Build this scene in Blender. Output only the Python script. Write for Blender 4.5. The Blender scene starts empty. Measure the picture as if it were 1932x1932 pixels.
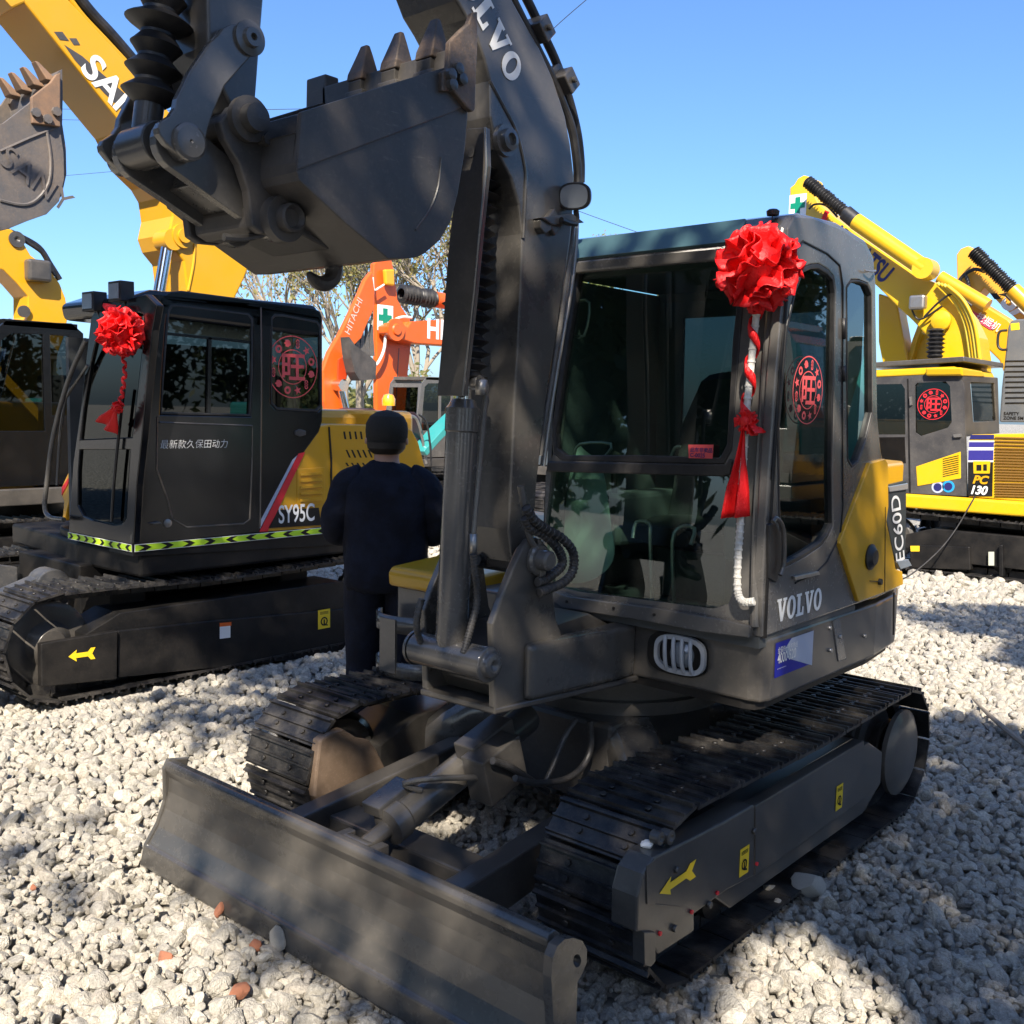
import bpy, bmesh, math, random
import numpy as np
from mathutils import Vector, Matrix, noise
from mathutils.geometry import tessellate_polygon
random.seed(7)
C = bpy.context.scene.collection
SC = bpy.context.scene
R = math.radians
# ------------------------------------------------------------------ camera
CAM = Vector((2.5, -3.6, 1.785)); YAW, PIT, ROL, FPX = .714, -.100, .021, 1917.7
F_ = Vector((-math.sin(YAW)*math.cos(PIT), math.cos(YAW)*math.cos(PIT), math.sin(PIT)))
r_ = Vector((math.cos(YAW), math.sin(YAW), 0)); u_ = r_.cross(F_)
RT = r_*math.cos(ROL)+u_*math.sin(ROL); UP = -r_*math.sin(ROL)+u_*math.cos(ROL)
cam = bpy.data.objects.new("camera", bpy.data.cameras.new("camera")); C.objects.link(cam)
M = Matrix((RT, UP, -F_)).transposed().to_4x4(); M.translation = CAM
cam.matrix_world = M
cam.data.sensor_width = 36; cam.data.lens = 36*FPX/1932; cam.data.clip_end = 2000; cam.data.clip_start = .05
SC.camera = cam
# ------------------------------------------------------------------ light
SUN_AZ = Vector((.62, -.785, 0)).normalized(); SUN_EL = R(41)
SUN = (SUN_AZ*math.cos(SUN_EL)+Vector((0, 0, math.sin(SUN_EL)))).normalized()
world = bpy.data.worlds.new("World"); SC.world = world; world.use_nodes = True
nt = world.node_tree; bg = nt.nodes["Background"]
sky = nt.nodes.new("ShaderNodeTexSky"); sky.sky_type = 'NISHITA'; sky.sun_disc = False
sky.sun_elevation = SUN_EL; sky.sun_rotation = math.atan2(SUN.x, SUN.y)
sky.altitude = 0; sky.air_density = .95; sky.dust_density = 1.3; sky.ozone_density = 10
nt.links.new(sky.outputs[0], bg.inputs[0]); bg.inputs[1].default_value = .105
sl = bpy.data.lights.new("sun", 'SUN'); sl.energy = 4.7; sl.angle = R(.53); sl.color = (1, .90, .76)
so = bpy.data.objects.new("sun", sl); C.objects.link(so)
so.rotation_euler = SUN.to_track_quat('Z', 'Y').to_euler(); so.location = SUN*30
SC.view_settings.view_transform = 'Standard'; SC.view_settings.look = 'None'
SC.view_settings.gamma = 1; SC.view_settings.exposure = 1.22
SC.cycles.max_bounces = 8; SC.cycles.transparent_max_bounces = 24; SC.cycles.transmission_bounces = 8
# ------------------------------------------------------------------ measuring
ZM = dict(A=(0, 0, .35157), B=(377.3, 0, .39063), C=(981.1, 301.9, .39063), D=(1433.9, 301.9, .42977), E=(0, 528.3, .42962),
          F=(603.8, 905.6, .35157), G=(226.4, 1283, .46875), H=(905.6, 1207.5, .53126), I=(943.4, 981.1, .19532),
          J=(1396.2, 792.4, .27344), K=(1169.8, 1433.9, .3125), L=(588.7, 452.8, .23438), M=(0, 717, .3321),
          N=(588.7, 739.6, .289), O=(1645.2, 641.5, .24617), Q=(150.9, 0, .19532), P=(0, 0, 1))
def at(u, v, ax, val):
    """the place on the plane axis = val seen along one direction of the site survey"""
    d = F_+RT*((u-966)/FPX)-UP*((v-966)/FPX)
    return CAM+d*((val-CAM[ax])/d[ax])
def W(z, pts, ax, val):
    o = ZM[z]
    return [at(o[0]+a*o[2], o[1]+b*o[2], ax, val) for a, b in pts]
def W1(z, a, b, ax, val): return W(z, [(a, b)], ax, val)[0]
# ------------------------------------------------------------------ materials
MATS = {}
def mat(name, col, rough=.5, metal=0., dirt=None, dirt_amt=.35, scale=3., bump=0., bscale=60., coat=0., spec=.5, var=.0, rvar=.15, wear=0.):
    if name in MATS: return MATS[name]
    m = bpy.data.materials.new(name); m.use_nodes = True; n = m.node_tree.nodes; l = m.node_tree.links
    b = n["Principled BSDF"]
    b.inputs["Roughness"].default_value = rough; b.inputs["Metallic"].default_value = metal
    b.inputs["Coat Weight"].default_value = coat; b.inputs["Coat Roughness"].default_value = .12
    b.inputs["Specular IOR Level"].default_value = spec
    tc = n.new("ShaderNodeTexCoord")
    if dirt is not None:
        nz = n.new("ShaderNodeTexNoise"); nz.inputs["Scale"].default_value = scale; nz.inputs["Detail"].default_value = 9
        nz.inputs["Roughness"].default_value = .66
        l.new(tc.outputs["Object"], nz.inputs["Vector"])
        cr = n.new("ShaderNodeValToRGB"); cr.color_ramp.elements[0].position = .42; cr.color_ramp.elements[1].position = .72
        cr.color_ramp.elements[0].color = (0, 0, 0, 1); cr.color_ramp.elements[1].color = (dirt_amt,)*3+(1,)
        l.new(nz.outputs[0], cr.inputs[0])
        nf = n.new("ShaderNodeTexNoise"); nf.inputs["Scale"].default_value = scale*22; nf.inputs["Detail"].default_value = 4
        l.new(tc.outputs["Object"], nf.inputs["Vector"])
        c2 = n.new("ShaderNodeValToRGB"); c2.color_ramp.elements[0].position = .55; c2.color_ramp.elements[1].position = .8
        c2.color_ramp.elements[0].color = (0, 0, 0, 1); c2.color_ramp.elements[1].color = (dirt_amt*.6,)*3+(1,)
        l.new(nf.outputs[0], c2.inputs[0])
        ad = n.new("ShaderNodeMath"); ad.operation = 'ADD'; ad.use_clamp = True
        l.new(cr.outputs[0], ad.inputs[0]); l.new(c2.outputs[0], ad.inputs[1])
        mx = n.new("ShaderNodeMix"); mx.data_type = 'RGBA'
        mx.inputs[6].default_value = (*col, 1); mx.inputs[7].default_value = (*dirt, 1)
        l.new(ad.outputs[0], mx.inputs[0]); l.new(mx.outputs[2], b.inputs["Base Color"])
        mr = n.new("ShaderNodeMapRange"); mr.inputs[3].default_value = rough-rvar*.3; mr.inputs[4].default_value = min(1, rough+rvar*2)
        l.new(ad.outputs[0], mr.inputs[0]); l.new(mr.outputs[0], b.inputs["Roughness"])
    else:
        b.inputs["Base Color"].default_value = (*col, 1)
    if wear:
        mp = n.new("ShaderNodeMapping"); mp.inputs["Scale"].default_value = (3, 5, 46); mp.inputs["Rotation"].default_value = (.5, .25, .35); l.new(tc.outputs["Object"], mp.inputs["Vector"])
        ws = n.new("ShaderNodeTexNoise"); ws.inputs["Scale"].default_value = 2.2; ws.inputs["Detail"].default_value = 10; ws.inputs["Roughness"].default_value = .75; l.new(mp.outputs[0], ws.inputs["Vector"])
        wr = n.new("ShaderNodeValToRGB"); wr.color_ramp.elements[0].position = .60; wr.color_ramp.elements[0].color = (0, 0, 0, 1); wr.color_ramp.elements[1].position = .70; wr.color_ramp.elements[1].color = (wear, wear, wear, 1); l.new(ws.outputs[0], wr.inputs[0])
        m2 = n.new("ShaderNodeMix"); m2.data_type = 'RGBA'; m2.inputs[7].default_value = (.22, .19, .16, 1); l.new(wr.outputs[0], m2.inputs[0])
        if dirt is not None: l.new(mx.outputs[2], m2.inputs[6])
        else: m2.inputs[6].default_value = (*col, 1)
        l.new(m2.outputs[2], b.inputs["Base Color"])
    if bump:
        nb = n.new("ShaderNodeTexNoise"); nb.inputs["Scale"].default_value = bscale; nb.inputs["Detail"].default_value = 6
        l.new(tc.outputs["Object"], nb.inputs["Vector"])
        bp = n.new("ShaderNodeBump"); bp.inputs["Strength"].default_value = bump; bp.inputs["Distance"].default_value = .01
        l.new(nb.outputs[0], bp.inputs["Height"]); l.new(bp.outputs[0], b.inputs["Normal"])
    MATS[name] = m
    return m
def glass(name, tint, refl=1.0):
    if name in MATS: return MATS[name]
    m = bpy.data.materials.new(name); m.use_nodes = True; n = m.node_tree.nodes; l = m.node_tree.links
    n.remove(n["Principled BSDF"]); out = n["Material Output"]
    t = n.new("ShaderNodeBsdfTransparent"); t.inputs[0].default_value = (*tint, 1)
    g = n.new("ShaderNodeBsdfGlossy"); g.inputs["Roughness"].default_value = .015; g.inputs[0].default_value = (.95, 1, .98, 1)
    fr = n.new("ShaderNodeLayerWeight"); fr.inputs[0].default_value = .5
    pw = n.new("ShaderNodeMath"); pw.operation = 'POWER'; pw.inputs[1].default_value = 5; l.new(fr.outputs["Facing"], pw.inputs[0])
    mr = n.new("ShaderNodeMath"); mr.operation = 'MULTIPLY_ADD'; mr.inputs[1].default_value = .9*refl; mr.inputs[2].default_value = .085*refl; mr.use_clamp = True
    l.new(pw.outputs[0], mr.inputs[0])
    mx = n.new("ShaderNodeMixShader"); l.new(mr.outputs[0], mx.inputs[0]); l.new(t.outputs[0], mx.inputs[1]); l.new(g.outputs[0], mx.inputs[2])
    l.new(mx.outputs[0], out.inputs[0]); MATS[name] = m
    return m
DUST = (.30, .27, .23)
m_grey = mat("dark_grey_paint", (.060, .057, .053), .30, dirt=(.17, .15, .125), dirt_amt=.38, scale=2.2, coat=.5, bump=.05, bscale=25, wear=.35)
m_frame = mat("charcoal_paint", (.056, .052, .048), .34, dirt=(.17, .15, .125), dirt_amt=.35, scale=3.5, coat=.3)
m_cab = mat("cab_grey_paint", (.092, .087, .081), .28, dirt=DUST, dirt_amt=.18, scale=3, coat=.6)
m_bucket = mat("bucket_grey_paint", (.052, .049, .046), .42, dirt=(.15, .13, .115), dirt_amt=.5, scale=4, bump=.08, bscale=30, wear=.4)
m_black = mat("black_paint", (.007, .007, .0075), .48, dirt=(.07, .06, .05), dirt_amt=.25, scale=4, spec=.3)
m_blackcab = mat("black_cab_paint", (.005, .0055, .007), .22, dirt=(.05, .045, .04), dirt_amt=.12, scale=3, coat=.4, spec=.4)
m_track = mat("track_steel", (.012, .012, .014), .42, metal=.2, dirt=(.16, .145, .125), dirt_amt=.45, scale=9, bump=.15, bscale=90)
m_rubber = mat("black_rubber", (.012, .012, .013), .45, dirt=(.10, .09, .08), dirt_amt=.25, scale=12)
m_hose = mat("hose_rubber", (.03, .03, .03), .42, dirt=(.18, .16, .14), dirt_amt=.4, scale=14)
m_chrome = mat("chrome_rod", (.8, .8, .8), .12, metal=1)
m_steel = mat("bare_steel", (.42, .41, .39), .35, metal=.8, dirt=(.2, .15, .1), dirt_amt=.5, scale=12)
m_tooth = mat("scuffed_tooth_steel", (.085, .07, .06), .5, metal=.2, dirt=(.26, .17, .11), dirt_amt=.8, scale=9, bump=.3, bscale=60)
m_yel = mat("yellow_paint", (.60, .32, .006), .33, dirt=(.42, .28, .07), dirt_amt=.18, scale=2.5, coat=.3)
m_yel2 = mat("orange_yellow_paint", (.66, .33, .008), .35, dirt=(.5, .33, .1), dirt_amt=.2, scale=2.0, coat=.25)
m_yel3 = mat("bright_yellow_paint", (.68, .41, .008), .33, dirt=(.5, .38, .1), dirt_amt=.2, scale=2.0, coat=.25)
m_orange = mat("orange_paint", (.66, .105, .008), .36, dirt=(.45, .15, .06), dirt_amt=.3, scale=1.2, coat=.25)
m_teal = mat("teal_paint", (.02, .27, .26), .35, dirt=(.15, .3, .28), dirt_amt=.3, scale=1.5, coat=.2)
m_white = mat("white_paint", (.78, .78, .76), .4)
m_wrap = mat("white_foam_wrap", (.72, .70, .64), .6, dirt=(.45, .42, .36), dirt_amt=.4, scale=25, bump=.8, bscale=70)
m_red = mat("red_satin", (.78, .010, .012), .46, bump=.35, bscale=140, spec=.45)
m_redpaint = mat("red_print", (.72, .02, .03), .5)
m_stick = mat("pinkish_red_print", (.75, .09, .09), .55)
m_lime = mat("reflective_lime_tape", (.55, .85, .03), .35)
m_ylabel = mat("yellow_label", (.80, .55, .02), .45)
m_blue = mat("blue_print", (.015, .02, .30), .5, spec=.2)
m_navy = mat("dark_navy_print", (.02, .02, .12), .4)
m_silver = mat("silver_print", (.42, .46, .56), .5)
m_green = mat("green_print", (.0, .22, .13), .45)
m_seat = mat("pale_green_plastic", (.30, .38, .32), .35)
m_inner = mat("cab_interior_plastic", (.075, .08, .08), .6)
m_lens = mat("lamp_lens", (.22, .24, .26), .15, coat=1)
m_amber = mat("amber_lens", (.8, .35, .01), .2, coat=1)
m_gl_front = glass("windscreen_glass", (.50, .68, .60), 1.15)
m_gl_side = glass("side_window_glass", (.30, .40, .38), 1.5)
m_gl_dark = glass("dark_window_glass", (.05, .06, .065), .9)
m_gl_black = glass("black_tinted_glass", (.035, .045, .045), .7)
# ------------------------------------------------------------------ objects
INV = {}
def thing(name, label, cat, loc=(0, 0, 0), rz=0., group=None):
    o = bpy.data.objects.new(name, None); C.objects.link(o); o.empty_display_size = .3
    o.location = loc; o.rotation_euler = (0, 0, rz); o["label"] = label; o["category"] = cat
    if group: o["group"] = group
    INV[o.name] = (Matrix.Translation(Vector(loc)) @ Matrix.Rotation(rz, 4, 'Z')).inverted()
    return o
def tag(o, label, cat, group=None, kind=None):
    if label: o["label"] = label
    if cat: o["category"] = cat
    if group: o["group"] = group
    if kind: o["kind"] = kind
    return o
class MB:
    """collects shapes in world coordinates and links them as one mesh"""
    def __init__(s, M=None): s.v = []; s.f = []; s.sm = []; s.M = M
    def _add(s, vs, fs, smooth=False):
        b = len(s.v)
        if s.M is not None: vs = [s.M @ Vector(q) for q in vs]
        s.v += [tuple(q) for q in vs]; s.f += [tuple(b+i for i in q) for q in fs]; s.sm += [smooth]*len(fs)
    def box(s, a, b):
        x0, y0, z0 = a; x1, y1, z1 = b
        vs = [(x0, y0, z0), (x1, y0, z0), (x1, y1, z0), (x0, y1, z0), (x0, y0, z1), (x1, y0, z1), (x1, y1, z1), (x0, y1, z1)]
        s._add(vs, [(0, 3, 2, 1), (4, 5, 6, 7), (0, 1, 5, 4), (1, 2, 6, 5), (2, 3, 7, 6), (3, 0, 4, 7)]); return s
    def obox(s, c, ax, ay, az, hx, hy, hz):
        c, ax, ay, az = map(Vector, (c, ax, ay, az)); ax = ax.normalized()*hx; ay = ay.normalized()*hy; az = az.normalized()*hz
        vs = [c+ax*i+ay*j+az*k for k in (-1, 1) for i, j in ((-1, -1), (1, -1), (1, 1), (-1, 1))]
        s._add(vs, [(0, 3, 2, 1), (4, 5, 6, 7), (0, 1, 5, 4), (1, 2, 6, 5), (2, 3, 7, 6), (3, 0, 4, 7)]); return s
    def prism(s, pts, vec, holes=(), smooth=False):
        vec = Vector(vec); loops = [[Vector(p) for p in pts]]+[[Vector(p) for p in h] for h in holes]
        allp = [p for lp in loops for p in lp]; n = len(allp)
        tris = tessellate_polygon(loops)
        fs = [tuple(t) for t in tris]+[tuple(i+n for i in reversed(t)) for t in tris]
        k = 0
        for lp in loops:
            m = len(lp)
            for i in range(m):
                j = (i+1) % m; fs.append((k+i, k+j, k+j+n, k+i+n))
            k += m
        s._add(allp+[p+vec for p in allp], fs, smooth); return s
    def cyl(s, a, b, r, r2=None, n=20, cap=True):
        a, b = Vector(a), Vector(b); r2 = r if r2 is None else r2
        d = (b-a).normalized(); x = d.orthogonal().normalized(); y = d.cross(x)
        vs = [a+(x*math.cos(t)+y*math.sin(t))*r for t in [2*math.pi*i/n for i in range(n)]]
        vs += [b+(x*math.cos(t)+y*math.sin(t))*r2 for t in [2*math.pi*i/n for i in range(n)]]
        s._add(vs, [(i, (i+1) % n, n+(i+1) % n, n+i) for i in range(n)], True)
        if cap: s._add(vs[:n], [tuple(reversed(range(n)))]); s._add(vs[n:], [tuple(range(n))])
        return s
    def lathe(s, a, d, prof, n=24):
        """prof: (distance along d, radius)"""
        a, d = Vector(a), Vector(d).normalized(); x = d.orthogonal().normalized(); y = d.cross(x); vs = []
        for t, r in prof:
            for i in range(n):
                w = 2*math.pi*i/n; vs.append(a+d*t+(x*math.cos(w)+y*math.sin(w))*max(r, 1e-4))
        fs = [(k*n+i, k*n+(i+1) % n, (k+1)*n+(i+1) % n, (k+1)*n+i) for k in range(len(prof)-1) for i in range(n)]
        s._add(vs, fs, True); return s
    def tube(s, pts, r, n=10, smooth=3, rads=None):
        P = [Vector(p) for p in pts]
        if smooth > 1 and len(P) > 2:
            Q = []; RR = []
            for i in range(len(P)-1):
                p0 = P[max(i-1, 0)]; p1 = P[i]; p2 = P[i+1]; p3 = P[min(i+2, len(P)-1)]
                for k in range(smooth):
                    t = k/smooth
                    Q.append(.5*((2*p1)+(p2-p0)*t+(2*p0-5*p1+4*p2-p3)*t*t+(3*p1-p0-3*p2+p3)*t**3))
                    if rads: RR.append(rads[i]*(1-t)+rads[i+1]*t)
            Q.append(P[-1])
            if rads: RR.append(rads[-1])
            P = Q; rads = RR if rads else None
        vs = []; x = None
        for i, p in enumerate(P):
            d = (P[min(i+1, len(P)-1)]-P[max(i-1, 0)]).normalized()
            if x is None: x = d.orthogonal().normalized()
            x = (x-d*x.dot(d)).normalized(); y = d.cross(x); rr = rads[i] if rads else r
            vs += [p+(x*math.cos(2*math.pi*k/n)+y*math.sin(2*math.pi*k/n))*rr for k in range(n)]
        m = len(P)
        fs = [(i*n+k, i*n+(k+1) % n, (i+1)*n+(k+1) % n, (i+1)*n+k) for i in range(m-1) for k in range(n)]
        s._add(vs, fs, True); s._add(vs[:n], [tuple(reversed(range(n)))]); s._add(vs[-n:], [tuple(range(n))])
        return s
    def loft(s, loops, closed=True, caps=True, smooth=True):
        n = len(loops[0]); vs = [p for lp in loops for p in lp]; K = n if closed else n-1
        fs = [(k*n+i, k*n+(i+1) % n, (k+1)*n+(i+1) % n, (k+1)*n+i) for k in range(len(loops)-1) for i in range(K)]
        s._add(vs, fs, smooth)
        if caps: s._add(loops[0], [tuple(reversed(range(n)))]); s._add(loops[-1], [tuple(range(n))])
        return s
    def build(s, name, m, parent=None, bevel=0., seg=2, loc=None, autos=True):
        me = bpy.data.meshes.new(name); V = s.v
        if parent is not None: I = INV[parent.name]; V = [I @ Vector(q) for q in V]; root = I
        elif loc is not None: root = Matrix.Translation(-Vector(loc)); V = [root @ Vector(q) for q in V]
        else: root = Matrix.Identity(4)
        me.from_pydata([tuple(q) for q in V], [], s.f); me.polygons.foreach_set("use_smooth", s.sm)
        me.materials.append(m); me.validate(); me.update()
        bm = bmesh.new(); bm.from_mesh(me)
        bmesh.ops.remove_doubles(bm, verts=bm.verts, dist=2e-5)
        bmesh.ops.recalc_face_normals(bm, faces=bm.faces)
        for e in bm.edges:
            e.smooth = len(e.link_faces) != 2 or e.calc_face_angle(0) < R(27)
        bm.to_mesh(me); bm.free()
        o = bpy.data.objects.new(name, me); C.objects.link(o)
        if parent is not None: o.parent = parent
        elif loc is not None: o.location = loc
        INV[o.name] = root
        if bevel:
            b = o.modifiers.new("edge", 'BEVEL'); b.width = bevel; b.segments = seg; b.limit_method = 'ANGLE'; b.angle_limit = R(38)
            b.harden_normals = False
        return o
def fan(c, r, n=24, a0=0, a1=360):
    return [(c[0]+r*math.cos(R(a0+(a1-a0)*i/n)), c[1]+r*math.sin(R(a0+(a1-a0)*i/n))) for i in range(n)]
def yz(pts, x): return [Vector((x, y, z)) for y, z in pts]
def bellows(mb, a, b, r, n=12, inner=.62, jit=0, seed=1):
    rn = random.Random(seed); a, b = Vector(a), Vector(b); L = (b-a).length; prof = [(0, r*inner*.8)]
    for i in range(n):
        t = L*(i/n); h = L/n; k = 1+jit*rn.uniform(-1, .6)
        prof += [(t+h*.06, r*inner), (t+h*.42, r*.93*k), (t+h*.5, r*k), (t+h*.58, r*.93*k), (t+h*.94, r*inner)]
    prof.append((L, r*inner*.8)); mb.lathe(a, b-a, prof, 26); return mb
def text(name, s, origin, xd, yd, size, m, parent, bold=0., depth=.0015, sx=1., shear=0., align='LEFT'):
    cu = bpy.data.curves.new(name, 'FONT'); cu.body = s; cu.size = 1; cu.offset = bold; cu.extrude = 0; cu.shear = shear; cu.align_x = align
    o = bpy.data.objects.new(name, cu); C.objects.link(o)
    dg = bpy.context.evaluated_depsgraph_get(); me = bpy.data.meshes.new_from_object(o.evaluated_get(dg))
    bpy.data.objects.remove(o); origin, xd, yd = Vector(origin), Vector(xd).normalized(), Vector(yd).normalized(); zd = xd.cross(yd)
    b = MB()
    vs = [origin+xd*(v.co.x*size*sx)+yd*(v.co.y*size)+zd*depth for v in me.vertices]
    fs = [tuple(p.vertices) for p in me.polygons]; bpy.data.meshes.remove(me)
    b._add(vs, fs); return b.build(name, m, parent)
# ------------------------------------------------------------------ shared machine builders
def atp(z, a, b, p0, n):
    o = ZM[z]; u, v = o[0]+a*o[2], o[1]+b*o[2]
    d = F_+RT*((u-966)/FPX)-UP*((v-966)/FPX); p0, n = Vector(p0), Vector(n)
    return CAM+d*((p0-CAM).dot(n)/d.dot(n))
def stadium(yf, yr, zc, r, sag=.0):
    """closed path (y, z) with its outward normal, sampled finely; starts at top rear, runs forward (towards -y)"""
    pts = []; n = 60
    L = yr-yf
    for i in range(n): t = i/n; pts.append((yr-L*t, zc+r-sag*math.sin(math.pi*t)**2, 0, 1))
    for i in range(n): a = math.pi/2+math.pi*i/n; pts.append((yf+r*math.cos(a), zc+r*math.sin(a), math.cos(a), math.sin(a)))
    for i in range(n): t = i/n; pts.append((yf+L*t, zc-r, 0, -1))
    for i in range(n): a = -math.pi/2+math.pi*i/n; pts.append((yr+r*math.cos(a), zc+r*math.sin(a), math.cos(a), math.sin(a)))
    return pts
def crawler(root, xc, w, yf, yr, r, M=None, nshoe=38, side=1, m=None, detail=True, sag=.02, mf=None):
    """one crawler track: belt with shoes, and its frame, idler, sprocket and rollers below it"""
    m = m or m_track; mf = mf or m_frame
    th = .035*r/.3; zc = r+.012; P_ = stadium(yf, yr, zc, r-th, sag); cum = [0]
    for i in range(len(P_)):
        a, b = P_[i], P_[(i+1) % len(P_)]; cum.append(cum[-1]+math.hypot(a[0]-b[0], a[1]-b[1]))
    tot = cum[-1]; pitch = tot/nshoe; mb = MB(M); x0, x1 = xc-w/2, xc+w/2
    def ev(s):
        s %= tot; i = np.searchsorted(cum, s, side='right')-1; i = min(i, len(P_)-1)
        a, b = P_[i], P_[(i+1) % len(P_)]; t = (s-cum[i])/max(1e-6, cum[i+1]-cum[i]); q = [a[k]*(1-t)+b[k]*t for k in range(4)]
        l = math.hypot(q[2], q[3]); return q[0], q[1], q[2]/l, q[3]/l
    g = th*.62
    prof = [(-.49, 0), (-.49, .25), (-.42, .30), (-.40, 1), (-.35, 1), (-.33, .3), (-.03, .3), (-.015, .8), (.03, .8), (.045, .3), (.33, .3), (.35, .8), (.40, .8), (.42, .3), (.47, .25), (.47, 0)]
    for k in range(nshoe):
        s = (k+.5)*pitch; y, z, ny, nz = ev(s); ty, tz = nz, -ny
        ys, zs = [], []
        for (u, h) in prof:
            uu = u*pitch; hh = (h-.3)*g+.012*(r/.3)
            if h == 0: hh = 0
            ys.append(y-ty*uu+ny*hh); zs.append(z-tz*uu+nz*hh)
        A = [(x0, a, b) for a, b in zip(ys, zs)]; B = [(x1, a, b) for a, b in zip(ys, zs)]; n = len(A)
        mb._add(A+B, [(i, (i+1) % n, n+(i+1) % n, n+i) for i in range(n)])
        mb._add(A, [tuple(range(n))]); mb._add(B, [tuple(reversed(range(n)))])
        # link chain under the shoe
        for xx in (-.055, .055):
            c = (xc+xx, y-ny*.028, z-nz*.028); mb.obox(c, (1, 0, 0), (0, ty, tz), (0, ny, nz), .016, pitch*.47, .028)
        if detail:
            for xx in (-.085, .085):
                for uu in (-.17, .17):
                    c = Vector((xc+xx, y-ty*uu*pitch+ny*.012, z-tz*uu*pitch+nz*.012)); mb.cyl(c, c+Vector((0, ny, nz))*.010, .011, n=6)
    belt = mb.build("crawler_track", m, root)
    f = MB(M); fx0, fx1 = (xc-.13, xc+w/2-.03) if side > 0 else (xc-w/2+.03, xc+.13)
    f.prism([(fx0, y, z) for y, z in [(yf+.16, zc-.07*r/.3), (yf+.16, zc+.05), (yf+.38, zc+.13*r/.3), (yr-.38, zc+.13*r/.3), (yr-.22, zc+.05), (yr-.22, zc-.09), (yr-.4, zc-.17*r/.3), (yf+.3, zc-.17*r/.3)]], (fx1-fx0, 0, 0))
    f.build("track_frame", mf, belt, bevel=.006)
    def wheel(name, y, rr, hub, mt, teeth=0):
        q = MB(M); q.lathe((xc-.06, y, zc), (1, 0, 0), [(0, 0), (0, rr*.86), (.015, rr), (.105, rr), (.12, rr*.86), (.12, rr*.55), (.16, hub), (.17, hub*.9), (.172, 0)], 32)
        s2 = side
        if s2 < 0: q.lathe((xc+.06, y, zc), (-1, 0, 0), [(0, rr*.86), (.12, rr*.55), (.16, hub), (.17, hub*.9), (.172, 0)], 32)
        for k in range(teeth):
            a = 2*math.pi*k/teeth; q.obox((xc, y+math.cos(a)*rr*1.0, zc+math.sin(a)*rr*1.0), (1, 0, 0), (0, -math.sin(a), math.cos(a)), (0, math.cos(a), math.sin(a)), .025, .022, .03)
        return q.build(name, mt, belt)
    wheel("idler", yf, r-th-.055, .09, m_frame); wheel("sprocket", yr, r-th-.075, .13, m_frame, 19)
    n = max(4, int((yr-yf)/.36))
    for k in range(n):
        y = yf+.32+(yr-yf-.64)*k/(n-1); q = MB(M)
        q.lathe((xc-.11, y, zc-r+th+.115), (1, 0, 0), [(0, 0), (0, .06), (.01, .085), (.04, .085), (.05, .06), (.17, .06), (.18, .085), (.21, .085), (.22, .06), (.22, 0)], 18)
        q.build("roller", m_black, belt)
    return belt
def ring_sticker(name, c, xd, yd, Rr, parent, m, glyph=True):
    """round window print: ring, central character and a circle of small charms"""
    c, xd, yd = Vector(c), Vector(xd), Vector(yd); zd = xd.cross(yd).normalized(); b = MB()
    def ring(c0, ro, ri, n=48, h=.001):
        vs = [c0+xd*(ro*math.cos(2*math.pi*i/n))+yd*(ro*math.sin(2*math.pi*i/n))+zd*h for i in range(n)]
        vs += [c0+xd*(ri*math.cos(2*math.pi*i/n))+yd*(ri*math.sin(2*math.pi*i/n))+zd*h for i in range(n)]
        b._add(vs, [(i, (i+1) % n, n+(i+1) % n, n+i) for i in range(n)])
    ring(c, Rr, Rr*.965); ring(c, Rr*.56, Rr*.53, h=.0005)
    for k in range(12):
        a = 2*math.pi*k/12+.26; cc = c+xd*(Rr*.77*math.cos(a))+yd*(Rr*.77*math.sin(a)); q = k % 4; rr = Rr*.13
        if q == 0: ring(cc, rr, rr*.45, 14)
        elif q == 1:
            pts = [cc+xd*(rr*(1.15 if i % 2 else .5)*math.cos(2*math.pi*i/10))+yd*(rr*(1.15 if i % 2 else .5)*math.sin(2*math.pi*i/10))+zd*.001 for i in range(10)]
            b._add(pts, [tuple(range(10))])
        elif q == 2:
            for j in (-.62, 0, .62): ring(cc+yd*(rr*j), rr*.55, rr*.25, 10)
        else:
            pts = [cc+xd*(rr*.9*math.cos(2*math.pi*i/14)*(1+.3*math.sin(3*i)))+yd*(rr*.9*math.sin(2*math.pi*i/14))+zd*.001 for i in range(14)]
            b._add(pts, [tuple(range(14))])
    o = b.build(name, m, parent)
    t = text("lettering", "旺", c-xd*(Rr*.47)-yd*(Rr*.36), xd/xd.length, yd/yd.length, Rr*.98*yd.length, m, o, bold=.02, sx=xd.length/yd.length)
    return o
GLY = {
 'V': ([(0, 1), (.44, 1), (.44, .89), (.35, .89), (.53, .34), (.70, .89), (.60, .89), (.60, 1), (.98, 1), (.98, .89), (.90, .89), (.61, 0), (.39, 0), (.09, .89), (0, .89)], [], 1.0),
 'L': ([(0, 0), (.80, 0), (.80, .38), (.68, .38), (.64, .13), (.42, .13), (.42, .89), (.54, .89), (.54, 1), (0, 1), (0, .89), (.13, .89), (.13, .11), (0, .11)], [], .86),
 'O': ([(.45+.45*math.cos(R(15*i)), .5+.52*math.sin(R(15*i))) for i in range(24)], [[(.45+.19*math.cos(R(15*i)), .5+.37*math.sin(R(15*i))) for i in range(24)]], .94)}
def slab_word(name, s, o, xd, yd, h, m, parent, depth=.002, sx=1.):
    o, xd, yd = Vector(o), Vector(xd).normalized(), Vector(yd).normalized(); zd = xd.cross(yd); b = MB(); x = 0
    for ch in s:
        P_, H, adv = GLY[ch]
        f = lambda q: o+xd*((x+q[0]*.92)*h*sx)+yd*(q[1]*h)+zd*depth
        b.prism([f(q) for q in P_], -zd*.001, [[f(q) for q in hh] for hh in H]); x += adv*.92+.03
    return b.build(name, m, parent)
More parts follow.
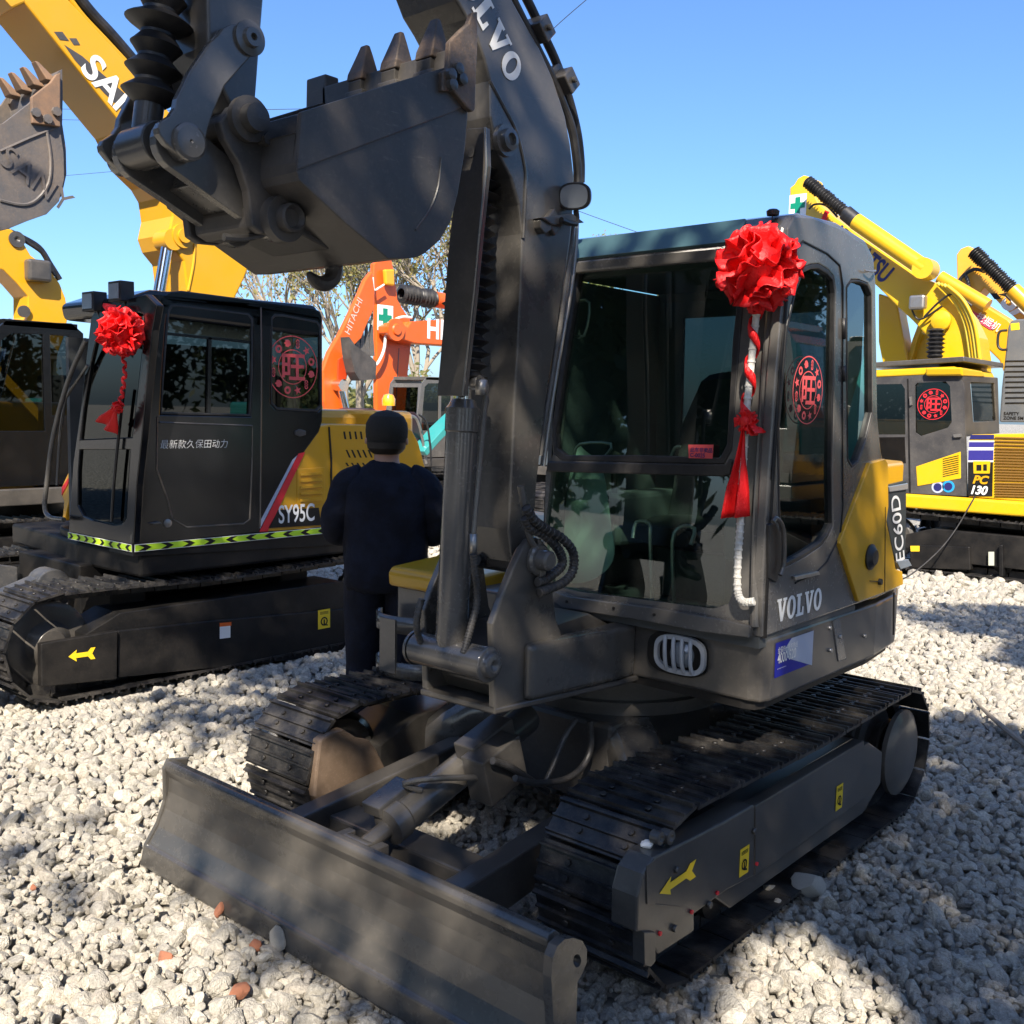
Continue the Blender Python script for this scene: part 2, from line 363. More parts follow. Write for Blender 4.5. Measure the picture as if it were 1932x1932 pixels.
def warn_label(name, o, xd, yd, w, h, parent, pic=True):
    o, xd, yd = Vector(o), Vector(xd).normalized(), Vector(yd).normalized(); zd = xd.cross(yd)
    b = MB(); b._add([o+zd*.0015, o+xd*w+zd*.0015, o+xd*w+yd*h+zd*.0015, o+yd*h+zd*.0015], [(0, 1, 2, 3)]); q = b.build(name, m_ylabel, parent)
    p = MB()
    for k in range(3):
        a = o+xd*(w*.15)+yd*(h*(.86-.05*k)); p._add([a+zd*.0025, a+xd*w*.7+zd*.0025, a+xd*w*.7+yd*h*.025+zd*.0025, a+yd*h*.025+zd*.0025], [(0, 1, 2, 3)])
    c = o+xd*(w*.5)+yd*(h*.38)
    p.prism([c+xd*(w*.3*math.cos(R(30*i)))+yd*(w*.3*math.sin(R(30*i)))+zd*.0025 for i in range(12)], zd*.0003, [[c+xd*(w*.2*math.cos(R(30*i)))+yd*(w*.2*math.sin(R(30*i)))+zd*.0025 for i in range(12)]])
    p.prism([c+xd*(w*a)+yd*(h*b_)+zd*.003 for a, b_ in ((-.05, -.2), (.3, -.26), (.3, -.2), (.06, -.14), (.05, .1), (-.05, .1))], zd*.0003)
    p.build("pictogram", m_black, q); return q
def arrow(name, a, b, w, n, parent):
    """yellow travel arrow from tail a to tip b"""
    a, b, n = Vector(a), Vector(b), Vector(n); d = (b-a); L = d.length; d /= L; s = n.cross(d).normalized()
    P_ = [(0, .55), (.05, .25), (.0, -.55)]
    P_ = [(.12, 0), (0, .5), (.17, .5), (.28, .2), (.72, .2), (.70, .5), (1, 0), (.70, -.5), (.72, -.2), (.28, -.2), (.17, -.5), (0, -.5)]
    m = MB(); m.prism([a+d*(L*u)+s*(w*v)+n*.002 for u, v in P_], n*.0008); return m.build(name, m_ylabel, parent)
def petal_ball(mb, c, Rr, n=46, seed=3, squash=1.):
    rn = random.Random(seed); c = Vector(c)
    for k in range(n):
        z = 1-2*(k+.5)/n; a = k*2.39996+rn.uniform(-.3, .3); s = math.sqrt(max(0, 1-z*z))
        d = Vector((s*math.cos(a), s*math.sin(a)*squash, z)).normalized(); t = d.orthogonal().normalized(); t.rotate(Matrix.Rotation(rn.uniform(0, 6.28), 3, d)); bt = d.cross(t)
        wd = Rr*rn.uniform(.42, .6); N = 9; G = []; ph = rn.uniform(0, 6); cup = rn.uniform(.15, .4)
        for j in range(6):
            v = j/5
            for i in range(N):
                u = -1+2*i/(N-1)
                p = c+d*(Rr*(.25+.72*v+.10*v*math.sin(u*5+ph)-.10*u*u*v))
                p += t*(u*wd*(.25+.75*v))+bt*(Rr*(cup*(u*u-.3)*v+.16*v*math.sin(u*7+ph*2)+.05*math.sin(9*v+ph)))
                p += Vector((rn.uniform(-1, 1), rn.uniform(-1, 1), rn.uniform(-1, 1)))*Rr*.012
                G.append(p)
        mb._add(G, [(j*N+i, j*N+i+1, (j+1)*N+i+1, (j+1)*N+i) for j in range(5) for i in range(N-1)], True)
    # inner core
    mb.lathe(c-Vector((0, 0, Rr*.62)), (0, 0, 1), [(Rr*.62*(1-math.cos(math.pi*i/8)), Rr*.62*math.sin(math.pi*i/8)) for i in range(9)], 12)
def hose(name, pts, r, m, parent, ribs=0, smooth=6):
    P_ = [Vector(p) for p in pts]
    b = MB()
    if ribs:
        rads = None; b.tube(P_, r*.86, 12, smooth)
        # spiral guard rings
        Q = MB(); Q.tube(P_, r, 3, 14); V = Q.v; ctr = [sum((Vector(V[i*3+k]) for k in range(3)), Vector())/3 for i in range(len(V)//3-2)]
        step = max(1, int(len(ctr)/ribs))
        for i in range(1, len(ctr)-1, step):
            d = (ctr[i+1]-ctr[i-1]).normalized(); b.lathe(ctr[i]-d*r*.30, d, [(0, r*.8), (r*.12, r*1.02), (r*.48, r*1.02), (r*.6, r*.8)], 12)
    else: b.tube(P_, r, 12, smooth)
    return b.build(name, m, parent)
# ================================================================== the grey compact excavator in front
ex = thing("compact_excavator", "nearest machine, a dark grey compact excavator with a raised bucket and front blade", "excavator", (0, 0, 0))
NY = (0, -1, 0)
BX = .15   # the boom's centre plane
TN = crawler(ex, .775, .40, -.95, .87, .30, side=1); TF = crawler(ex, -.775, .40, -.95, .87, .30, side=-1)
# --- outer guards of the near track
g = MB(); g.prism(W('K', [(205, 590), (420, 483), (620, 380), (812, 270), (812, 700), (640, 790), (450, 930), (450, 1030), (228, 1175), (150, 1045), (100, 1040), (105, 830), (140, 690)], 0, 1.0), (-.09, 0, 0))
gd = g.build("idler_guard", m_frame, TN, bevel=.006)
g = MB(); g.prism(W('K', [(160, 640), (215, 600), (215, 870), (370, 885), (165, 872)], 0, 1.004), (-.002, 0, 0)); g.prism(W('K', [(146, 1042), (215, 1040), (215, 1215), (185, 1250), (150, 1235)], 0, 1.01), (-.04, 0, 0)); g.build("scraper", m_frame, TN, bevel=.004)
g = MB(); g.prism(W('H', [(978, 590), (1365, 357), (1368, 480), (1368, 560), (1150, 720), (978, 838)], 0, .965), (-.05, 0, 0)); g.build("side_guard", m_frame, TN, bevel=.005)
for (u, v) in ((427, 915), (236, 1045), (582, 800), (820, 625)):
    g = MB(); c = W1('K', u, v, 0, 1.001); g.cyl(c, c+Vector((.007, 0, 0)), .007, n=6); g.build("bolt", m_redpaint, TN)
for (yy, zz) in ((-.62, .42), (-.9, .27), (-1.1, .45), (-1.1, .27)):
    g = MB(); g.cyl((.998, yy, zz), (1.012, yy, zz), .011, n=6); g.build("bolt", m_frame, TN)
g = MB()
for c, rr in ((W1('K', 250, 475, 0, .985), .02), (W1('K', 310, 470, 0, .99), .022)): g.lathe(c+Vector((-.03, 0, 0)), (1, 0, 0), [(0, rr), (.03, rr), (.032, rr*.5), (.02, 0)], 14)
g.build("grease_valve", m_frame, TN)
arrow("travel_arrow", W1('K', 455, 650, 0, 1.0), W1('K', 235, 805, 0, 1.0), .055, (1, 0, 0), TN)
warn_label("warning_label", W1('K', 716, 712, 0, 1.0), (0, 1, 0), (0, 0, 1), .062, .095, TN)
warn_label("warning_label", W1('H', 1261, 609, 0, .966), (0, 1, 0), (0, 0, 1), .062, .10, TN)
g = MB(); g.lathe((.93, .86, .31), (1, 0, 0), [(0, .19), (.02, .19), (.035, .16), (.045, .12), (.047, 0)], 32); g.build("final_drive", m_frame, TN)
# inner idler covers of the far track
g = MB(); g.prism(W('F', [(0, 1400), (60, 1360), (130, 1340), (210, 1390), (270, 1400), (300, 1440), (360, 1560), (280, 1640), (10, 1780), (-30, 1700), (-20, 1560)], 0, -.55), (-.05, 0, 0)); g.build("idler_cover", mat("dusty_brown_paint", (.12, .085, .06), .5, dirt=(.25, .18, .13), dirt_amt=.6, scale=6), TF, bevel=.01)
# --- centre frame
b = MB(); b.lathe((0, 0, .60), (0, 0, 1), [(0, 0), (0, .47), (.05, .47), (.05, .43), (.14, .43), (.14, .50), (.17, .50), (.17, 0)], 40)
b.build("swing_bearing", m_frame, ex)
b = MB(); b.box((-.34, -.5, .27), (.34, .5, .60)); lower = b.build("centre_frame", m_frame, ex, bevel=.02)
for sx in (-1, 1):
    for sy in (-1, 1):
        b = MB(); L = []
        for t in (0, .3, .6, .85, 1):
            c = Vector((sx*(.22+.36*t), sy*(.28+.30*t), .47-.12*t*t+.06*math.sin(math.pi*t))); hw = .12-.03*t; hh = .125-.03*t; d = Vector((sy*.6, -sx*.7, 0)).normalized()
            L.append([c+d*hw*math.cos(a)+Vector((0, 0, hh*max(-.8, min(.8, math.sin(a)*1.3)))) for a in [2*math.pi*i/16 for i in range(16)]])
        b.loft(L); b.build("frame_leg", m_grey, lower)
# --- dozer blade
b = MB(); prof = [(-1.665, .0), (-1.676, .010), (-1.668, .088), (-1.654, .094), (-1.622, .16), (-1.602, .23), (-1.595, .30), (-1.600, .36), (-1.618, .395), (-1.622, .415), (-1.610, .430), (-1.585, .430), (-1.568, .415), (-1.566, .38), (-1.570, .30), (-1.578, .22), (-1.60, .15), (-1.64, .08), (-1.65, .0)]
L = [[Vector((sx*(1.035-.10*z/.43), y, z)) for y, z in prof] for sx in (-1, -.5, 0, .5, 1)]; b.loft(L, smooth=False); blade = b.build("dozer_blade", m_grey, ex, bevel=.005, seg=3)
b = MB(); hole = W('G', [(1840+16*math.cos(R(30*i)), 1130+27*math.sin(R(30*i))) for i in range(12)], 0, 1.0)
ep = W('G', [(1742, 1500), (1745, 1385), (1736, 1200), (1742, 1120), (1760, 1072), (1790, 1044), (1825, 1038), (1862, 1050), (1880, 1085), (1878, 1140), (1862, 1180), (1842, 1215), (1836, 1385), (1838, 1550), (1836, 1700), (1742, 1700)], 0, 1.0)
b.prism(ep, (-.028, 0, 0), [hole]); b.build("end_plate", m_grey, blade, bevel=.006)
b = MB(); b.prism([(-1.045+.10*z/.43, y, z) for y, z in [(-1.67, .0), (-1.665, .09), (-1.625, .17), (-1.605, .26), (-1.625, .40), (-1.61, .438), (-1.52, .42), (-1.53, .25), (-1.56, .08), (-1.63, 0)]], (.02, 0, 0)); b.build("end_plate", m_grey, blade, bevel=.006)
for sx in (-1, 1):
    b = MB(); b.prism([(sx*.40-.045, y, z) for y, z in [(-1.585, .10), (-1.575, .30), (-1.25, .33), (-.55, .40), (-.55, .26), (-1.2, .17)]], (.09, 0, 0)); b.build("blade_arm", m_frame, ex, bevel=.008)
b = MB(); b.box((-.355, -1.30, .17), (.355, -1.16, .29)); b.build("cross_beam", m_frame, ex, bevel=.01)
bc0, bc1 = Vector((.03, -.62, .60)), Vector((.03, -1.49, .33)); bd = (bc1-bc0).normalized()
b = MB(); b.lathe(bc0, bd, [(0, 0), (0, .05), (.02, .06), (.28, .06), (.29, .066), (.31, .066), (.32, .06), (.70, .06), (.71, .068), (.77, .068), (.78, .04), (.785, 0)], 26)
bcyl = b.build("blade_cylinder", m_grey, ex)
b = MB(); b.cyl(bc0+bd*.6, bc1, .03); b.build("cylinder_rod", m_frame, bcyl)
b = MB(); b.cyl(bc1+Vector((-.06, 0, 0)), bc1+Vector((.06, 0, 0)), .045); b.box((bc1.x-.10, bc1.y-.1, .24), (bc1.x-.065, bc1.y+.05, .37)); b.box((bc1.x+.065, bc1.y-.1, .24), (bc1.x+.10, bc1.y+.05, .37)); b.build("cylinder_eye", m_frame, bcyl, bevel=.004)
gp = Vector((1, 0, 0)).cross(bd); gp = gp if gp.z > 0 else -gp
b = MB(); b.obox(bc0+bd*.70+gp*.06+Vector((-.05, 0, 0)), (1, 0, 0), bd, gp, .045, .085, .022); b.build("rod_guard", m_grey, bcyl, bevel=.005)
b = MB(); b.obox(bc0+bd*.30+gp*.085+Vector((.05, 0, 0)), (1, 0, 0), bd, gp, .05, .11, .035); b.obox(bc0+bd*.36+Vector((.13, 0, .02)), (1, 0, 0), bd, gp, .055, .10, .09); b.build("valve_cover", m_frame, bcyl, bevel=.006)
hose("steel_pipe", [bc0+bd*.62+gp*.06+Vector((.03, 0, 0)), bc0+bd*.66+gp*.105, bc0+bd*.58+gp*.10+Vector((.08, 0, 0)), bc0+bd*.42+gp*.02+Vector((.14, 0, 0))], .011, m_grey, bcyl)
hose("blade_hose", W('G', [(1500, 325), (1570, 350), (1640, 395), (1690, 430), (1720, 450)], 0, .24), .013, m_hose, ex)
hose("blade_hose", W('G', [(1590, 395), (1680, 415), (1790, 400), (1860, 350), (1895, 270), (1890, 165)], 0, .30), .012, m_hose, ex)
hose("blade_hose", W('G', [(1700, 430), (1740, 350), (1790, 230), (1835, 160)], 0, .28), .010, m_hose, ex)
# --- upper frame
plan = [(-.90, -.42), (-.60, -.45), (.88, -.475), (.925, -.462), (.94, -.42), (.94, .50), (.905, .82), (.85, .98), (.72, 1.10), (.4, 1.2), (0, 1.24), (-.4, 1.2), (-.75, 1.05), (-.92, .8), (-.94, .4), (-.94, -.36)]
b = MB(); b.prism([(x, y, .80) for x, y in plan], (0, 0, .225)); upper = b.build("upper_frame", m_frame, ex, bevel=.02, seg=3)
b = MB(); b.prism([(x*.97, y*.97, .77) for x, y in plan], (0, 0, .03)); b.build("belly_plate", m_black, upper)
sidep = lambda pts, x=.942: W('J', pts, 0, x)
b = MB(); b.prism(sidep([(640, 1385), (690, 1365), (720, 1560), (735, 1650), (680, 1668), (665, 1560)], .944), (-.01, 0, 0)); b.build("side_bracket", m_cab, upper, bevel=.003)
for (u, v) in ((620, 1435), (625, 1590), (690, 1495), (860, 1490)): b = MB(); c = W1('J', u, v, 0, .944); b.cyl(c-Vector((.01, 0, 0)), c+Vector((.006, 0, 0)), .008, n=8); b.build("bolt", m_steel, upper)
for u in (1062, 1072):
    b = MB(); b.prism(sidep([(u, 1190), (u+7, 1188), (u+4, 1480), (u-3, 1484)], .943), (-.004, 0, 0)); b.build("panel_gap", m_black, upper)
    break
# blue service sticker
sp = [W1('J', a, c, 0, .9425) for a, c in ((247, 1545), (507, 1449), (507, 1640), (250, 1815))]
yl, yr_, zb, zt = sp[0].y, sp[1].y, (sp[3].z+sp[2].z)/2, (sp[0].z+sp[1].z)/2
b = MB(); b._add([(.9425, yl, zb), (.9425, yr_, zb), (.9425, yr_, zt), (.9425, yl, zt)], [(0, 1, 2, 3)]); sk = b.build("service_sticker", m_blue, upper)
b = MB(); b._add([(.9435, yl+.07, zt-.03), (.9435, yr_, zt-.10), (.9435, yr_, zt), (.9435, yl+.12, zt)], [(0, 1, 2, 3)]); b._add([(.9437, yl+.10, zt-.07), (.9437, yr_, zt-.13), (.9437, yr_, zt-.1), (.9437, yl+.07, zt-.03)], [(0, 1, 2, 3)]); b.build("sticker_panel", m_silver, sk)
text("lettering", "4000-520", (.9445, yl+.012, zb+.050), (0, 1, 0), (0, 0, 1), .050, m_white, sk, bold=.014, sx=.75)
text("lettering", "全国统一服务热线", (.9445, yl+.012, zt-.036), (0, 1, 0), (0, 0, 1), .024, m_white, sk, bold=.006, sx=.8)
text("lettering", "·········", (.9445, yl+.012, zb+.02), (0, 1, 0), (0, 0, 1), .03, m_white, sk)
# front work lamp in the platform
lc = Vector((.622, -.476, .925))
b = MB(); sh_ = [(.10*math.cos(a)*(1.0), .055*math.sin(a)) for a in [2*math.pi*i/32 for i in range(32)]]
def sup(a, rx, rz, n=3.): c, s = math.cos(a), math.sin(a); return (rx*math.copysign(abs(c)**(2/n), c), rz*math.copysign(abs(s)**(2/n), s))
A_ = [2*math.pi*i/36 for i in range(36)]
b.prism([lc+Vector((q[0]-.02, -.001, q[1]-.004)) for q in [sup(a, .125, .078) for a in A_]], (0, -.012, 0)); b.build("lamp_recess", m_black, upper, bevel=.003)
b = MB(); o1 = [lc+Vector((q[0], -.014, q[1])) for q in [sup(a, .105, .07) for a in A_]]; o2 = [lc+Vector((q[0], -.014, q[1])) for q in [sup(a, .090, .054) for a in A_]]
b.prism(o1, (0, -.016, 0), [o2])
for xx in (-.052, -.017, .018, .053): b.tube([lc+Vector((xx-.006, -.03, .06)), lc+Vector((xx, -.042, .03)), lc+Vector((xx+.004, -.042, -.03)), lc+Vector((xx+.006, -.028, -.06))], .0075, 8, 3)
lamp = b.build("lamp_grille", m_white if False else mat("light_grey_plastic", (.42, .43, .44), .35), upper)
b = MB(); b.lathe(lc+Vector((.004, -.012, 0)), NY, [(0, .050), (.008, .047), (.02, .03), (.024, 0)], 24); b.build("front_lamp", m_lens, upper)
# right-hand tank cover and step guards on the far side
b = MB(); b.prism([(-.93, y, z) for y, z in [(-.50, .975), (-.505, 1.035), (-.48, 1.065), (-.2, 1.085), (.1, 1.20), (.35, 1.26), (.5, 1.26), (.5, .975)]], (.50, 0, 0)); b.build("tank_cover", m_yel, ex, bevel=.02, seg=3)
b = MB(); b.box((-.91, -.46, .80), (-.40, -.10, .975)); b.build("tool_box", m_cab, upper, bevel=.01)
b = MB()
for z0, z1 in ((.60, .67), (.80, .875)):
    L = []
    for k in range(17):
        a = math.pi*k/16; p = Vector((-.78-.17*math.cos(a), -.52-.10*math.sin(a), 0)); L.append(p)
    vs = [p+Vector((0, 0, z0)) for p in L]+[p+Vector((0, 0, z1)) for p in L]; n = len(L)
    b._add(vs, [(i, i+1, n+i+1, n+i) for i in range(n-1)], True)
b.box((-.84, -.625, .62), (-.74, -.612, .86)); st = b.build("step_guard", m_cab, upper); st.modifiers.new("t", 'SOLIDIFY').thickness = .008
# --- engine cover and rear
hp = [(.935, .18), (.935, .50), (.90, .82), (.845, .97), (.71, 1.085), (.4, 1.18), (0, 1.22), (-.4, 1.18), (-.74, 1.04), (-.91, .8), (-.93, .45), (-.93, .48), (-.05, .48), (-.05, .18)]
hp = [(.93, .46), (.934, .50), (.90, .82), (.845, .97), (.71, 1.085), (.4, 1.18), (0, 1.22), (-.08, 1.21), (-.08, .47)]
b = MB(); b.prism([(x, y, 1.035) for x, y in [(-.07, .5), (-.07, 1.2), (-.4, 1.18), (-.74, 1.04), (-.91, .8), (-.93, .52)]], (0, 0, .15)); b.build('battery_cover', m_yel, ex, bevel=.03)
b = MB(); b.prism([(x, y, 1.04) for x, y in hp], (0, 0, .555)); hood = b.build("engine_hood", m_yel, ex, bevel=.035, seg=4)
b = MB(); b.prism(sidep([(900, 296), (1000, 268), (1022, 300), (1026, 600), (1012, 700), (1060, 930), (1075, 1030), (1122, 1045), (1128, 1136), (1000, 1190), (820, 1255), (690, 850)], .956), (-.02, 0, 0)); cov = b.build("side_cover", m_yel, ex, bevel=.004)
b = MB(); c = W1('J', 900, 945, 0, .957); b.lathe(c, (1, 0, 0), [(0, .052), (.006, .052), (.010, .044), (.022, .030), (.024, 0)], 28); b.build("filler_cap", m_rubber, cov)
b = MB(); c = W1('J', 960, 1115, 0, .957); b.lathe(c, (1, 0, 0), [(0, .014), (.012, .012), (.013, 0)], 14); c2 = W1('J', 890, 1110, 0, .957); b.cyl(c+Vector((.004, 0, 0)), c2+Vector((.004, 0, 0)), .002, n=6); b.build("cover_latch", m_rubber, cov)
b = MB(); b.prism(sidep([(1003, 600), (1006, 600), (1002, 1186), (998, 1188)], .9575), (-.002, 0, 0)); b.build("panel_gap", m_black, cov)
CN = Vector((.32, .036, 0)).normalized(); c0 = Vector((.937, .50, 1.3)); CD = Vector((-.036, .32, 0)).normalized()
pj = lambda pts, off=0.: [atp('J', a, c, c0+CN*off, CN) for a, c in pts]
b = MB(); b.prism(pj([(1022, 470), (1030, 450), (1148, 420), (1146, 700), (1140, 970), (1085, 985), (1062, 930), (1015, 700), (1024, 600)], .012), -CN*.02); panel = b.build("model_panel", mat("panel_slate", (.035, .042, .045), .62, spec=.2), hood, bevel=.003)
b = MB(); b.prism(pj([(1028, 460), (1160, 436), (1160, 480), (1035, 498)], .018), -CN*.02); b.build("panel_trim", mat("slate_blue_trim", (.18, .22, .26), .3), hood, bevel=.003); b = MB(); b.prism(pj([(1082, 975), (1165, 962), (1188, 1005), (1110, 1030)], .018), -CN*.02); b.build("panel_trim", mat("slate_blue_trim", (.18, .22, .26), .3), hood, bevel=.003)
tp = pj([(1135, 960)], .0135)[0]; tq = pj([(1130, 525)], .0135)[0]; tl = (tq-tp).length
tw = (pj([(1078, 960)], .0135)[0]-tp).length
tt = text("model_lettering", "EC60D", tp, (tq-tp), Vector((0, 0, 1)).cross(CN)*-1, tw*1.4, m_white, panel, bold=.012, sx=1.0)
me = tt.data; xs = [v.co.z for v in me.vertices]; k = tl/(max(xs)-min(xs)); z0 = min(xs)
for v in me.vertices: v.co.z = tp.z+(v.co.z-z0)*k
# ----- cab
fp0, fn = Vector((0, -.50, 1.04)), Vector((0, -1, .06)).normalized()
fr = lambda z, pts, off=0.: [atp(z, a, c, fp0+fn*off, fn) for a, c in pts]
up_gl = [(268, 530), (300, 492), (620, 455), (950, 408), (1075, 420), (1092, 470), (1090, 560), (1062, 860), (1022, 1400), (985, 1468), (600, 1462), (200, 1450), (160, 1415), (152, 1340), (190, 1000)]
lo_gl = [(1030, 888), (1375, 897), (1388, 930), (1390, 1100), (1374, 1140), (1345, 1148), (1090, 1116), (1042, 1104), (1028, 1060)]
cabx = .905
outer = fr('P', [(1020, 1132), (1437, 1190), (1440, 1100), (1448, 900), (1462, 700), (1476, 520), (1480, 455), (1470, 430), (1400, 436), (1100, 474), (1082, 490), (1075, 560), (1045, 850), (1022, 1050)])
b = MB(); b.prism(outer, -fn*.05, [fr('C', up_gl), fr('P', lo_gl)]); cab = b.build("cab", m_cab, ex, bevel=.007, seg=3)
b = MB(); b._add(fr('C', up_gl, -.015), [tuple(range(len(up_gl)))]); wg = b.build("windscreen", m_gl_front, cab)
b = MB(); b._add(fr('P', lo_gl, -.015), [tuple(range(len(lo_gl)))]); b.build("lower_windscreen", m_gl_front, cab)
def offset(pts, k):
    c = sum((Vector(p) for p in pts), Vector())/len(pts); return [Vector(p)+(c-Vector(p)).normalized()*k for p in pts]
b = MB(); q = fr('C', up_gl, .004); b.prism(q, -fn*.03, [offset(q, .028)]); b.build("window_seal", m_rubber, wg, bevel=.004)
b = MB(); q = fr('C', [(130, 1455), (990, 1470), (1010, 1440), (1025, 1450), (1010, 1520), (980, 1528), (125, 1505)], .012); b.prism(q, -fn*.04); b.build("windscreen_rail", m_rubber, cab, bevel=.005)
# roof
b = MB(); b.prism([(-.03, y, z) for y, z in [(-.475, 2.30), (-.485, 2.345), (-.465, 2.40), (-.415, 2.445), (-.35, 2.462), (-.05, 2.475), (.20, 2.45), (.29, 2.40), (.315, 2.32), (.33, 2.25), (.29, 2.25), (.25, 2.34), (-.40, 2.34)]], (.965, 0, 0)); roof = b.build("roof", m_cab, cab, bevel=.03, seg=4)
b = MB(); b.box((.0, -.40, 2.3), (.90, .22, 2.44)); b.build("headliner", m_inner, cab)
b = MB(); q = fr('C', [(262, 462), (600, 405), (985, 352), (990, 378), (600, 432), (262, 490)], .02); b.prism(q, -fn*.03); b.build("drip_rail", m_rubber, cab, bevel=.003)
b = MB(); q = [Vector((.02, -.482, 2.352)), Vector((.78, -.482, 2.356)), Vector((.78, -.43, 2.437)), Vector((.03, -.43, 2.432))]; b.prism(q, (0, -.012, .008)); b.build("roof_visor", mat("teal_tinted_visor", (.05, .10, .11), .2, coat=.5), cab, bevel=.004)
# side wall with door window and quarter window
SX = .94
door = [(1530, 499), (1545, 498), (1563, 509), (1573, 521), (1576, 545), (1573, 771), (1570, 890), (1571, 995), (1563, 1012), (1549, 1030), (1516, 1052), (1481, 1070), (1475, 1060), (1470, 960), (1467.5, 810), (1485, 614), (1502, 540), (1516, 505)]
quart = [(1606, 528), (1622, 528), (1637, 534), (1645, 552), (1646, 782), (1634, 830), (1618, 873), (1608, 882), (1600, 868), (1598, 700), (1598, 540)]
wall = [(1437, 1204), (1439, 1100), (1450, 900), (1464, 700), (1480, 520), (1487, 430), (1500, 407), (1535, 410), (1590, 432), (1632, 462), (1648, 490), (1652, 530), (1656, 790), (1662, 850), (1672, 900), (1672, 1120), (1560, 1160)]
b = MB(); b.prism(W('P', wall, 0, SX), (-.035, 0, 0), [W('P', door, 0, SX), W('P', quart, 0, SX)]); sw = b.build("side_wall", m_cab, cab, bevel=.006, seg=3)
b = MB(); q = W('P', door, 0, SX-.012); b._add(q, [tuple(range(len(q)))]); dg_ = b.build("door_window", m_gl_side, cab)
b = MB(); q = W('P', quart, 0, SX-.012); b._add(q, [tuple(range(len(q)))]); b.build("quarter_window", m_gl_side, cab)
b = MB(); q = W('P', door, 0, SX+.003); b.prism(q, (-.02, 0, 0), [offset(q, .016)]); q = W('P', quart, 0, SX+.003); b.prism(q, (-.02, 0, 0), [offset(q, .010)]); b.build("window_seal", m_rubber, sw, bevel=.003)
# door outline groove, hinges, bright trim
b = MB(); q = W('P', [(1455, 905), (1470, 700), (1488, 520), (1500, 470), (1515, 455), (1560, 478), (1584, 500), (1590, 540), (1589, 760), (1590, 960), (1585, 1010), (1560, 1060), (1535, 1085), (1500, 1100)], 0, SX+.001); b.tube(q, .004, 6, 1); b.build("door_seam", m_black, sw)
for v0, v1 in ((600, 640), (690, 720)): b = MB(); a0, a1 = W('P', [(1592, v0), (1592, v1)], 0, SX+.006); b.cyl(a0, a1, .008, n=10); b.build("door_hinge", m_rubber, sw)
b = MB(); q = W('P', [(1452, 990), (1462, 985), (1474, 1005), (1476, 1075), (1466, 1100), (1452, 1092)], 0, SX+.012); b.prism(q, (-.02, 0, 0)); hd = b.build("door_handle", m_rubber, sw, bevel=.005)
hose("grab_handle", W('P', [(1458, 985), (1465, 978), (1478, 1000), (1479, 1060), (1472, 1085)], 0, SX+.03), .008, m_chrome if False else m_frame, sw)
b = MB(); q = W('P', [(1500, 1088), (1545, 1078), (1548, 1084), (1502, 1095)], 0, SX+.014); b.prism(q, (-.012, 0, 0)); b.build("door_catch", m_steel, sw, bevel=.002)
b = MB(); q = W('P', [(1441, 1203), (1445, 1100), (1456, 900), (1470, 700), (1485, 520), (1491, 450)], 0, SX-.004); b.tube(q, .011, 8, 2); b.build("corner_trim", m_black, cab)
b = MB(); q = fr('P', [(1424, 1182), (1428, 1000), (1440, 800), (1450, 640), (1458, 540)], .012); b.tube(q, .016, 10, 3); b.build("front_post", m_cab, cab)
vo, v1 = W('J', [(248, 1412), (568, 1288)], 0, SX+.001); slab_word("maker_lettering", "VOLVO", (SX+.001, vo.y, (vo.z+v1.z)/2), (0, 1, 0), (0, 0, 1), (v1.y-vo.y)/4.62*1.0, m_white, sw)
ring_sticker("window_sticker", W1('C', 1390, 1112, 0, SX+.002), (0, 1, 0), (0, 0, 1.0), .118, dg_, m_stick)
rs = fr('C', [(812, 1375), (935, 1375), (930, 1442), (815, 1440)], .006); b = MB(); b._add(rs, [(0, 1, 2, 3)]); rk = b.build("windscreen_notice", m_stick, wg)
text("lettering", "此车非卖品", rs[3]+Vector((.006, -.001, .024)), (1, 0, 0), (0, .06, 1), .018, m_navy, rk, bold=.02); text("lettering", "C-0025", rs[3]+Vector((.006, -.001, .005)), (1, 0, 0), (0, .06, 1), .02, m_navy, rk, bold=.02)
# white-wrapped hand rail
hr = [(1432, 560), (1424, 620), (1416, 700), (1408, 780), (1403, 860), (1399, 940), (1396, 1000), (1393, 1040), (1391, 1100), (1394, 1125), (1404, 1136), (1422, 1135)]
hose("wrapped_hand_rail", fr('P', hr, .055), .014, m_wrap, cab, ribs=34)
# roof bits, clips
b = MB(); c = atp('C', 1222, 250, (0, -.44, 2.4), NY); b.lathe(c-Vector((0, 0, .012)), (0, 0, 1), [(0, .02), (.014, .022), (.02, .014), (.021, 0)], 14); b.tube([c, c+Vector((-.005, -.01, -.1))], .002, 6, 1); b.build("roof_knob", m_rubber, roof)
b = MB(); c = W1('C', 1690, 540, 0, SX+.01); b.tube([c+Vector((0, -.05, 0)), c+Vector((.01, 0, 0)), c+Vector((.0, .05, .01))], .004, 6, 2); b.build("clip", m_steel, sw)
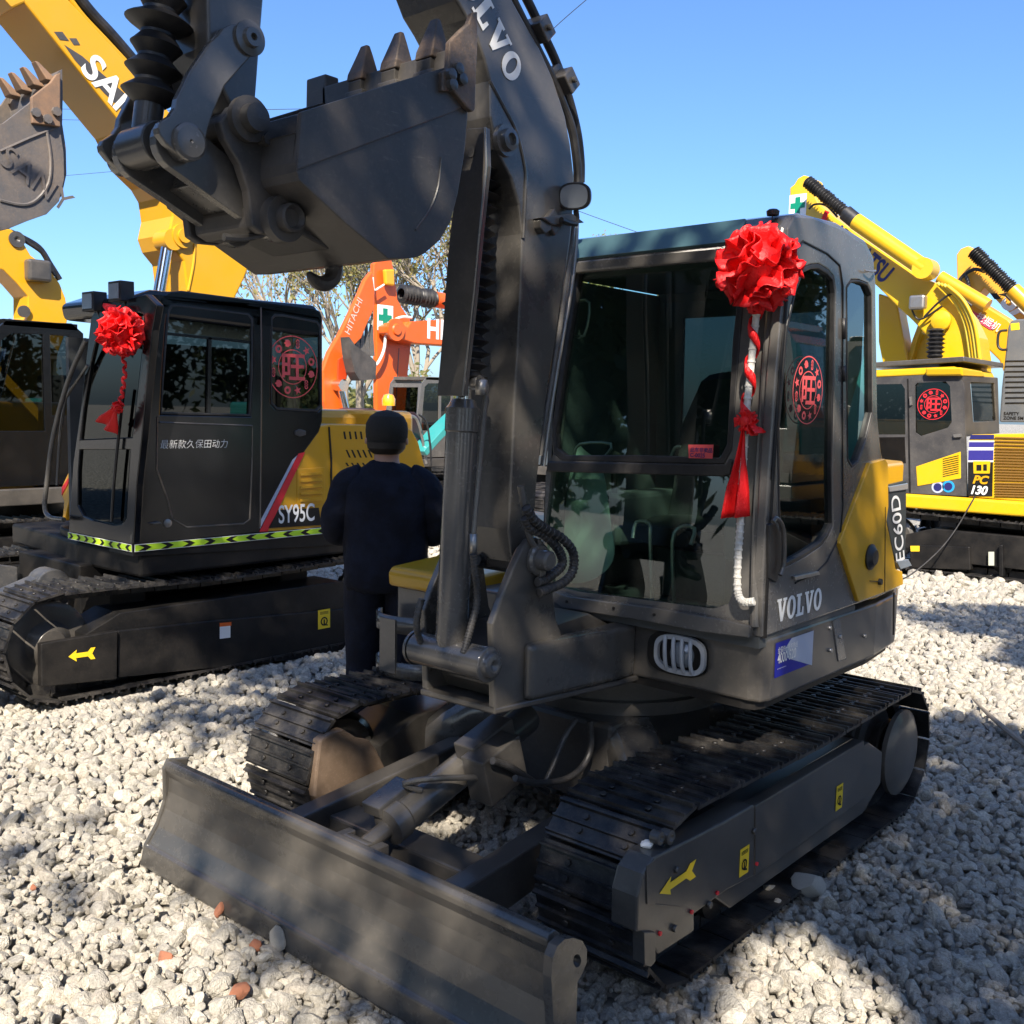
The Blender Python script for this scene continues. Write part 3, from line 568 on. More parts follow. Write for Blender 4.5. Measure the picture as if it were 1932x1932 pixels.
# sill bar under the windscreen
b = MB(); q = [atp('I', a, c, (0, -.535, 1), NY) for a, c in ((530, 690), (650, 735), (1100, 800), (1500, 850), (1932, 925), (2200, 970), (2420, 1030), (2400, 1140), (1932, 1082), (1300, 960), (590, 850), (490, 780))]; b.prism(q, (0, .05, 0)); b.build("cab_sill", m_cab, ex, bevel=.008)
for u, v in ((645, 788), (1100, 852), (1490, 915)): b = MB(); c = atp('I', u, v, (0, -.536, 1), NY); b.cyl(c, c+Vector((0, -.004, 0)), .006, n=8); b.build("bolt", m_black, upper)
b = MB(); b.box((-.02, -.5, 1.0), (.93, .30, 1.045)); b.box((-.04, -.46, 1.04), (-.02, .3, 2.3)); b.prism([(-.02, .30, 1.04), (.90, .30, 1.04), (.90, .28, 2.3), (-.02, .28, 2.3)], (0, .02, 0), [[(.10, .30, 1.55), (.80, .30, 1.55), (.80, .285, 2.2), (.10, .285, 2.2)]]); b.build("cab_tub", m_inner, cab)
b = MB(); b._add([(.10, .31, 1.55), (.80, .31, 1.55), (.80, .295, 2.2), (.10, .295, 2.2)], [(0, 1, 2, 3)]); b.build("rear_window", m_gl_dark, cab)
# seat, consoles, levers
b = MB(); L = []
for z, y, hw in ((1.22, .0, .20), (1.26, -.12, .22), (1.33, -.20, .22), (1.36, -.05, .22), (1.36, .06, .22), (1.50, .10, .22), (1.75, .14, .21), (1.92, .17, .15), (1.95, .22, .14), (1.6, .25, .20), (1.22, .2, .20)):
    L.append([Vector((.42-hw, y, z)), Vector((.42-hw*.5, y-.02, z+.01)), Vector((.42+hw*.5, y-.02, z+.01)), Vector((.42+hw, y, z))])
b.loft(L, closed=False, caps=False); b.box((.26, -.12, 1.05), (.58, .2, 1.24)); b.build("operator_seat", mat("black_seat_vinyl", (.03, .03, .03), .5), cab)
b = MB(); pts = fr('P', [(1030, 1060), (1030, 890), (1050, 790), (1085, 850), (1120, 860), (1150, 900), (1165, 1000), (1180, 1060), (1120, 1100), (1060, 1104)], -.14)
nn = len(pts); c = sum(pts, Vector())/nn; b._add([p+Vector((0, .05*math.sin(7*i), 0)) for i, p in enumerate(pts)]+[c+Vector((0, -.05, .05))], [(i, (i+1) % nn, nn) for i in range(nn)]); sc_ = b.build("protective_seat_sheet", m_seat, cab); sc_.modifiers.new("s", 'SUBSURF').levels = 2; sc_.modifiers.new("t", 'SOLIDIFY').thickness = .006
for sx in (-1, 1):
    b = MB(); b.box((.42+sx*.30-.07, -.28, 1.25), (.42+sx*.30+.07, .18, 1.46)); b.build("arm_console", m_inner, cab, bevel=.02)
    b = MB(); b.tube([(.42+sx*.30, -.22, 1.45), (.42+sx*.29, -.24, 1.58), (.42+sx*.28, -.23, 1.62)], .018, 10, 3, rads=[.012, .016, .022]); b.build("control_lever", m_rubber, cab)
    b = MB(); b.tube([(.42+sx*.05, -.30, 1.05), (.42+sx*.05, -.33, 1.3), (.42+sx*.07, -.31, 1.36), (.42+sx*.13, -.31, 1.36), (.42+sx*.13, -.33, 1.30)], .008, 8, 3); b.build("travel_lever", m_steel, cab)
b = MB(); b.box((.76, -.40, 1.05), (.88, -.28, 1.42)); b.obox((.80, -.36, 1.50), (1, .3, 0), (-.3, 1, .3), (0, -.3, 1), .09, .015, .06); b.build("monitor", m_inner, cab, bevel=.01)
for xq in ((.10, .20), (.62, .70)):
    hose("windscreen_latch", fr('C', [(260, 1435), (290, 1372), (440, 1372), (405, 1440)] if xq[0] < .3 else [(720, 1465), (730, 1430), (750, 1390), (778, 1385)], -.03), .006, m_steel, cab, smooth=3)
hose("side_grab_bar", fr('C', [(270, 685), (335, 690), (310, 848), (240, 840)], -.04), .006, m_steel, cab, smooth=3)
# --- nose bracket
nose_plan = [(-.02, -1.165), (.325, -1.155), (.415, -.56), (.42, -.44), (-.10, -.44), (-.08, -.9)]
b = MB(); b.prism([(x, y, .782) for x, y in nose_plan], (0, 0, .022)); nose = b.build("boom_bracket", m_frame, ex, bevel=.006)
pl = [(-1.155, .80), (-1.165, .98), (-1.175, 1.09), (-1.135, 1.17), (-1.08, 1.26), (-1.035, 1.325), (-1.0, 1.352), (-.96, 1.358), (-.92, 1.34), (-.895, 1.29), (-.87, 1.2), (-.84, 1.06), (-.80, .99), (-.46, .985), (-.46, .80)]
b = MB(); b.prism(yz(pl, .325), (-.03, 0, 0)); b.build("bracket_plate", m_grey, nose, bevel=.008, seg=3)
b = MB(); b.prism(yz(pl, .008), (-.03, 0, 0)); b.build("bracket_plate", m_grey, nose, bevel=.008, seg=3)
b = MB(); b.prism([(x, y, .803) for x, y in [(.322, -1.02), (.36, -1.01), (.412, -.60), (.415, -.465), (.322, -.465)]], (0, 0, .195)); b.build("bracket_wing", m_grey, nose, bevel=.028, seg=4)
b = MB(); b.prism([(.0, y, z) for y, z in [(-1.06, .803), (-1.09, .86), (-1.0, .93), (-.9, 1.02), (-.6, 1.04), (-.47, .98), (-.47, .803)]], (.295, 0, 0)); b.build("bracket_core", m_frame, nose, bevel=.01)
pn = Vector((.27, -.926, 1.282))
b = MB(); b.lathe((.326, pn.y-.03, pn.z+.0), (1, 0, 0), [(0, .055), (.012, .055), (.02, .048), (.02, .036), (.055, .034), (.062, .026), (.062, 0)], 28); b.lathe((-.03, pn.y-.03, pn.z), (-1, 0, 0), [(0, .05), (.04, .04), (.04, 0)], 20); b.build("boom_pin", m_cab, nose)
b = MB(); b.obox((.34, pn.y-.02, pn.z-.055), (1, 0, 0), (0, 1, 0), (0, 0, 1), .008, .016, .02); b.build("pin_lock", m_cab, nose, bevel=.003)
# --- boom
bw = .12
fe = [(862, 0), (882, 35), (901, 74), (914, 112), (924, 152), (925, 219), (936, 281), (950, 308), (964, 335), (979, 387), (985, 441), (982, 540), (976, 660), (970, 760), (963, 916), (960, 1000)]
be = [(1008, 1000), (1013, 916), (1030, 760), (1052, 620), (1066, 519), (1080, 422), (1084, 336), (1077, 273), (1067, 219), (1045, 150), (1018, 90), (992, 45), (967, 0)]
fp = [(p.y, p.z) for p in W('P', fe, 0, BX+bw)]; bp_ = [(p.y, p.z) for p in W('P', be, 0, BX+bw)]
foot = [(pn.y-.03+.06*math.cos(R(a)), pn.z+.06*math.sin(R(a))) for a in (190, 220, 250, 280, 310, 340, 10)]
prof = [(-1.92, 3.80), (-1.6, 3.42)]+fp+foot+bp_+[(-1.45, 3.62), (-1.85, 3.98)]
b = MB(); b.prism(yz(prof, BX+bw), (-2*bw, 0, 0)); boom = b.build("boom", m_grey, ex, bevel=.008, seg=3)
# reinforcement along the boom's inner edge
re_ = W('P', [(925, 219), (936, 281), (950, 308), (964, 335), (979, 387), (985, 441), (984, 560), (978, 570), (973, 441), (964, 392), (950, 350), (930, 318), (918, 285), (913, 230)], 0, BX+bw+.004)
cb = W1('B', 1470, 680, 0, BX+bw)
b = MB(); b.lathe(cb+Vector((-.002, 0, 0)), (1, 0, 0), [(0, .052), (.016, .050), (.016, .036), (.034, .034), (.036, .020), (.022, .018), (.022, 0)], 26); b.build("cylinder_pin", m_cab, boom)
b = MB(); q = W('B', [(1400, 390), (1470, 520), (1530, 640), (1568, 800), (1572, 900), (1560, 1150), (1550, 1150), (1555, 900), (1540, 800), (1500, 660), (1440, 540), (1385, 470)], 0, BX+bw+.001); b.tube([Vector(p) for p in q[:6]], .006, 6, 3); b.build("weld_seam", m_grey, boom)
# maker's lettering on the boom
v0 = W1('B', 1268, -110, 0, BX+bw+.001); v1 = W1('B', 1510, 400, 0, BX+bw+.001); dd = (v1-v0).normalized(); nn_ = Vector((1, 0, 0)); upd = nn_.cross(dd)
a0, a1 = W('B', [(1455, 262), (1520, 400)], 0, BX+bw+.001); dd = (W1('B', 1535, 400, 0, .27)-W1('B', 1385, 95, 0, .27)).normalized(); upd = nn_.cross(dd)
h_ = .095; sxx = 1.05; oc = W1('B', 1503, 318, 0, BX+bw+.001); st_ = oc-dd*(((1.0+.94+.86+1.0)*.92+.12+.414)*h_*sxx)-upd*(h_*.5); slab_word("maker_lettering", "VOLVO", st_, dd, upd, h_, m_white, boom, sx=sxx)
# pipes and hoses along the boom's back
for k, (pp, rr, m_) in enumerate([([(1490, -40), (1560, 100), (1625, 230), (1700, 380), (1760, 520), (1800, 640), (1822, 800), (1825, 900)], .016, m_rubber), ([(1560, -40), (1610, 60), (1660, 170), (1720, 300), (1780, 470), (1822, 640), (1838, 780), (1838, 880)], .016, m_rubber), ([(1800, 1060), (1790, 1200), (1762, 1400), (1725, 1650), (1695, 1850), (1660, 2050), (1640, 2200)], .011, m_cab), ([(1818, 1060), (1812, 1200), (1790, 1400), (1745, 1650), (1712, 1850), (1682, 2050), (1655, 2250)], .010, m_steel), ([(1780, 880), (1788, 1000), (1770, 1200), (1730, 1450)], .009, m_steel)]):
    hose("boom_hose" if k < 2 else "boom_pipe", W('B', pp, 0, BX+bw-.02-.045*(k % 2)), rr, m_, boom)
for (u, v) in ((1625, 150), (1745, 400), (1660, 1080)):
    b = MB(); c = W1('B', u, v, 0, BX+bw-.03); b.obox(c, (1, 0, 0), dd, upd, .05, .035, .03); b.cyl(c+Vector((.05, 0, 0)), c+Vector((.065, 0, 0)), .012, n=6); b.build("hose_clamp", m_frame, boom, bevel=.005)
b = MB(); q = W('B', [(1700, 330), (1735, 305), (1760, 330), (1785, 420), (1780, 450), (1750, 430)], 0, BX+bw-.03); b.prism(q, (-.03, 0, 0)); b.build("clamp_plate", m_frame, boom, bevel=.004)
# work lamp on the boom
lb = W1('B', 1745, 1062, 0, BX+bw+.05)
b = MB(); b.prism(W('B', [(1650, 1050), (1800, 1030), (1860, 1075), (1700, 1085)], 0, BX+bw+.04), (-.05, 0, 0)); b.prism(W('B', [(1645, 1060), (1690, 1055), (1700, 1110), (1670, 1130), (1645, 1100)], 0, BX+bw+.03), (-.04, 0, 0)); br = b.build("lamp_bracket", m_frame, boom, bevel=.004)
lc = W1('B', 1815, 950, 0, BX+bw+.04); ld = Vector((.35, -.9, -.12)).normalized(); lx = Vector((0, 0, 1)).cross(ld).normalized(); ly = ld.cross(lx)
b = MB(); loops = []
for t, s in ((-.055, .25), (-.05, .55), (-.03, .8), (.0, .97), (.018, 1), (.022, .95)): loops.append([lc+ld*t+lx*q[0]*s+ly*q[1]*s for q in [sup(a, .058, .046, 2.6) for a in A_]])
b.loft(loops); b.tube([lc-ly*.045, lc-ly*.09, lb], .010, 8, 2); wl = b.build("work_lamp", m_rubber, boom)
b = MB(); b._add([lc+ld*.0235+lx*q[0]*.84+ly*q[1]*.84 for q in [sup(a, .058, .046, 2.6) for a in A_]], [tuple(range(36))]); b.build("lamp_lens", m_lens, wl)
# --- boom cylinder
cf = Vector((BX, -1.19, .958)); ct = Vector((BX, cb.y, cb.z)); cd = (ct-cf).normalized(); L_ = (ct-cf).length
b = MB(); b.lathe(cf, cd, [(.03, 0), (.03, .045), (.06, .054), (.75, .054), (.755, .058), (.83, .058), (.84, .05), (.86, .04), (.86, 0)], 30); bcy = b.build("boom_cylinder", m_cab, ex)
b = MB(); b.cyl(cf+Vector((-.16, 0, 0)), cf+Vector((.17, 0, 0)), .056, n=28); b.lathe(cf+Vector((.17, 0, 0)), (1, 0, 0), [(0, .06), (.01, .06), (.012, .045), (.03, .04), (.034, .02), (.02, .0)], 22); b.lathe(cf+Vector((-.16, 0, 0)), (-1, 0, 0), [(0, .06), (.015, .06), (.018, 0)], 22); b.build("cylinder_foot", m_cab, bcy, bevel=.004)
b = MB(); b.cyl(cf+cd*.86, ct, .026); b.build("cylinder_rod", m_chrome, bcy)
b = MB(); b.lathe(cf+cd*.895, cd, [(0, .05), (.018, .05), (.02, .03)], 20); b.build("bellows_clip", m_white, bcy)
b = MB(); bellows(b, cf+cd*.915, cf+cd*1.66, .084, 19, .60, .12, 4); b.build("rod_bellows", m_rubber, bcy)
b = MB(); b.cyl(ct+Vector((-.11, 0, 0)), ct+Vector((.11, 0, 0)), .05); b.build("rod_eye", m_frame, bcy, bevel=.004)
gp_ = [(1290, 622), (1380, 615), (1386, 800), (1352, 1130), (1325, 1420), (1272, 1912), (1145, 1912), (1172, 1600), (1196, 1250), (1213, 1080), (1238, 900), (1270, 760)]
gq = W('B', gp_, 1, -1.225)
b = MB(); b.prism(gq, (0, .008, 0)); q = [gq[1], gq[2], gq[3], gq[4], gq[5]]
for i in range(4): b.prism([q[i], q[i+1], q[i+1]+Vector((-.008, 0, 0)), q[i]+Vector((-.008, 0, 0))], (0, .02, 0))
rg = b.build("rod_guard", m_frame, bcy, bevel=.002)
b = MB(); b.tube([p+Vector((0, -.002, 0)) for p in q], .004, 6, 1); c = W1('B', 1308, 732, 1, -1.2265); b.lathe(c, NY, [(0, .018), (.001, .018), (.0012, 0)], 16); b.build("guard_edge", m_cab, rg)
hose("cylinder_pipe", W('P', [(903, 712), (915, 722), (917, 740), (912, 800), (905, 880), (898, 960), (893, 1010)], 0, BX+.09), .009, m_cab, bcy)
b = MB(); c = W1('P', 908, 728, 0, BX+.09); b.cyl(c+Vector((0, 0, -.03)), c+Vector((0, 0, .02)), .02, n=12); b.cyl(c+Vector((0, 0, .012)), c+Vector((-.05, .0, .012)), .018, n=12); c = W1('P', 893, 1030, 0, BX+.09); b.cyl(c+Vector((0, 0, .04)), c-Vector((0, 0, .03)), .013, n=10); b.build("pipe_union", m_steel, bcy)
hose("cylinder_hose", W('F', [(822, 400), (828, 480), (842, 580), (838, 680), (812, 780), (790, 860), (770, 930)], 0, BX+.10), .0125, m_hose, bcy, ribs=22)
hose("cylinder_hose", W('F', [(545, 640), (525, 720), (520, 800), (540, 870)], 0, BX-.10), .0125, m_hose, bcy, ribs=10)
# hoses at the boom foot
hose("boom_foot_hose", W('I', [(250, -120), (330, 0), (450, 90), (590, 170), (690, 280), (715, 400), (690, 520), (600, 610), (470, 665), (380, 700)], 0, .37), .0165, m_hose, ex, ribs=30)
hose("boom_foot_hose", W('I', [(240, -20), (300, 80), (420, 140), (530, 240), (590, 340), (600, 430), (540, 500), (430, 580), (360, 600)], 0, .35), .0165, m_hose, ex, ribs=26)
hose("boom_foot_hose", W('I', [(200, -330), (240, -100), (260, 60), (300, 200), (380, 330), (430, 450)], 0, .33), .012, m_cab, ex)
b = MB(); b.prism(W('I', [(370, 180), (400, 180), (460, 500), (430, 530), (385, 330)], 0, .34), (-.03, 0, 0)); b.build("hose_bracket", m_cab, ex, bevel=.003)
hose("cross_hose", W('F', [(840, 430), (920, 440), (1000, 445), (1050, 430)], 0, .12), .02, m_rubber, ex)
# --- arm
AX, aw = BX, .10
ap = [(391, 0), (393, 84), (410, 150), (438, 205), (446, 240), (462, 252), (482, 248), (493, 228), (486, 200), (483, 190), (490, 100), (498, 0)]
aq = [(p.y, p.z) for p in W('P', ap, 0, AX+aw)]
b = MB(); b.prism(yz([(aq[0][0]-.02, 3.9)]+aq+[(aq[-1][0]+.06, 3.55), (aq[-1][0]+.02, 4.1)], AX+aw), (-2*aw, 0, 0)); arm = b.build("arm", m_grey, ex, bevel=.008, seg=3)
b = MB(); b.cyl((BX-.14, -1.93, 3.86), (BX+.14, -1.93, 3.86), .06); b.build("arm_pin", m_cab, arm)
rk = [(1540, 225), (1590, 250), (1640, 300), (1690, 375), (1685, 460), (1650, 550), (1560, 650), (1400, 830), (1335, 980), (1290, 1090), (1240, 1240), (1200, 1440), (1175, 1520), (1130, 1552), (1070, 1560), (1010, 1535), (940, 1480), (830, 1385), (760, 1290), (750, 1235), (775, 1180), (880, 1110), (925, 1040), (940, 950), (1000, 830), (1060, 700), (1180, 520), (1240, 430), (1320, 355), (1380, 275), (1460, 235)]
for k, x in enumerate((AX+aw+.045, AX-aw-.02)):
    q = [Vector((x, p.y, p.z)) for p in W('Q', rk, 0, AX+aw+.045)]; b = MB(); b.prism(q, (-.025, 0, 0)); b.build("rocker_plate", m_cab if k == 0 else m_grey, arm, bevel=.004)
c1 = W1('Q', 1632, 372, 0, AX+aw+.045); c2 = W1('Q', 1050, 1372, 0, AX+aw+.045)
b = MB(); b.lathe(c1, (1, 0, 0), [(-.3, .03), (0, .03), (0, .042), (.008, .042), (.010, .025), (.022, .022), (.022, .009), (.01, .009), (.01, 0)], 26); b.build("rocker_pin", m_cab, arm)
b = MB(); b.lathe(c2, (1, 0, 0), [(-.32, .038), (-.01, .038), (0, .044), (.008, .043), (.012, .036), (.013, .005), (.009, 0)], 30); b.build("rocker_pin", m_cab, arm)
# bucket cylinder
r0 = Vector((BX, c2.y, c2.z)); r0 = Vector((BX-.02, c2.y-.02, c2.z+.01)); rtop = W1('A', 878, -60, 0, BX); rd = (rtop-r0).normalized()
b = MB(); b.cyl(r0, r0+rd*1.5, .022); bcl = b.build("bucket_cylinder", m_chrome, ex)
b = MB(); bellows(b, r0+rd*.10, r0+rd*.95, .075, 15, .55, .22, 9); b.build("rod_bellows", m_rubber, bcl)
b = MB(); b.cyl(r0+rd*.95, r0+rd*1.75, .055, n=24); b.build("cylinder_barrel", m_cab, bcl)
b = MB(); b.cyl(r0+Vector((-.055, 0, 0)), r0+Vector((.075, 0, 0)), .05, n=22); b.cyl(r0, r0+rd*.11, .035); b.build("rod_eye", m_frame, bcl, bevel=.004)
# bucket link
lp0 = Vector((0, c2.y, c2.z)); l1 = W1('B', 400, 1060, 0, BX+.13); lp1 = Vector((0, l1.y, l1.z)); ld_ = (lp1-lp0).normalized(); ln = Vector((0, -ld_.z, ld_.y)); La = (lp1-lp0).length
cap = []
for i in range(11): a = math.pi/2+math.pi*i/10; cap.append(lp0+ld_*(.062*math.cos(a))+ln*(.062*math.sin(a)))
for i in range(11): a = -math.pi/2+math.pi*i/10; cap.append(lp1+ld_*(.052*math.cos(a))+ln*(.052*math.sin(a)))
for x in (BX+.105, BX-.075):
    b = MB(); b.prism([p+Vector((x, 0, 0)) for p in cap], (-.03, 0, 0)); b.build("link_plate", m_cab, arm, bevel=.004)
b = MB(); b.prism([lp0+ld_*(.10)+ln*.03+Vector((BX-.075, 0, 0)), lp0+ld_*(La-.08)+ln*.03+Vector((BX-.075, 0, 0)), lp0+ld_*(La-.08)-ln*.03+Vector((BX-.075, 0, 0)), lp0+ld_*.10-ln*.03+Vector((BX-.075, 0, 0))], (.15, 0, 0)); b.build("link_web", m_grey, arm, bevel=.004)
# --- bucket
KN, KF = BX+.30, BX-.30
kp = [(478, 640), (490, 540), (840, 430), (1170, 330), (1292, 300), (1293, 560), (1275, 760), (1245, 940), (1212, 1070), (1160, 1160), (1090, 1222), (1050, 1243), (980, 1250), (910, 1250), (700, 1075), (480, 872), (466, 830), (464, 780)]
kq = [(p.y, p.z) for p in W('B', kp, 0, KN)]
b = MB()
for x in (KN, KF+.014): b.prism(yz(kq, x), (-.014, 0, 0))
N0 = 4; shell = kq[N0:]+[kq[0]]
cy, cz = sum(p[0] for p in shell)/len(shell), sum(p[1] for p in shell)/len(shell)
inn = [(p[0]+(cy-p[0])*.05, p[1]+(cz-p[1])*.05) for p in shell]
b.prism(yz(shell+inn[::-1], KN-.014), (-(KN-KF)+.028, 0, 0)); bk = b.build("bucket", m_bucket, ex, bevel=.003)
b = MB(); q = W('B', [(490, 540), (1170, 330), (1292, 300), (1292, 505), (1205, 548), (470, 820)], 0, KN+.006); b.prism(q, (-.006, 0, 0)); b.build("edge_strip", m_bucket, bk, bevel=.002)
q = W('B', [(1165, 760), (1150, 900), (1110, 1010), (1040, 1110)], 0, KN); b = MB(); b.tube(q, .0035, 6, 4); b.build("weld_seam", m_bucket, bk)
# lip, side cutter, teeth
lipy, lipz = kq[4]
b = MB(); b.box((KF, lipy-.035, lipz-.06), (KN, lipy+.012, lipz+.035)); b.build("cutting_lip", m_bucket, bk, bevel=.004)
b = MB(); b.prism(W('B', [(1172, 345), (1200, 330), (1208, 200), (1255, 150), (1300, 110), (1318, 60), (1342, 55), (1342, 230), (1335, 350), (1330, 530), (1318, 540), (1292, 520), (1225, 440), (1172, 440)], 0, KN+.022), (-.02, 0, 0)); sc1 = b.build("side_cutter", m_tooth, bk, bevel=.004)
for (u, v) in ((1205, 362), (1240, 335), (1210, 410), (1258, 385)): b = MB(); c = W1('B', u, v, 0, KN+.022); b.lathe(c, (1, 0, 0), [(0, .017), (.014, .016), (.016, .008), (.016, 0)], 12); b.build("bolt", m_frame, sc1)
for k, (u, v) in enumerate(((1125, 110), (952, 172), (790, 235))):
    tip = atp('B', u, v, (0, lipy-.01, 0), NY); x = tip.x; tz_ = tip.z; bz = lipz-.02
    H_ = tz_-bz; b = MB(); L = []
    for t, wx, dy, oy in ((0, .030, .034, 0), (.26, .030, .036, -.004), (.27, .035, .038, -.004), (.42, .035, .034, -.006), (.8, .022, .016, -.008), (1, .014, .007, -.01)):
        L.append([Vector((x+sx*wx+.022*t, lipy-.012+oy+sy*dy, bz+t*H_)) for sx, sy in ((-1, -1), (1, -1), (1, 1), (-1, 1))])
    b.loft(L[2:], smooth=False); tt_ = b.build("tooth", m_tooth, bk, bevel=.004)
    b = MB(); b.loft(L[:2]+[L[1]], smooth=False); b.box((x-.04, lipy-.05, bz-.03), (x+.04, lipy+.03, bz+.01)); b.build("tooth_adapter", m_bucket, tt_, bevel=.003)
c = atp('B', 592, 440, (0, lipy-.01, 0), NY)
b = MB(); b.prism([Vector((c.x-.055, lipy-.035, lipz-.03)), Vector((c.x+.05, lipy-.035, lipz-.03)), Vector((c.x+.045, lipy-.035, c.z+.04)), Vector((c.x-.052, lipy-.035, c.z+.04))], (0, .055, 0)); b.build("tooth_adapter", m_bucket, bk, bevel=.006)
# hinge ears
q = W('B', [(322, 592), (480, 548), (700, 560), (700, 980), (560, 930), (420, 860), (325, 780)], 0, BX+.17); b = MB(); b.prism(q, (-.34, 0, 0)); b.build("hinge_box", m_bucket, bk, bevel=.006)
ear = [(150, 512), (205, 498), (260, 515), (305, 585), (328, 680), (345, 800), (390, 900), (440, 985), (458, 1060), (435, 1115), (390, 1135), (300, 1125), (250, 1090), (240, 1000), (232, 920), (190, 790), (120, 670), (96, 590)]
for k, x in enumerate((BX+.155, BX-.125)):
    q = [Vector((x, p.y, p.z)) for p in W('B', ear, 0, BX+.155)]; b = MB(); b.prism(q, (-.03, 0, 0)); b.build("hinge_ear", m_bucket, bk, bevel=.005)
q = W('B', [(240, 1000), (250, 1090), (300, 1125), (390, 1135), (450, 1110), (620, 1200), (800, 1235), (700, 1075), (480, 872), (400, 900)], 0, BX+.14); b = MB(); b.prism(q, (-.26, 0, 0)); b.build("hinge_base", m_bucket, bk, bevel=.008)
p1 = W1('B', 225, 580, 0, BX+.155); p2 = W1('B', 400, 1065, 0, BX+.155)
b = MB(); b.lathe(p1, (1, 0, 0), [(-.33, .03), (0, .03), (0, .055), (.02, .055), (.022, .035), (.05, .033), (.052, 0)], 26); b.lathe(p1+Vector((.0, .045, -.04)), (1, 0, 0), [(0, .016), (.03, .016), (.031, 0)], 6); b.build("bucket_pin", m_bucket, bk)
b = MB(); b.lathe(p2+Vector((0, -.01, .0)), (1, 0, 0), [(-.32, .034), (0, .034), (0, .060), (.03, .058), (.032, .036), (.06, .036), (.064, .03), (.05, .022), (.05, 0)], 28); b.build("bucket_pin", m_bucket, bk)
hk = W('B', [(622, 1240), (648, 1290), (640, 1340), (610, 1368), (570, 1365), (540, 1340), (525, 1315)], 0, BX+.02)
b = MB(); b.tube(hk, .02, 12, 4, rads=[.030, .026, .024, .023, .020, .015, .007]); b.build("lifting_hook", m_bucket, bk)
b = MB(); b.tube(W('B', [(115, 1145), (200, 1150), (290, 1135), (330, 1115)], 0, BX+.1), .010, 8, 2); b.build("link_pipe", m_grey, arm)
# ================================================================== the black and yellow excavator on the left
sy = thing("crawler_excavator", "excavator with black cab, ochre yellow engine side and lime chevron tape", "excavator", (-4.35, .2, 0))
SXL = -3.3
T1 = crawler(sy, -3.475, .45, -.93, 1.55, .345, nshoe=42, side=1, m=m_track, mf=m_black, sag=.03)
T2 = crawler(sy, -5.225, .45, -.93, 1.55, .345, nshoe=42, side=-1, m=m_track, mf=m_black, sag=.03)
b = MB(); b.prism(W('M', [(232, 1500), (670, 1425), (665, 1700), (235, 1745)], 0, -3.235), (-.05, 0, 0)); b.prism(W('M', [(670, 1425), (1180, 1370), (1960, 1300), (1960, 1560), (670, 1690)], 0, -3.26), (-.05, 0, 0)); b.build("side_guard", m_black, T1, bevel=.008)
arrow("travel_arrow", W1('M', 541, 1550, 0, -3.235), W1('M', 388, 1572, 0, -3.235), .07, (1, 0, 0), T1)
b = MB(); q = W('E', [(965, 1520), (1012, 1514), (1012, 1570), (965, 1576)], 0, -3.259); b._add(q, [(0, 1, 2, 3)]); wl_ = b.build("notice_label", m_white, T1)
b = MB(); q = W('E', [(965, 1507), (1016, 1502), (1016, 1518), (965, 1523)], 0, -3.2585); b._add(q, [(0, 1, 2, 3)]); b.build("label_band", m_orange, wl_)
warn_label("warning_label", W1('E', 1396, 1535, 0, -3.2595), (0, 1, 0), (0, 0, 1), .11, .14, T1)
b = MB(); b.lathe((-4.35, .25, .70), (0, 0, 1), [(0, 0), (0, .55), (.12, .55), (.12, .6), (.2, .6), (.2, 0)], 32); b.box((-4.8, -.5, .3), (-3.9, 1.1, .72))
for sx in (-1, 1):
    for sy_ in (-.35, .95): b.prism([(-4.35+sx*.3, sy_-.15, .35), (-4.35+sx*.3, sy_+.15, .35), (-4.35+sx*.8, sy_+.12, .3), (-4.35+sx*.8, sy_-.12, .3)], (0, 0, .28))
b.build("undercarriage", m_black, sy, bevel=.01)
b = MB(); b.prism([(-4.7, y, z) for y, z in [(-1.5, .25), (-1.5, .42), (-.75, .66), (-.55, .62), (-.55, .45)]], (-.12, 0, 0)); b.build("blade_arm", mat("slate_grey_paint", (.05, .053, .06), .4, dirt=DUST, dirt_amt=.3), sy, bevel=.008)
b = MB(); b.prism([(-3.95, y, z) for y, z in [(-1.5, .25), (-1.5, .42), (-.75, .66), (-.55, .62), (-.55, .45)]], (-.12, 0, 0)); b.cyl((-4.08, -.66, .60), (-3.92, -.66, .60), .11)
b.build("blade_arm", mat("slate_grey_paint", (.05, .053, .06), .4, dirt=DUST, dirt_amt=.3), sy, bevel=.008)
b = MB(); b.box((-5.45, -1.62, .03), (-3.25, -1.5, .5)); b.build("dozer_blade", m_black, sy, bevel=.02)
# body
Y0 = -.447
b = MB(); b.prism([(x, y, .70) for x, y in [(-3.32, Y0+.05), (-3.32, 1.9), (-3.6, 2.25), (-4.35, 2.4), (-5.1, 2.2), (-5.38, 1.8), (-5.38, -.3), (-4.7, -.35), (-4.1, -.42)]], (0, 0, .15)); sf = b.build("upper_frame", m_black, sy, bevel=.02)
b = MB(); b.prism(W('E', [(590, 1163), (1150, 1108), (1530, 1072), (1850, 1045), (1850, 1110), (1400, 1170), (585, 1215)], 0, -3.305), (-.3, 0, 0)); b.build("side_skirt", m_black, sy, bevel=.006)
hp2 = W('P', [(497, 1003), (560, 868), (590, 820), (604, 803), (625, 800), (762, 803), (778, 812), (790, 835), (802, 880), (812, 985), (650, 997)], 0, SXL-.006)
b = MB(); b.prism(hp2, (-.4, 0, 0)); side = b.build("engine_side", m_yel2, sy, bevel=.02, seg=3)
b = MB(); b.prism([(x, y, .88) for x, y in [(-3.6, .6), (-3.6, 1.5), (-3.35, 1.6), (-3.5, 2.1), (-4.35, 2.35), (-5.1, 2.15), (-5.36, 1.7), (-5.36, .3), (-4.7, .3)]], (0, 0, .88)); b.build("engine_hood", m_yel2, sy, bevel=.06, seg=3)
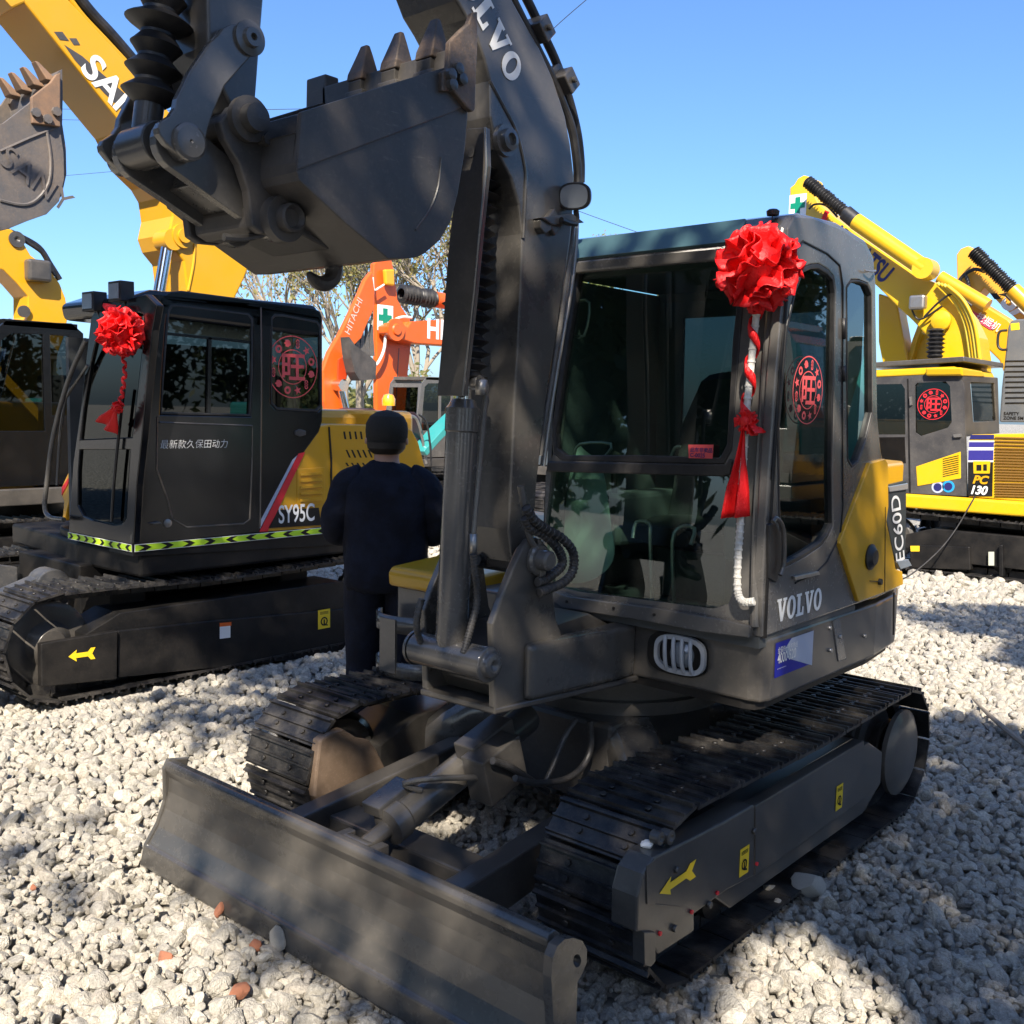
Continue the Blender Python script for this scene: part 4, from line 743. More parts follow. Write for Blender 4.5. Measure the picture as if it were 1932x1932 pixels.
# three rows of slanted slots and a louvred door
b = MB()
for r0_, (u0, v0, n_) in enumerate(((205, 258, 9), (220, 378, 9), (218, 462, 4))):
    for k in range(n_):
        u = u0+k*36; dx = (8, 22, 14)[r0_]; hh = (50, 50, 22)[r0_]
        b.prism(W('N', [(u, v0), (u+11, v0), (u+11+dx, v0+hh), (u+dx, v0+hh)], 0, SXL-.004), (-.004, 0, 0))
b.build("vent_slots", m_black, side)
b = MB(); b.prism(W('E', [(1305, 830), (1428, 822), (1425, 985), (1305, 992)], 0, SXL), (-.008, 0, 0)); ld2 = b.build("louvre_door", m_yel2, side, bevel=.003)
b = MB()
for k in range(5): b.prism(W('E', [(1322, 850+k*28), (1412, 842+k*28), (1418, 856+k*28), (1320, 862+k*28)], 0, SXL+.012), (-.01, 0, 0))
b.build("louvres", m_yel2, ld2, bevel=.004)
for nm_, mt_, q_ in (("panel_gap", m_black, [(1443, 645), (1449, 645), (1459, 780), (1459, 990), (1452, 990), (1452, 790)]), ("stripe", m_redpaint, [(1140, 1106), (1176, 1104), (1340, 756), (1312, 762)]), ("stripe", m_silver, [(1143, 1060), (1143, 1092), (1306, 770), (1285, 790)]), ("model_plate", m_black, [(1178, 1090), (1222, 1010), (1400, 1000), (1412, 1076)])):
    b = MB(); b.prism(W('E', q_, 0, SXL+(.001 if nm_ == "panel_gap" else .004)), (-.004, 0, 0)); o_ = b.build(nm_, mt_, side)
t0, t1 = W('E', [(1222, 1068), (1398, 1058)], 0, SXL+.0045); text("model_lettering", "SY95C", t0, (0, 1, 0), (0, 0, 1), .175, m_white, o_, bold=.014, sx=(t1.y-t0.y)/(.175*3.05))
# lime chevron tape on the side and front edges
def chevrons(pa, pb, h, n_, parent, nrm, flip):
    pa, pb, nrm = Vector(pa), Vector(pb), Vector(nrm); d = (pb-pa); L = d.length; d /= L; up = Vector((0, 0, 1)); f = lambda u, v, k: pa+d*u+up*v+nrm*k
    b = MB(); b._add([f(0, 0, .002), f(L, 0, .002), f(L, h, .002), f(0, h, .002)], [(0, 1, 2, 3)]); w_ = b.build("chevron_tape", m_white, parent)
    b = MB(); e = h*.09; b._add([f(e, e, .003), f(L-e, e, .003), f(L-e, h-e, .003), f(e, h-e, .003)], [(0, 1, 2, 3)]); l_ = b.build("lime_field", m_lime, w_)
    b = MB(); p = L/n_
    for k in range(n_):
        s = 1 if (k < n_*flip) else -1; c = (k+.5)*p; a = p*.23
        for g_ in (0,):
            q = [(c-s*a*1.5, e), (c-s*a*.1, e), (c+s*a*1.1, h/2), (c-s*a*.1, h-e), (c-s*a*1.5, h-e), (c-s*a*.3, h/2)]
            b._add([f(min(max(u, e), L-e), v, .004) for u, v in q], [(0, 1, 2, 5), (5, 2, 3, 4)])
    b.build("chevron_pattern", m_black, w_)
ca, cb_ = W('E', [(590, 1195), (1525, 1124)], 0, SXL+.006); cc = W1('E', 590, 1162, 0, SXL+.006)
chevrons(ca, (SXL+.006, cb_.y+.9, ca.z), cc.z-ca.z, 17, sy, (1, 0, 0), .2)
fa, fb = W('E', [(300, 1146), (588, 1195)], 1, Y0-.008); chevrons((fa.x, Y0-.008, ca.z), (SXL, Y0-.008, ca.z), cc.z-ca.z, 8, sy, (0, -1, 0), .6)
# cab
m_bc = m_blackcab
wl1 = [(582, 1165), (600, 900), (622, 700), (650, 400), (668, 220), (688, 110), (712, 70), (745, 50), (800, 46), (1380, 122), (1408, 138), (1417, 165), (1417, 620), (1402, 668), (1338, 756), (1285, 800), (1142, 1108)]
wd1 = [(752, 108), (790, 108), (1095, 148), (1112, 170), (1112, 400), (1100, 598), (705, 590), (712, 440), (728, 200), (738, 130)]
wd2 = [(1192, 165), (1205, 150), (1240, 150), (1395, 180), (1408, 200), (1412, 560), (1395, 580), (1215, 570), (1190, 545)]
b = MB(); b.prism(W('E', wl1, 0, SXL), (-.04, 0, 0), [W('E', wd1, 0, SXL), W('E', wd2, 0, SXL)]); cabL = b.build("cab", m_bc, sy, bevel=.012, seg=3)
for nm_, q_ in (("door_window", wd1), ("quarter_window", wd2)):
    b = MB(); q = W('E', q_, 0, SXL-.015); b._add(q, [tuple(range(len(q)))]); gw = b.build(nm_, m_gl_black, cabL)
    b = MB(); b.prism(W('E', q_, 0, SXL+.002), (-.02, 0, 0), [offset(W('E', q_, 0, SXL+.002), .018)]); b.build("window_seal", m_rubber, gw, bevel=.003)
ring_sticker("window_sticker", W1('E', 1285, 382, 0, SXL-.012), (0, 1, 0), (0, 0, 1), .215, gw, m_stick)
b = MB(); b.prism(W('E', [(915, 252), (930, 253), (926, 592), (911, 592)], 0, SXL+.001), (-.02, 0, 0)); b.prism(W('E', [(728, 228), (1108, 268), (1108, 280), (728, 240)], 0, SXL+.001), (-.02, 0, 0)); b.build("window_bar", m_bc, cabL)
b = MB(); b.tube(W('E', [(1145, 120), (1148, 400), (1146, 700), (1142, 1085)], 0, SXL), .006, 6, 1); b.tube(W('E', [(690, 600), (688, 830), (735, 960), (757, 1050), (820, 1086), (1070, 1070), (1096, 1050), (1106, 800), (1108, 640), (700, 625)], 0, SXL+.001), .006, 6, 1); b.build("door_seam", m_frame, cabL)
b = MB(); b.prism(W('E', [(1298, 665), (1318, 655), (1345, 662), (1345, 680), (1318, 688), (1298, 680)], 0, SXL+.014), (-.02, 0, 0)); b.prism(W('E', [(655, 1068), (700, 1060), (715, 1070), (680, 1076)], 0, SXL+.02), (-.02, 0, 0)); b.build("door_catch", m_frame, cabL, bevel=.005)
b = MB(); c = W1('E', 735, 1068, 0, SXL); b.lathe(c, (1, 0, 0), [(0, .028), (.01, .026), (.014, .012), (.014, 0)], 16); b.build("door_lock", m_steel, cabL)
q0, q1 = W('E', [(700, 738), (1000, 738)], 0, SXL+.001); text("handwriting", "最新款久保田动力", q0, (0, 1, -.0), (0, 0, 1), (q1.y-q0.y)/8.0, m_white, cabL, bold=-.012, shear=.15)
fr2 = lambda pts, off=0.: W('E', pts, 1, Y0-off)
fo = [(300, 1122), (585, 1166), (600, 900), (622, 700), (650, 400), (668, 220), (688, 110), (640, 62), (470, 105), (420, 125), (398, 170), (383, 300), (355, 560), (322, 800)]
fg1 = [(425, 250), (445, 175), (600, 140), (628, 150), (625, 300), (603, 500), (580, 690), (352, 700), (368, 560), (400, 360)]
fg2 = [(350, 745), (572, 745), (562, 900), (556, 1040), (535, 1070), (500, 1076), (410, 1055), (365, 1035), (342, 990), (343, 850)]
b = MB(); b.prism(fr2(fo), (0, .05, 0), [fr2(fg1), fr2(fg2)]); cfL = b.build("cab_front", m_bc, sy, bevel=.01, seg=3)
for nm_, q_ in (("windscreen", fg1), ("lower_windscreen", fg2)):
    b = MB(); q = fr2(q_, -.015); b._add(q, [tuple(range(len(q)))]); b.build(nm_, m_gl_black, cfL)
b = MB(); b.tube(fr2([(490, 1060), (500, 900), (515, 740), (535, 560), (545, 480)], .02), .010, 6, 2); b.build("wiper", m_rubber, cfL)
zt = W1('E', 745, 50, 0, SXL).z; zr = W1('E', 1380, 122, 0, SXL).z
xl = fr2([(300, 1122)])[0].x
b = MB(); b.prism([(SXL, Y0+.02, zt-.16), (SXL, Y0+.0, zt-.06), (SXL, Y0+.15, zt+.0), (SXL, .95, zr+.02), (SXL, 1.02, zr-.08), (SXL, 1.02, zr-.2)], (xl-SXL-.05, 0, 0)); b.build("roof", m_bc, cabL, bevel=.03, seg=3)
b = MB(); b.box((xl-.02, Y0+.02, .9), (xl+.02, .95, 2.2)); b.box((xl, .9, .9), (SXL-.05, .98, 1.7)); b.box((xl, Y0+.05, .86), (SXL-.03, .95, .90)); b.build("cab_tub", m_inner, cabL)
b = MB(); b.box((xl+.2, .15, .9), (SXL-.22, .65, 1.35)); b.prism([(xl+.2, .55, 1.3), (xl+.2, .75, 1.3), (xl+.2, .85, 2.0), (xl+.2, .72, 2.0)], (SXL-xl-.42, 0, 0)); b.build("operator_seat", m_inner, cabL, bevel=.05, seg=3)
hose("grab_rail", fr2([(378, 262), (300, 440), (235, 680), (205, 900), (197, 1000), (220, 1042), (280, 1052)], .06), .016, m_cab, cfL)
hose("grab_rail", fr2([(385, 375), (300, 500), (285, 540), (262, 700), (250, 900)], .02), .010, m_cab, cfL)
for (u, v, r3) in ((398, 95, -1), (515, 50, 1)):
    c = W1('E', u, v, 1, Y0-.03); b = MB(); b.box((c.x-.075, c.y-.02, c.z-.06), (c.x+.075, c.y+.07, c.z+.06)); b.tube([c+Vector((.03, .03, -.05)), c+Vector((.06, .05, -.13))], .012, 8, 1); lo_ = b.build("work_lamp", m_rubber, sy, bevel=.012)
    b = MB(); b.box((c.x-.06, c.y-.026, c.z-.045), (c.x+.06, c.y-.021, c.z+.045)); b.build("lamp_lens", m_lens, lo_)
b = MB(); b.prism(W('M', [(410, 480), (408, 560), (395, 680), (365, 800), (352, 800), (362, 690), (350, 660), (352, 600), (380, 540)], 1, Y0+.2), (0, .5, 0)); b.build("tank_cover", m_yel2, sy, bevel=.01)
b = MB(); b.prism(W('M', [(405, 545), (380, 600), (350, 655), (350, 610), (385, 560)], 1, Y0+.195), (0, .01, 0)); b.build("stripe", m_redpaint, sy)
# boom with its cylinder
XB = -4.2
bp1 = [(-220, -190), (110, -190), (370, 0), (700, 350), (1100, 830), (1330, 1130), (1390, 1260), (1345, 1400), (1310, 1500), (1262, 1600), (1200, 1720), (1010, 1720), (1005, 1560), (985, 1400), (930, 1330), (905, 1255), (925, 1160), (910, 1050), (870, 980), (820, 930), (760, 870), (676, 695), (400, 350), (120, 0)]
b = MB(); b.prism(W('A', bp1, 0, XB), (-.44, 0, 0)); bl = b.build("boom", m_yel2, sy, bevel=.012, seg=2)
b = MB(); q = W('A', [(288, 205), (300, 165), (440, 300), (540, 390), (690, 540), (740, 660), (668, 600)], 0, XB+.002); b.prism(W('A', [(290, 170), (335, 170), (370, 218), (320, 212)], 0, XB+.003), (-.002, 0, 0)); b.prism(W('A', [(372, 205), (410, 205), (430, 240), (395, 240)], 0, XB+.003), (-.002, 0, 0)); b.prism(W('A', [(345, 240), (440, 300), (690, 520), (700, 700), (690, 620), (560, 500), (400, 320)], 0, XB+.003), (-.002, 0, 0)); b.build("stripe_decal", m_frame, bl)
a0, a1 = W('A', [(440, 350), (650, 590)], 0, XB+.004); dd = (a1-a0).normalized(); upd = Vector((1, 0, 0)).cross(dd); text("maker_lettering", "SANY", a0-upd*.03, dd, upd, .25, m_white, bl, bold=.022, sx=1.0)
hose("boom_hose", W('A', [(340, -120), (480, 60), (600, 190), (720, 330)], 0, XB-.1), .04, m_rubber, bl)
hose("boom_hose", W('A', [(310, -100), (430, 70), (560, 210), (700, 360)], 0, XB-.06), .02, m_yel2, bl)
c = W1('A', 975, 1268, 0, XB); b = MB(); b.lathe(c, (1, 0, 0), [(-.34, .05), (0, .05), (0, .085), (.03, .085), (.03, .05), (.05, .05), (.05, 0)], 24); b.build("cylinder_pin", m_yel2, bl)
ca, cz_ = W1('A', 905, 1290, 0, XB-.05), W1('A', 845, 1640, 0, XB-.05); dd = (cz_-ca).normalized(); b = MB(); b.cyl(ca, ca+dd*1.2, .045, n=18); cr = b.build("boom_cylinder", m_chrome, sy)
b = MB(); b.cyl(ca+Vector((-.09, 0, 0)), ca+Vector((.07, 0, 0)), .075); b.build("rod_eye", m_yel2, cr)
hose("boom_seam", W('A', [(825, 945), (905, 1020), (960, 1100), (1010, 1180), (1040, 1280), (1040, 1400), (1010, 1560)], 0, XB+.001), .010, m_yel2, bl)
# its arm and bucket, seen at the picture's edge
KX = -3.95
bk2 = [(-160, 900), (-60, 690), (20, 660), (150, 560), (275, 450), (310, 400), (322, 395), (325, 540), (322, 690), (342, 820), (345, 960), (318, 1080), (250, 1150), (150, 1185), (40, 1230), (-80, 1250), (-160, 1150)]
q = W('A', bk2, 0, KX)
b = MB(); b.prism(q, (-.03, 0, 0)); b.prism([p+Vector((-.72, 0, 0)) for p in q], (-.03, 0, 0)); b.prism([p+Vector((-.03, 0, 0)) for p in q[5:16]]+[p+Vector((-.03, .03, .04)) for p in q[5:16]][::-1], (-.69, 0, 0))
mw = mat("worn_bucket_steel", (.09, .09, .095), .45, dirt=(.26, .19, .13), dirt_amt=.45, scale=3.5, bump=.15, bscale=40)
sb = b.build("bucket", mw, sy, bevel=.004)
b = MB(); b.prism(W('A', [(272, 440), (300, 400), (325, 390), (325, 680), (175, 660), (170, 520)], 0, KX+.03), (-.03, 0, 0)); b.build("side_cutter", mat("rusty_edge_steel", (.25, .15, .09), .6, dirt=(.1, .08, .07), dirt_amt=.7, scale=8), sb, bevel=.005)
for (u, v) in ((190, 605), (252, 640), (300, 600)): b = MB(); c = W1('A', u, v, 0, KX+.03); b.lathe(c, (1, 0, 0), [(0, .03), (.02, .028), (.021, 0)], 8); b.build("bolt", mw, sb)
b = MB(); b.tube(W('A', [(0, 812), (150, 745), (285, 690)], 0, KX+.002), .009, 6, 1); b.tube(W('A', [(250, 700), (272, 850), (262, 980), (200, 1070), (120, 1100), (0, 1075)], 0, KX+.002), .010, 6, 3); b.build("weld_seam", mw, sb)
b = MB()
for k in range(4):
    x = KX-.1-.17*k; c = Vector((x, q[6].y-.02, q[6].z-.04)); b.loft([[c+Vector((sx*.05, s2*.04, 0)) for sx, s2 in ((-1, -1), (1, -1), (1, 1), (-1, 1))], [c+Vector((sx*.03, s2*.012-.09, .10)) for sx, s2 in ((-1, -1), (1, -1), (1, 1), (-1, 1))]], smooth=False)
b.build("teeth", mat("rusty_edge_steel", (.25, .15, .09), .6), sb, bevel=.006)
a0 = W1('A', -10, 850, 0, KX+.002); a1 = W1('A', 195, 1010, 0, KX+.002); dd = (a1-a0).normalized(); text("embossed_lettering", "SANY", a0-Vector((1, 0, 0)).cross(dd)*.02, dd, Vector((1, 0, 0)).cross(dd), .19, mw, sb, depth=.008)
b = MB(); b.prism([(XB-.03, y, z) for y, z in [(-1.35, 2.9), (-1.15, 2.85), (-1.3, 4.6), (-1.45, 5.1), (-1.7, 5.1), (-1.6, 4.2)]], (-.26, 0, 0)); b.build("arm", m_yel2, sy, bevel=.01)
b = MB(); b.prism([(XB, y, z) for y, z in [(-.7, 4.2), (-.35, 4.45), (-1.4, 5.2), (-1.65, 4.95)]], (-.32, 0, 0)); b.build("boom_tip", m_yel2, sy, bevel=.01)

# ================================================================== generic builder for the machines farther off
def machine(root, S, mbody, mcab, boom=None, arm_=None, bucket_=None, mb_boom=None, detail=False, cabside=1, nshoe=34):
    """boom/arm_/bucket_: side outlines (y, z) in machine units"""
    Mx = INV[root.name].inverted() @ Matrix.Scale(S, 4); mb_boom = mb_boom or mbody
    for s in (-1, 1): crawler(root, s*.78, .38, -.95, .95, .30, M=Mx, nshoe=nshoe, side=s, detail=detail, mf=m_black)
    b = MB(Mx); b.box((-.5, -.6, .25), (.5, .6, .55)); b.lathe((0, 0, .5), (0, 0, 1), [(0, 0), (0, .45), (.2, .45), (.2, 0)], 24); b.build("undercarriage", m_black, root)
    pl2 = [(-.92, -.62), (.0, -.62), (.93, -.60), (.93, .9), (.72, 1.22), (0, 1.36), (-.72, 1.22), (-.93, .9)]
    b = MB(Mx); b.prism([(x, y, .70) for x, y in pl2], (0, 0, .14)); b.build("upper_frame", m_frame, root, bevel=.02)
    b = MB(Mx); b.prism([(x*.985, y, .84) for x, y in [(-.92, .25), (.93, .25), (.93, .9), (.72, 1.22), (0, 1.36), (-.72, 1.22), (-.93, .9)]], (0, 0, .62)); h = b.build("engine_hood", mbody, root, bevel=.05, seg=3)
    b = MB(Mx)
    for k in range(7): b.box((.916, .35, .98+k*.05), (.925, .8, 1.0+k*.05))
    b.build("louvres", m_black, h)
    b = MB(Mx); b.box((-.90, -.5, .84), (-.28, .3, 1.18)); b.build("tank", mbody, root, bevel=.04, seg=3)
    side_ = [(-.58, .86), (-.62, 1.5), (-.50, 2.12), (-.40, 2.22), (.15, 2.24), (.25, 2.16), (.27, 1.4), (.2, .86)]
    win = [[(-.52, 1.32), (-.44, 2.06), (-.36, 2.12), (-.10, 2.13), (-.10, 1.32)], [(-.04, 1.45), (-.04, 2.13), (.12, 2.13), (.2, 2.05), (.2, 1.45)]]
    b = MB(Mx)
    for x in (.90, .12): b.prism(yz(side_, x), (-.03, 0, 0), [yz(w, x) for w in win])
    b.box((.09, -.42, 2.18), (.90, .2, 2.235)); b.prism([(.1, -.58, .86), (.9, -.58, .86), (.9, -.62, 1.5), (.9, -.5, 2.12), (.1, -.5, 2.12), (.1, -.62, 1.5)], (0, .03, 0), [[(.18, -.6, 1.1), (.82, -.6, 1.1), (.82, -.52, 2.05), (.18, -.52, 2.05)]]); cb2 = b.build("cab", mcab, root, bevel=.015)
    for k, w in enumerate(win):
        b = MB(Mx); b._add(yz(w, .885), [tuple(range(len(w)))]); b.build("side_window", m_gl_dark, cb2)
    b = MB(Mx); b._add([(.18, -.585, 1.1), (.82, -.585, 1.1), (.82, -.50, 2.05), (.18, -.50, 2.05)], [(0, 1, 2, 3)]); b.build("windscreen", m_gl_dark, cb2)
    b = MB(Mx); b.box((.3, -.1, .9), (.75, .2, 1.25)); b.box((.3, .1, 1.2), (.75, .2, 1.8)); b.build("operator_seat", m_inner, cb2, bevel=.03)
    if boom:
        b = MB(Mx); b.prism(yz(boom, .12), (-.24, 0, 0)); bo = b.build("boom", mb_boom, root, bevel=.01)
        b = MB(Mx); b.cyl((0, -.75, .95), (0, boom[len(boom)//2][0]*.5-.6, 1.9), .05, n=14); b.build("boom_cylinder", mb_boom, root)
    if arm_: b = MB(Mx); b.prism(yz(arm_, .09), (-.18, 0, 0)); b.build("arm", mb_boom, root, bevel=.01)
    if bucket_: b = MB(Mx); b.prism(yz(bucket_, .3), (-.6, 0, 0)); b.build("bucket", m_frame, root, bevel=.01)
    return Mx
BOOM1 = [(-.72, 1.0), (-.95, 1.05), (-1.25, 2.2), (-1.55, 2.95), (-2.7, 3.85), (-2.85, 3.75), (-2.9, 3.95), (-2.7, 4.1), (-1.35, 3.45), (-.95, 2.5), (-.66, 1.2)][::-1]
ARM1 = [(-2.95, 3.95), (-2.75, 4.2), (-2.55, 3.7), (-2.35, 2.2), (-2.45, 2.1), (-2.65, 2.3)]
BUCK1 = [(-2.5, 2.15), (-2.3, 2.25), (-1.65, 2.5), (-1.62, 2.2), (-1.8, 1.85), (-2.1, 1.75), (-2.4, 1.95)]
# third machine on the far left
t3 = thing("crawler_excavator", "black excavator with a golden yellow boom at the left edge, behind the chevron-taped one", "excavator", (-8.3, .95, 0))
machine(t3, 1.13, m_black, m_blackcab)
b = MB(); b.prism(W('A', [(-120, 1080), (-40, 1225), (60, 1230), (110, 1275), (165, 1370), (260, 1440), (320, 1520), (352, 1600), (366, 1690), (350, 1790), (310, 1900), (250, 2600), (-200, 2600), (0, 1950), (90, 1850), (150, 1700), (150, 1590), (90, 1520), (20, 1450), (-120, 1400)], 0, -8.15), (-.35, 0, 0)); b3 = b.build("boom", m_yel2, t3, bevel=.015)
b = MB(); c = W1('A', 125, 1672, 0, -8.15); b.lathe(c, (1, 0, 0), [(0, .06), (.03, .06), (.03, 0)], 18); b.build("boom_pin", m_frame, b3); b = MB(); c2 = W1('A', 88, 1285, 0, -8.15); b.lathe(c2, (1, 0, 0), [(0, .08), (.02, .08), (.02, .03), (.0, 0)], 18); b.build("boom_pin", m_frame, b3)
hose("boom_hose", W('A', [(40, 1240), (110, 1270), (210, 1330), (270, 1420), (320, 1500)], 0, -8.2), .03, m_rubber, b3); hose("boom_hose", W('A', [(30, 1232), (130, 1290), (240, 1370), (290, 1480)], 0, -8.18), .02, m_rubber, b3)
b = MB(); c = W1('A', 200, 1460, 0, -8.1); b.box((c.x-.05, c.y-.12, c.z-.1), (c.x+.08, c.y+.12, c.z+.12)); b.build("work_lamp", m_frame, b3, bevel=.03)
c = W1('A', 80, 1720, 0, -8.2); c2 = W1('A', 40, 1880, 0, -8.2); b = MB(); b.cyl(c, c+(c2-c)*3.5, .06, n=14); b.build("boom_cylinder", m_chrome, t3)

# ================================================================== orange machines behind
def cyl_bellows(p, q, rr, n_, parent, m1=m_rubber): b = MB(); bellows(b, p, q, rr, n_, .7, .1, 5); return b.build("rod_bellows", m1, parent)
def green_cross(z, u, v, w, ax, val, parent, xd, s=1):
    c = W1(z, u, v, ax, val); xd = Vector(xd); up = Vector((0, 0, 1)); nr = xd.cross(up); b = MB(); f = lambda a, d, k: c+xd*(a*w)+up*(d*w)+nr*k
    b._add([f(-.5, -.6, .004), f(.5, -.6, .004), f(.5, .6, .004), f(-.5, .6, .004)], [(0, 1, 2, 3)]); q = b.build("cross_label", m_white, parent)
    b = MB(); t = .15; b._add([f(a, d, .008) for a, d in ((-t, -.45), (t, -.45), (t, -t), (.42, -t), (.42, t), (t, t), (t, .45), (-t, .45), (-t, t), (-.42, t), (-.42, -t), (-t, -t))], [tuple(range(12))]); b.build("green_cross", m_green, q)
oA = thing("crawler_excavator", "orange excavator with a green cross label on its hanging arm", "excavator", (-12.7, 14.6, 0))
machine(oA, 1.5, m_orange, m_cab)
XA = -12.5
b = MB(); b.prism(W('L', [(770, 700), (800, 655), (1060, 640), (1500, 630), (2000, 760), (2350, 1050), (2600, 1500), (2350, 1500), (2100, 1250), (1800, 1000), (1500, 880), (1060, 848), (830, 832), (700, 790), (640, 745), (640, 690), (700, 660)], 0, XA), (-.4, 0, 0)); ob = b.build("boom", m_orange, oA, bevel=.02)
t0, t1 = W('L', [(920, 785), (1045, 785)], 0, XA+.004); text("maker_lettering", "HITACHI", t0, (0, 1, 0), (0, 0, 1), .55, m_white, ob, bold=.03, sx=.95)
b = MB(); b.prism(W('L', [(500, 190), (545, 160), (640, 152), (660, 250), (680, 390), (690, 480), (735, 560), (790, 640), (802, 700), (800, 830), (775, 1050), (750, 1420), (525, 1420), (520, 1000), (522, 520), (488, 420)], 0, XA-.45), (-.12, 0, 0)); oarm = b.build("arm", m_orange, oA, bevel=.02)
green_cross('L', 588, 628, .42, 0, XA-.44, oarm, (0, 1, 0))
c = W1('L', 668, 722, 0, XA); b = MB(); b.lathe(c, (1, 0, 0), [(0, .22), (.05, .22), (.05, .12), (.08, .1), (.08, 0)], 20); b.build("arm_pin", m_orange, ob)
p_, q_ = W('L', [(715, 430), (985, 478)], 0, XA-.6); cyl_bellows(p_, q_, .19, 12, oA); b = MB(); b.cyl(q_, q_+(q_-p_)*1.2, .17, n=16); b.build("arm_cylinder", m_orange, oA)
b = MB(); b.prism(W('L', [(590, 235), (665, 235), (668, 370), (600, 360)], 0, XA-.3), (-.1, 0, 0)); b.build("bucket_cylinder", m_yel2, oarm, bevel=.03)
hose("arm_hose", W('L', [(800, 625), (720, 622), (640, 660), (600, 720), (580, 880), (530, 990), (490, 1010), (470, 995)], 0, XA-.3), .03, m_wrap, oarm)
hose("arm_hose", W('L', [(580, 360), (540, 385), (500, 400), (490, 300)], 0, XA-.3), .02, m_wrap, oarm)
b = MB()
for pq in (((700, 440), (700, 870), (702, 872), (704, 440)),): b.prism(W('L', [(698, 870), (704, 870), (672, 1400), (664, 1400)], 0, XA-.446), (-.002, 0, 0))
b.build("panel_gap", m_frame, oarm)
oB = thing("crawler_excavator", "orange excavator with lettered slim boom and grey bucket, left of the green cross arm", "excavator", (-11.6, 9.6, 0))
machine(oB, 1.05, m_orange, m_cab)
XO = -10.6
b = MB(); b.prism(W('L', [(485, 250), (508, 420), (500, 560), (440, 690), (400, 790), (330, 860), (305, 920), (308, 1000), (255, 1130), (262, 1250), (305, 1480), (420, 1900), (250, 1900), (150, 1480), (100, 1300), (86, 1050), (140, 900), (230, 750), (370, 460), (430, 320)], 0, XO), (-.10, 0, 0)); ob2 = b.build("boom", m_orange, oB, bevel=.02)
a0, a1 = W('L', [(300, 770), (395, 520)], 0, XO+.004); dd = (a1-a0).normalized(); text("maker_lettering", "HITACHI", a0, dd, Vector((1, 0, 0)).cross(dd), .17, mat("pale_lettering", (.7, .5, .42), .5), ob2, bold=.0)
a0, a1 = W('L', [(225, 1170), (300, 1480)], 0, XO+.1); b = MB(); b.cyl(a0, a1+(a1-a0), .06, n=14); b.cyl(a0+Vector((-.1, 0, 0)), a0+Vector((.1, 0, 0)), .10, n=14); b.build("boom_cylinder", m_chrome, oB)
b = MB(); b.prism(W('L', [(215, 960), (305, 900), (305, 1010), (262, 1170), (205, 1150)], 0, XO+.03), (-.1, 0, 0)); b.build("boom_lug", mat("dark_orange_paint", (.50, .05, .01), .4), ob2, bevel=.01)
q = W('L', [(300, 780), (350, 850), (480, 945), (520, 985), (512, 1120), (385, 1132), (345, 1065), (318, 950)], 0, XO+.4); b = MB(); b.prism(q, (-.22, 0, 0)); obk = b.build("bucket", m_bucket, oB)
b = MB()
for k in range(4): c = W1('L', 370+k*38, 860+k*8, 0, XO-.1); b.prism([c+Vector((0, -.06, -.1)), c+Vector((0, .06, -.1)), c+Vector((0, .0, .42))], (-.06, 0, 0))
b.prism(W('L', [(345, 840), (470, 940), (500, 850), (470, 760), (430, 800)], 0, XO-.3), (-.03, 0, 0)); b.build("teeth", m_cab, obk)
# dark bonnet and grey cab roof beside the man's cap
t4 = thing("crawler_excavator", "dark excavator with a rounded grey cab roof, partly hidden by the man's cap", "excavator", (-8.7, 10.2, 0))
machine(t4, 1.02, m_frame, mat("blue_grey_cab_paint", (.06, .075, .09), .3, coat=.3))
b = MB(); b.prism(W('L', [(290, 1490), (300, 1410), (380, 1370), (470, 1355), (510, 1360), (520, 1490)], 0, -8.6), (-.6, 0, 0)); b.prism(W('L', [(750, 1420), (770, 1385), (830, 1385), (870, 1440), (900, 1560), (925, 1750), (760, 1750)], 0, -8.4), (-.7, 0, 0)); b.build("bonnet", mat("maroon_black_paint", (.03, .015, .018), .3), t4, bevel=.03)
b = MB(); c = W1('L', 617, 1290, 0, -8.8); b.lathe(c-Vector((0, 0, .08)), (0, 0, 1), [(0, 0), (0, .10), (.1, .10), (.16, .07), (.18, 0)], 16); b.build("beacon", m_amber, t4)
hose("grab_rail", W('L', [(780, 1410), (840, 1440), (880, 1560), (905, 1700), (920, 1800)], 0, -8.2), .02, m_steel, t4); hose("grab_rail", W('L', [(860, 1405), (920, 1470), (950, 1640), (960, 1820)], 0, -8.0), .015, m_rubber, t4)
tl = thing("crawler_excavator", "teal excavator glimpsed between the man and the grey boom", "excavator", (-8.3, 16.0, 0))
machine(tl, 1.2, m_teal, m_cab)
b = MB(); b.prism(W('L', [(900, 1700), (1075, 1500), (1200, 1380), (1210, 1440), (1080, 1570), (930, 1740)], 0, -8.1), (-.3, 0, 0)); b.build("boom", m_teal, tl, bevel=.02)

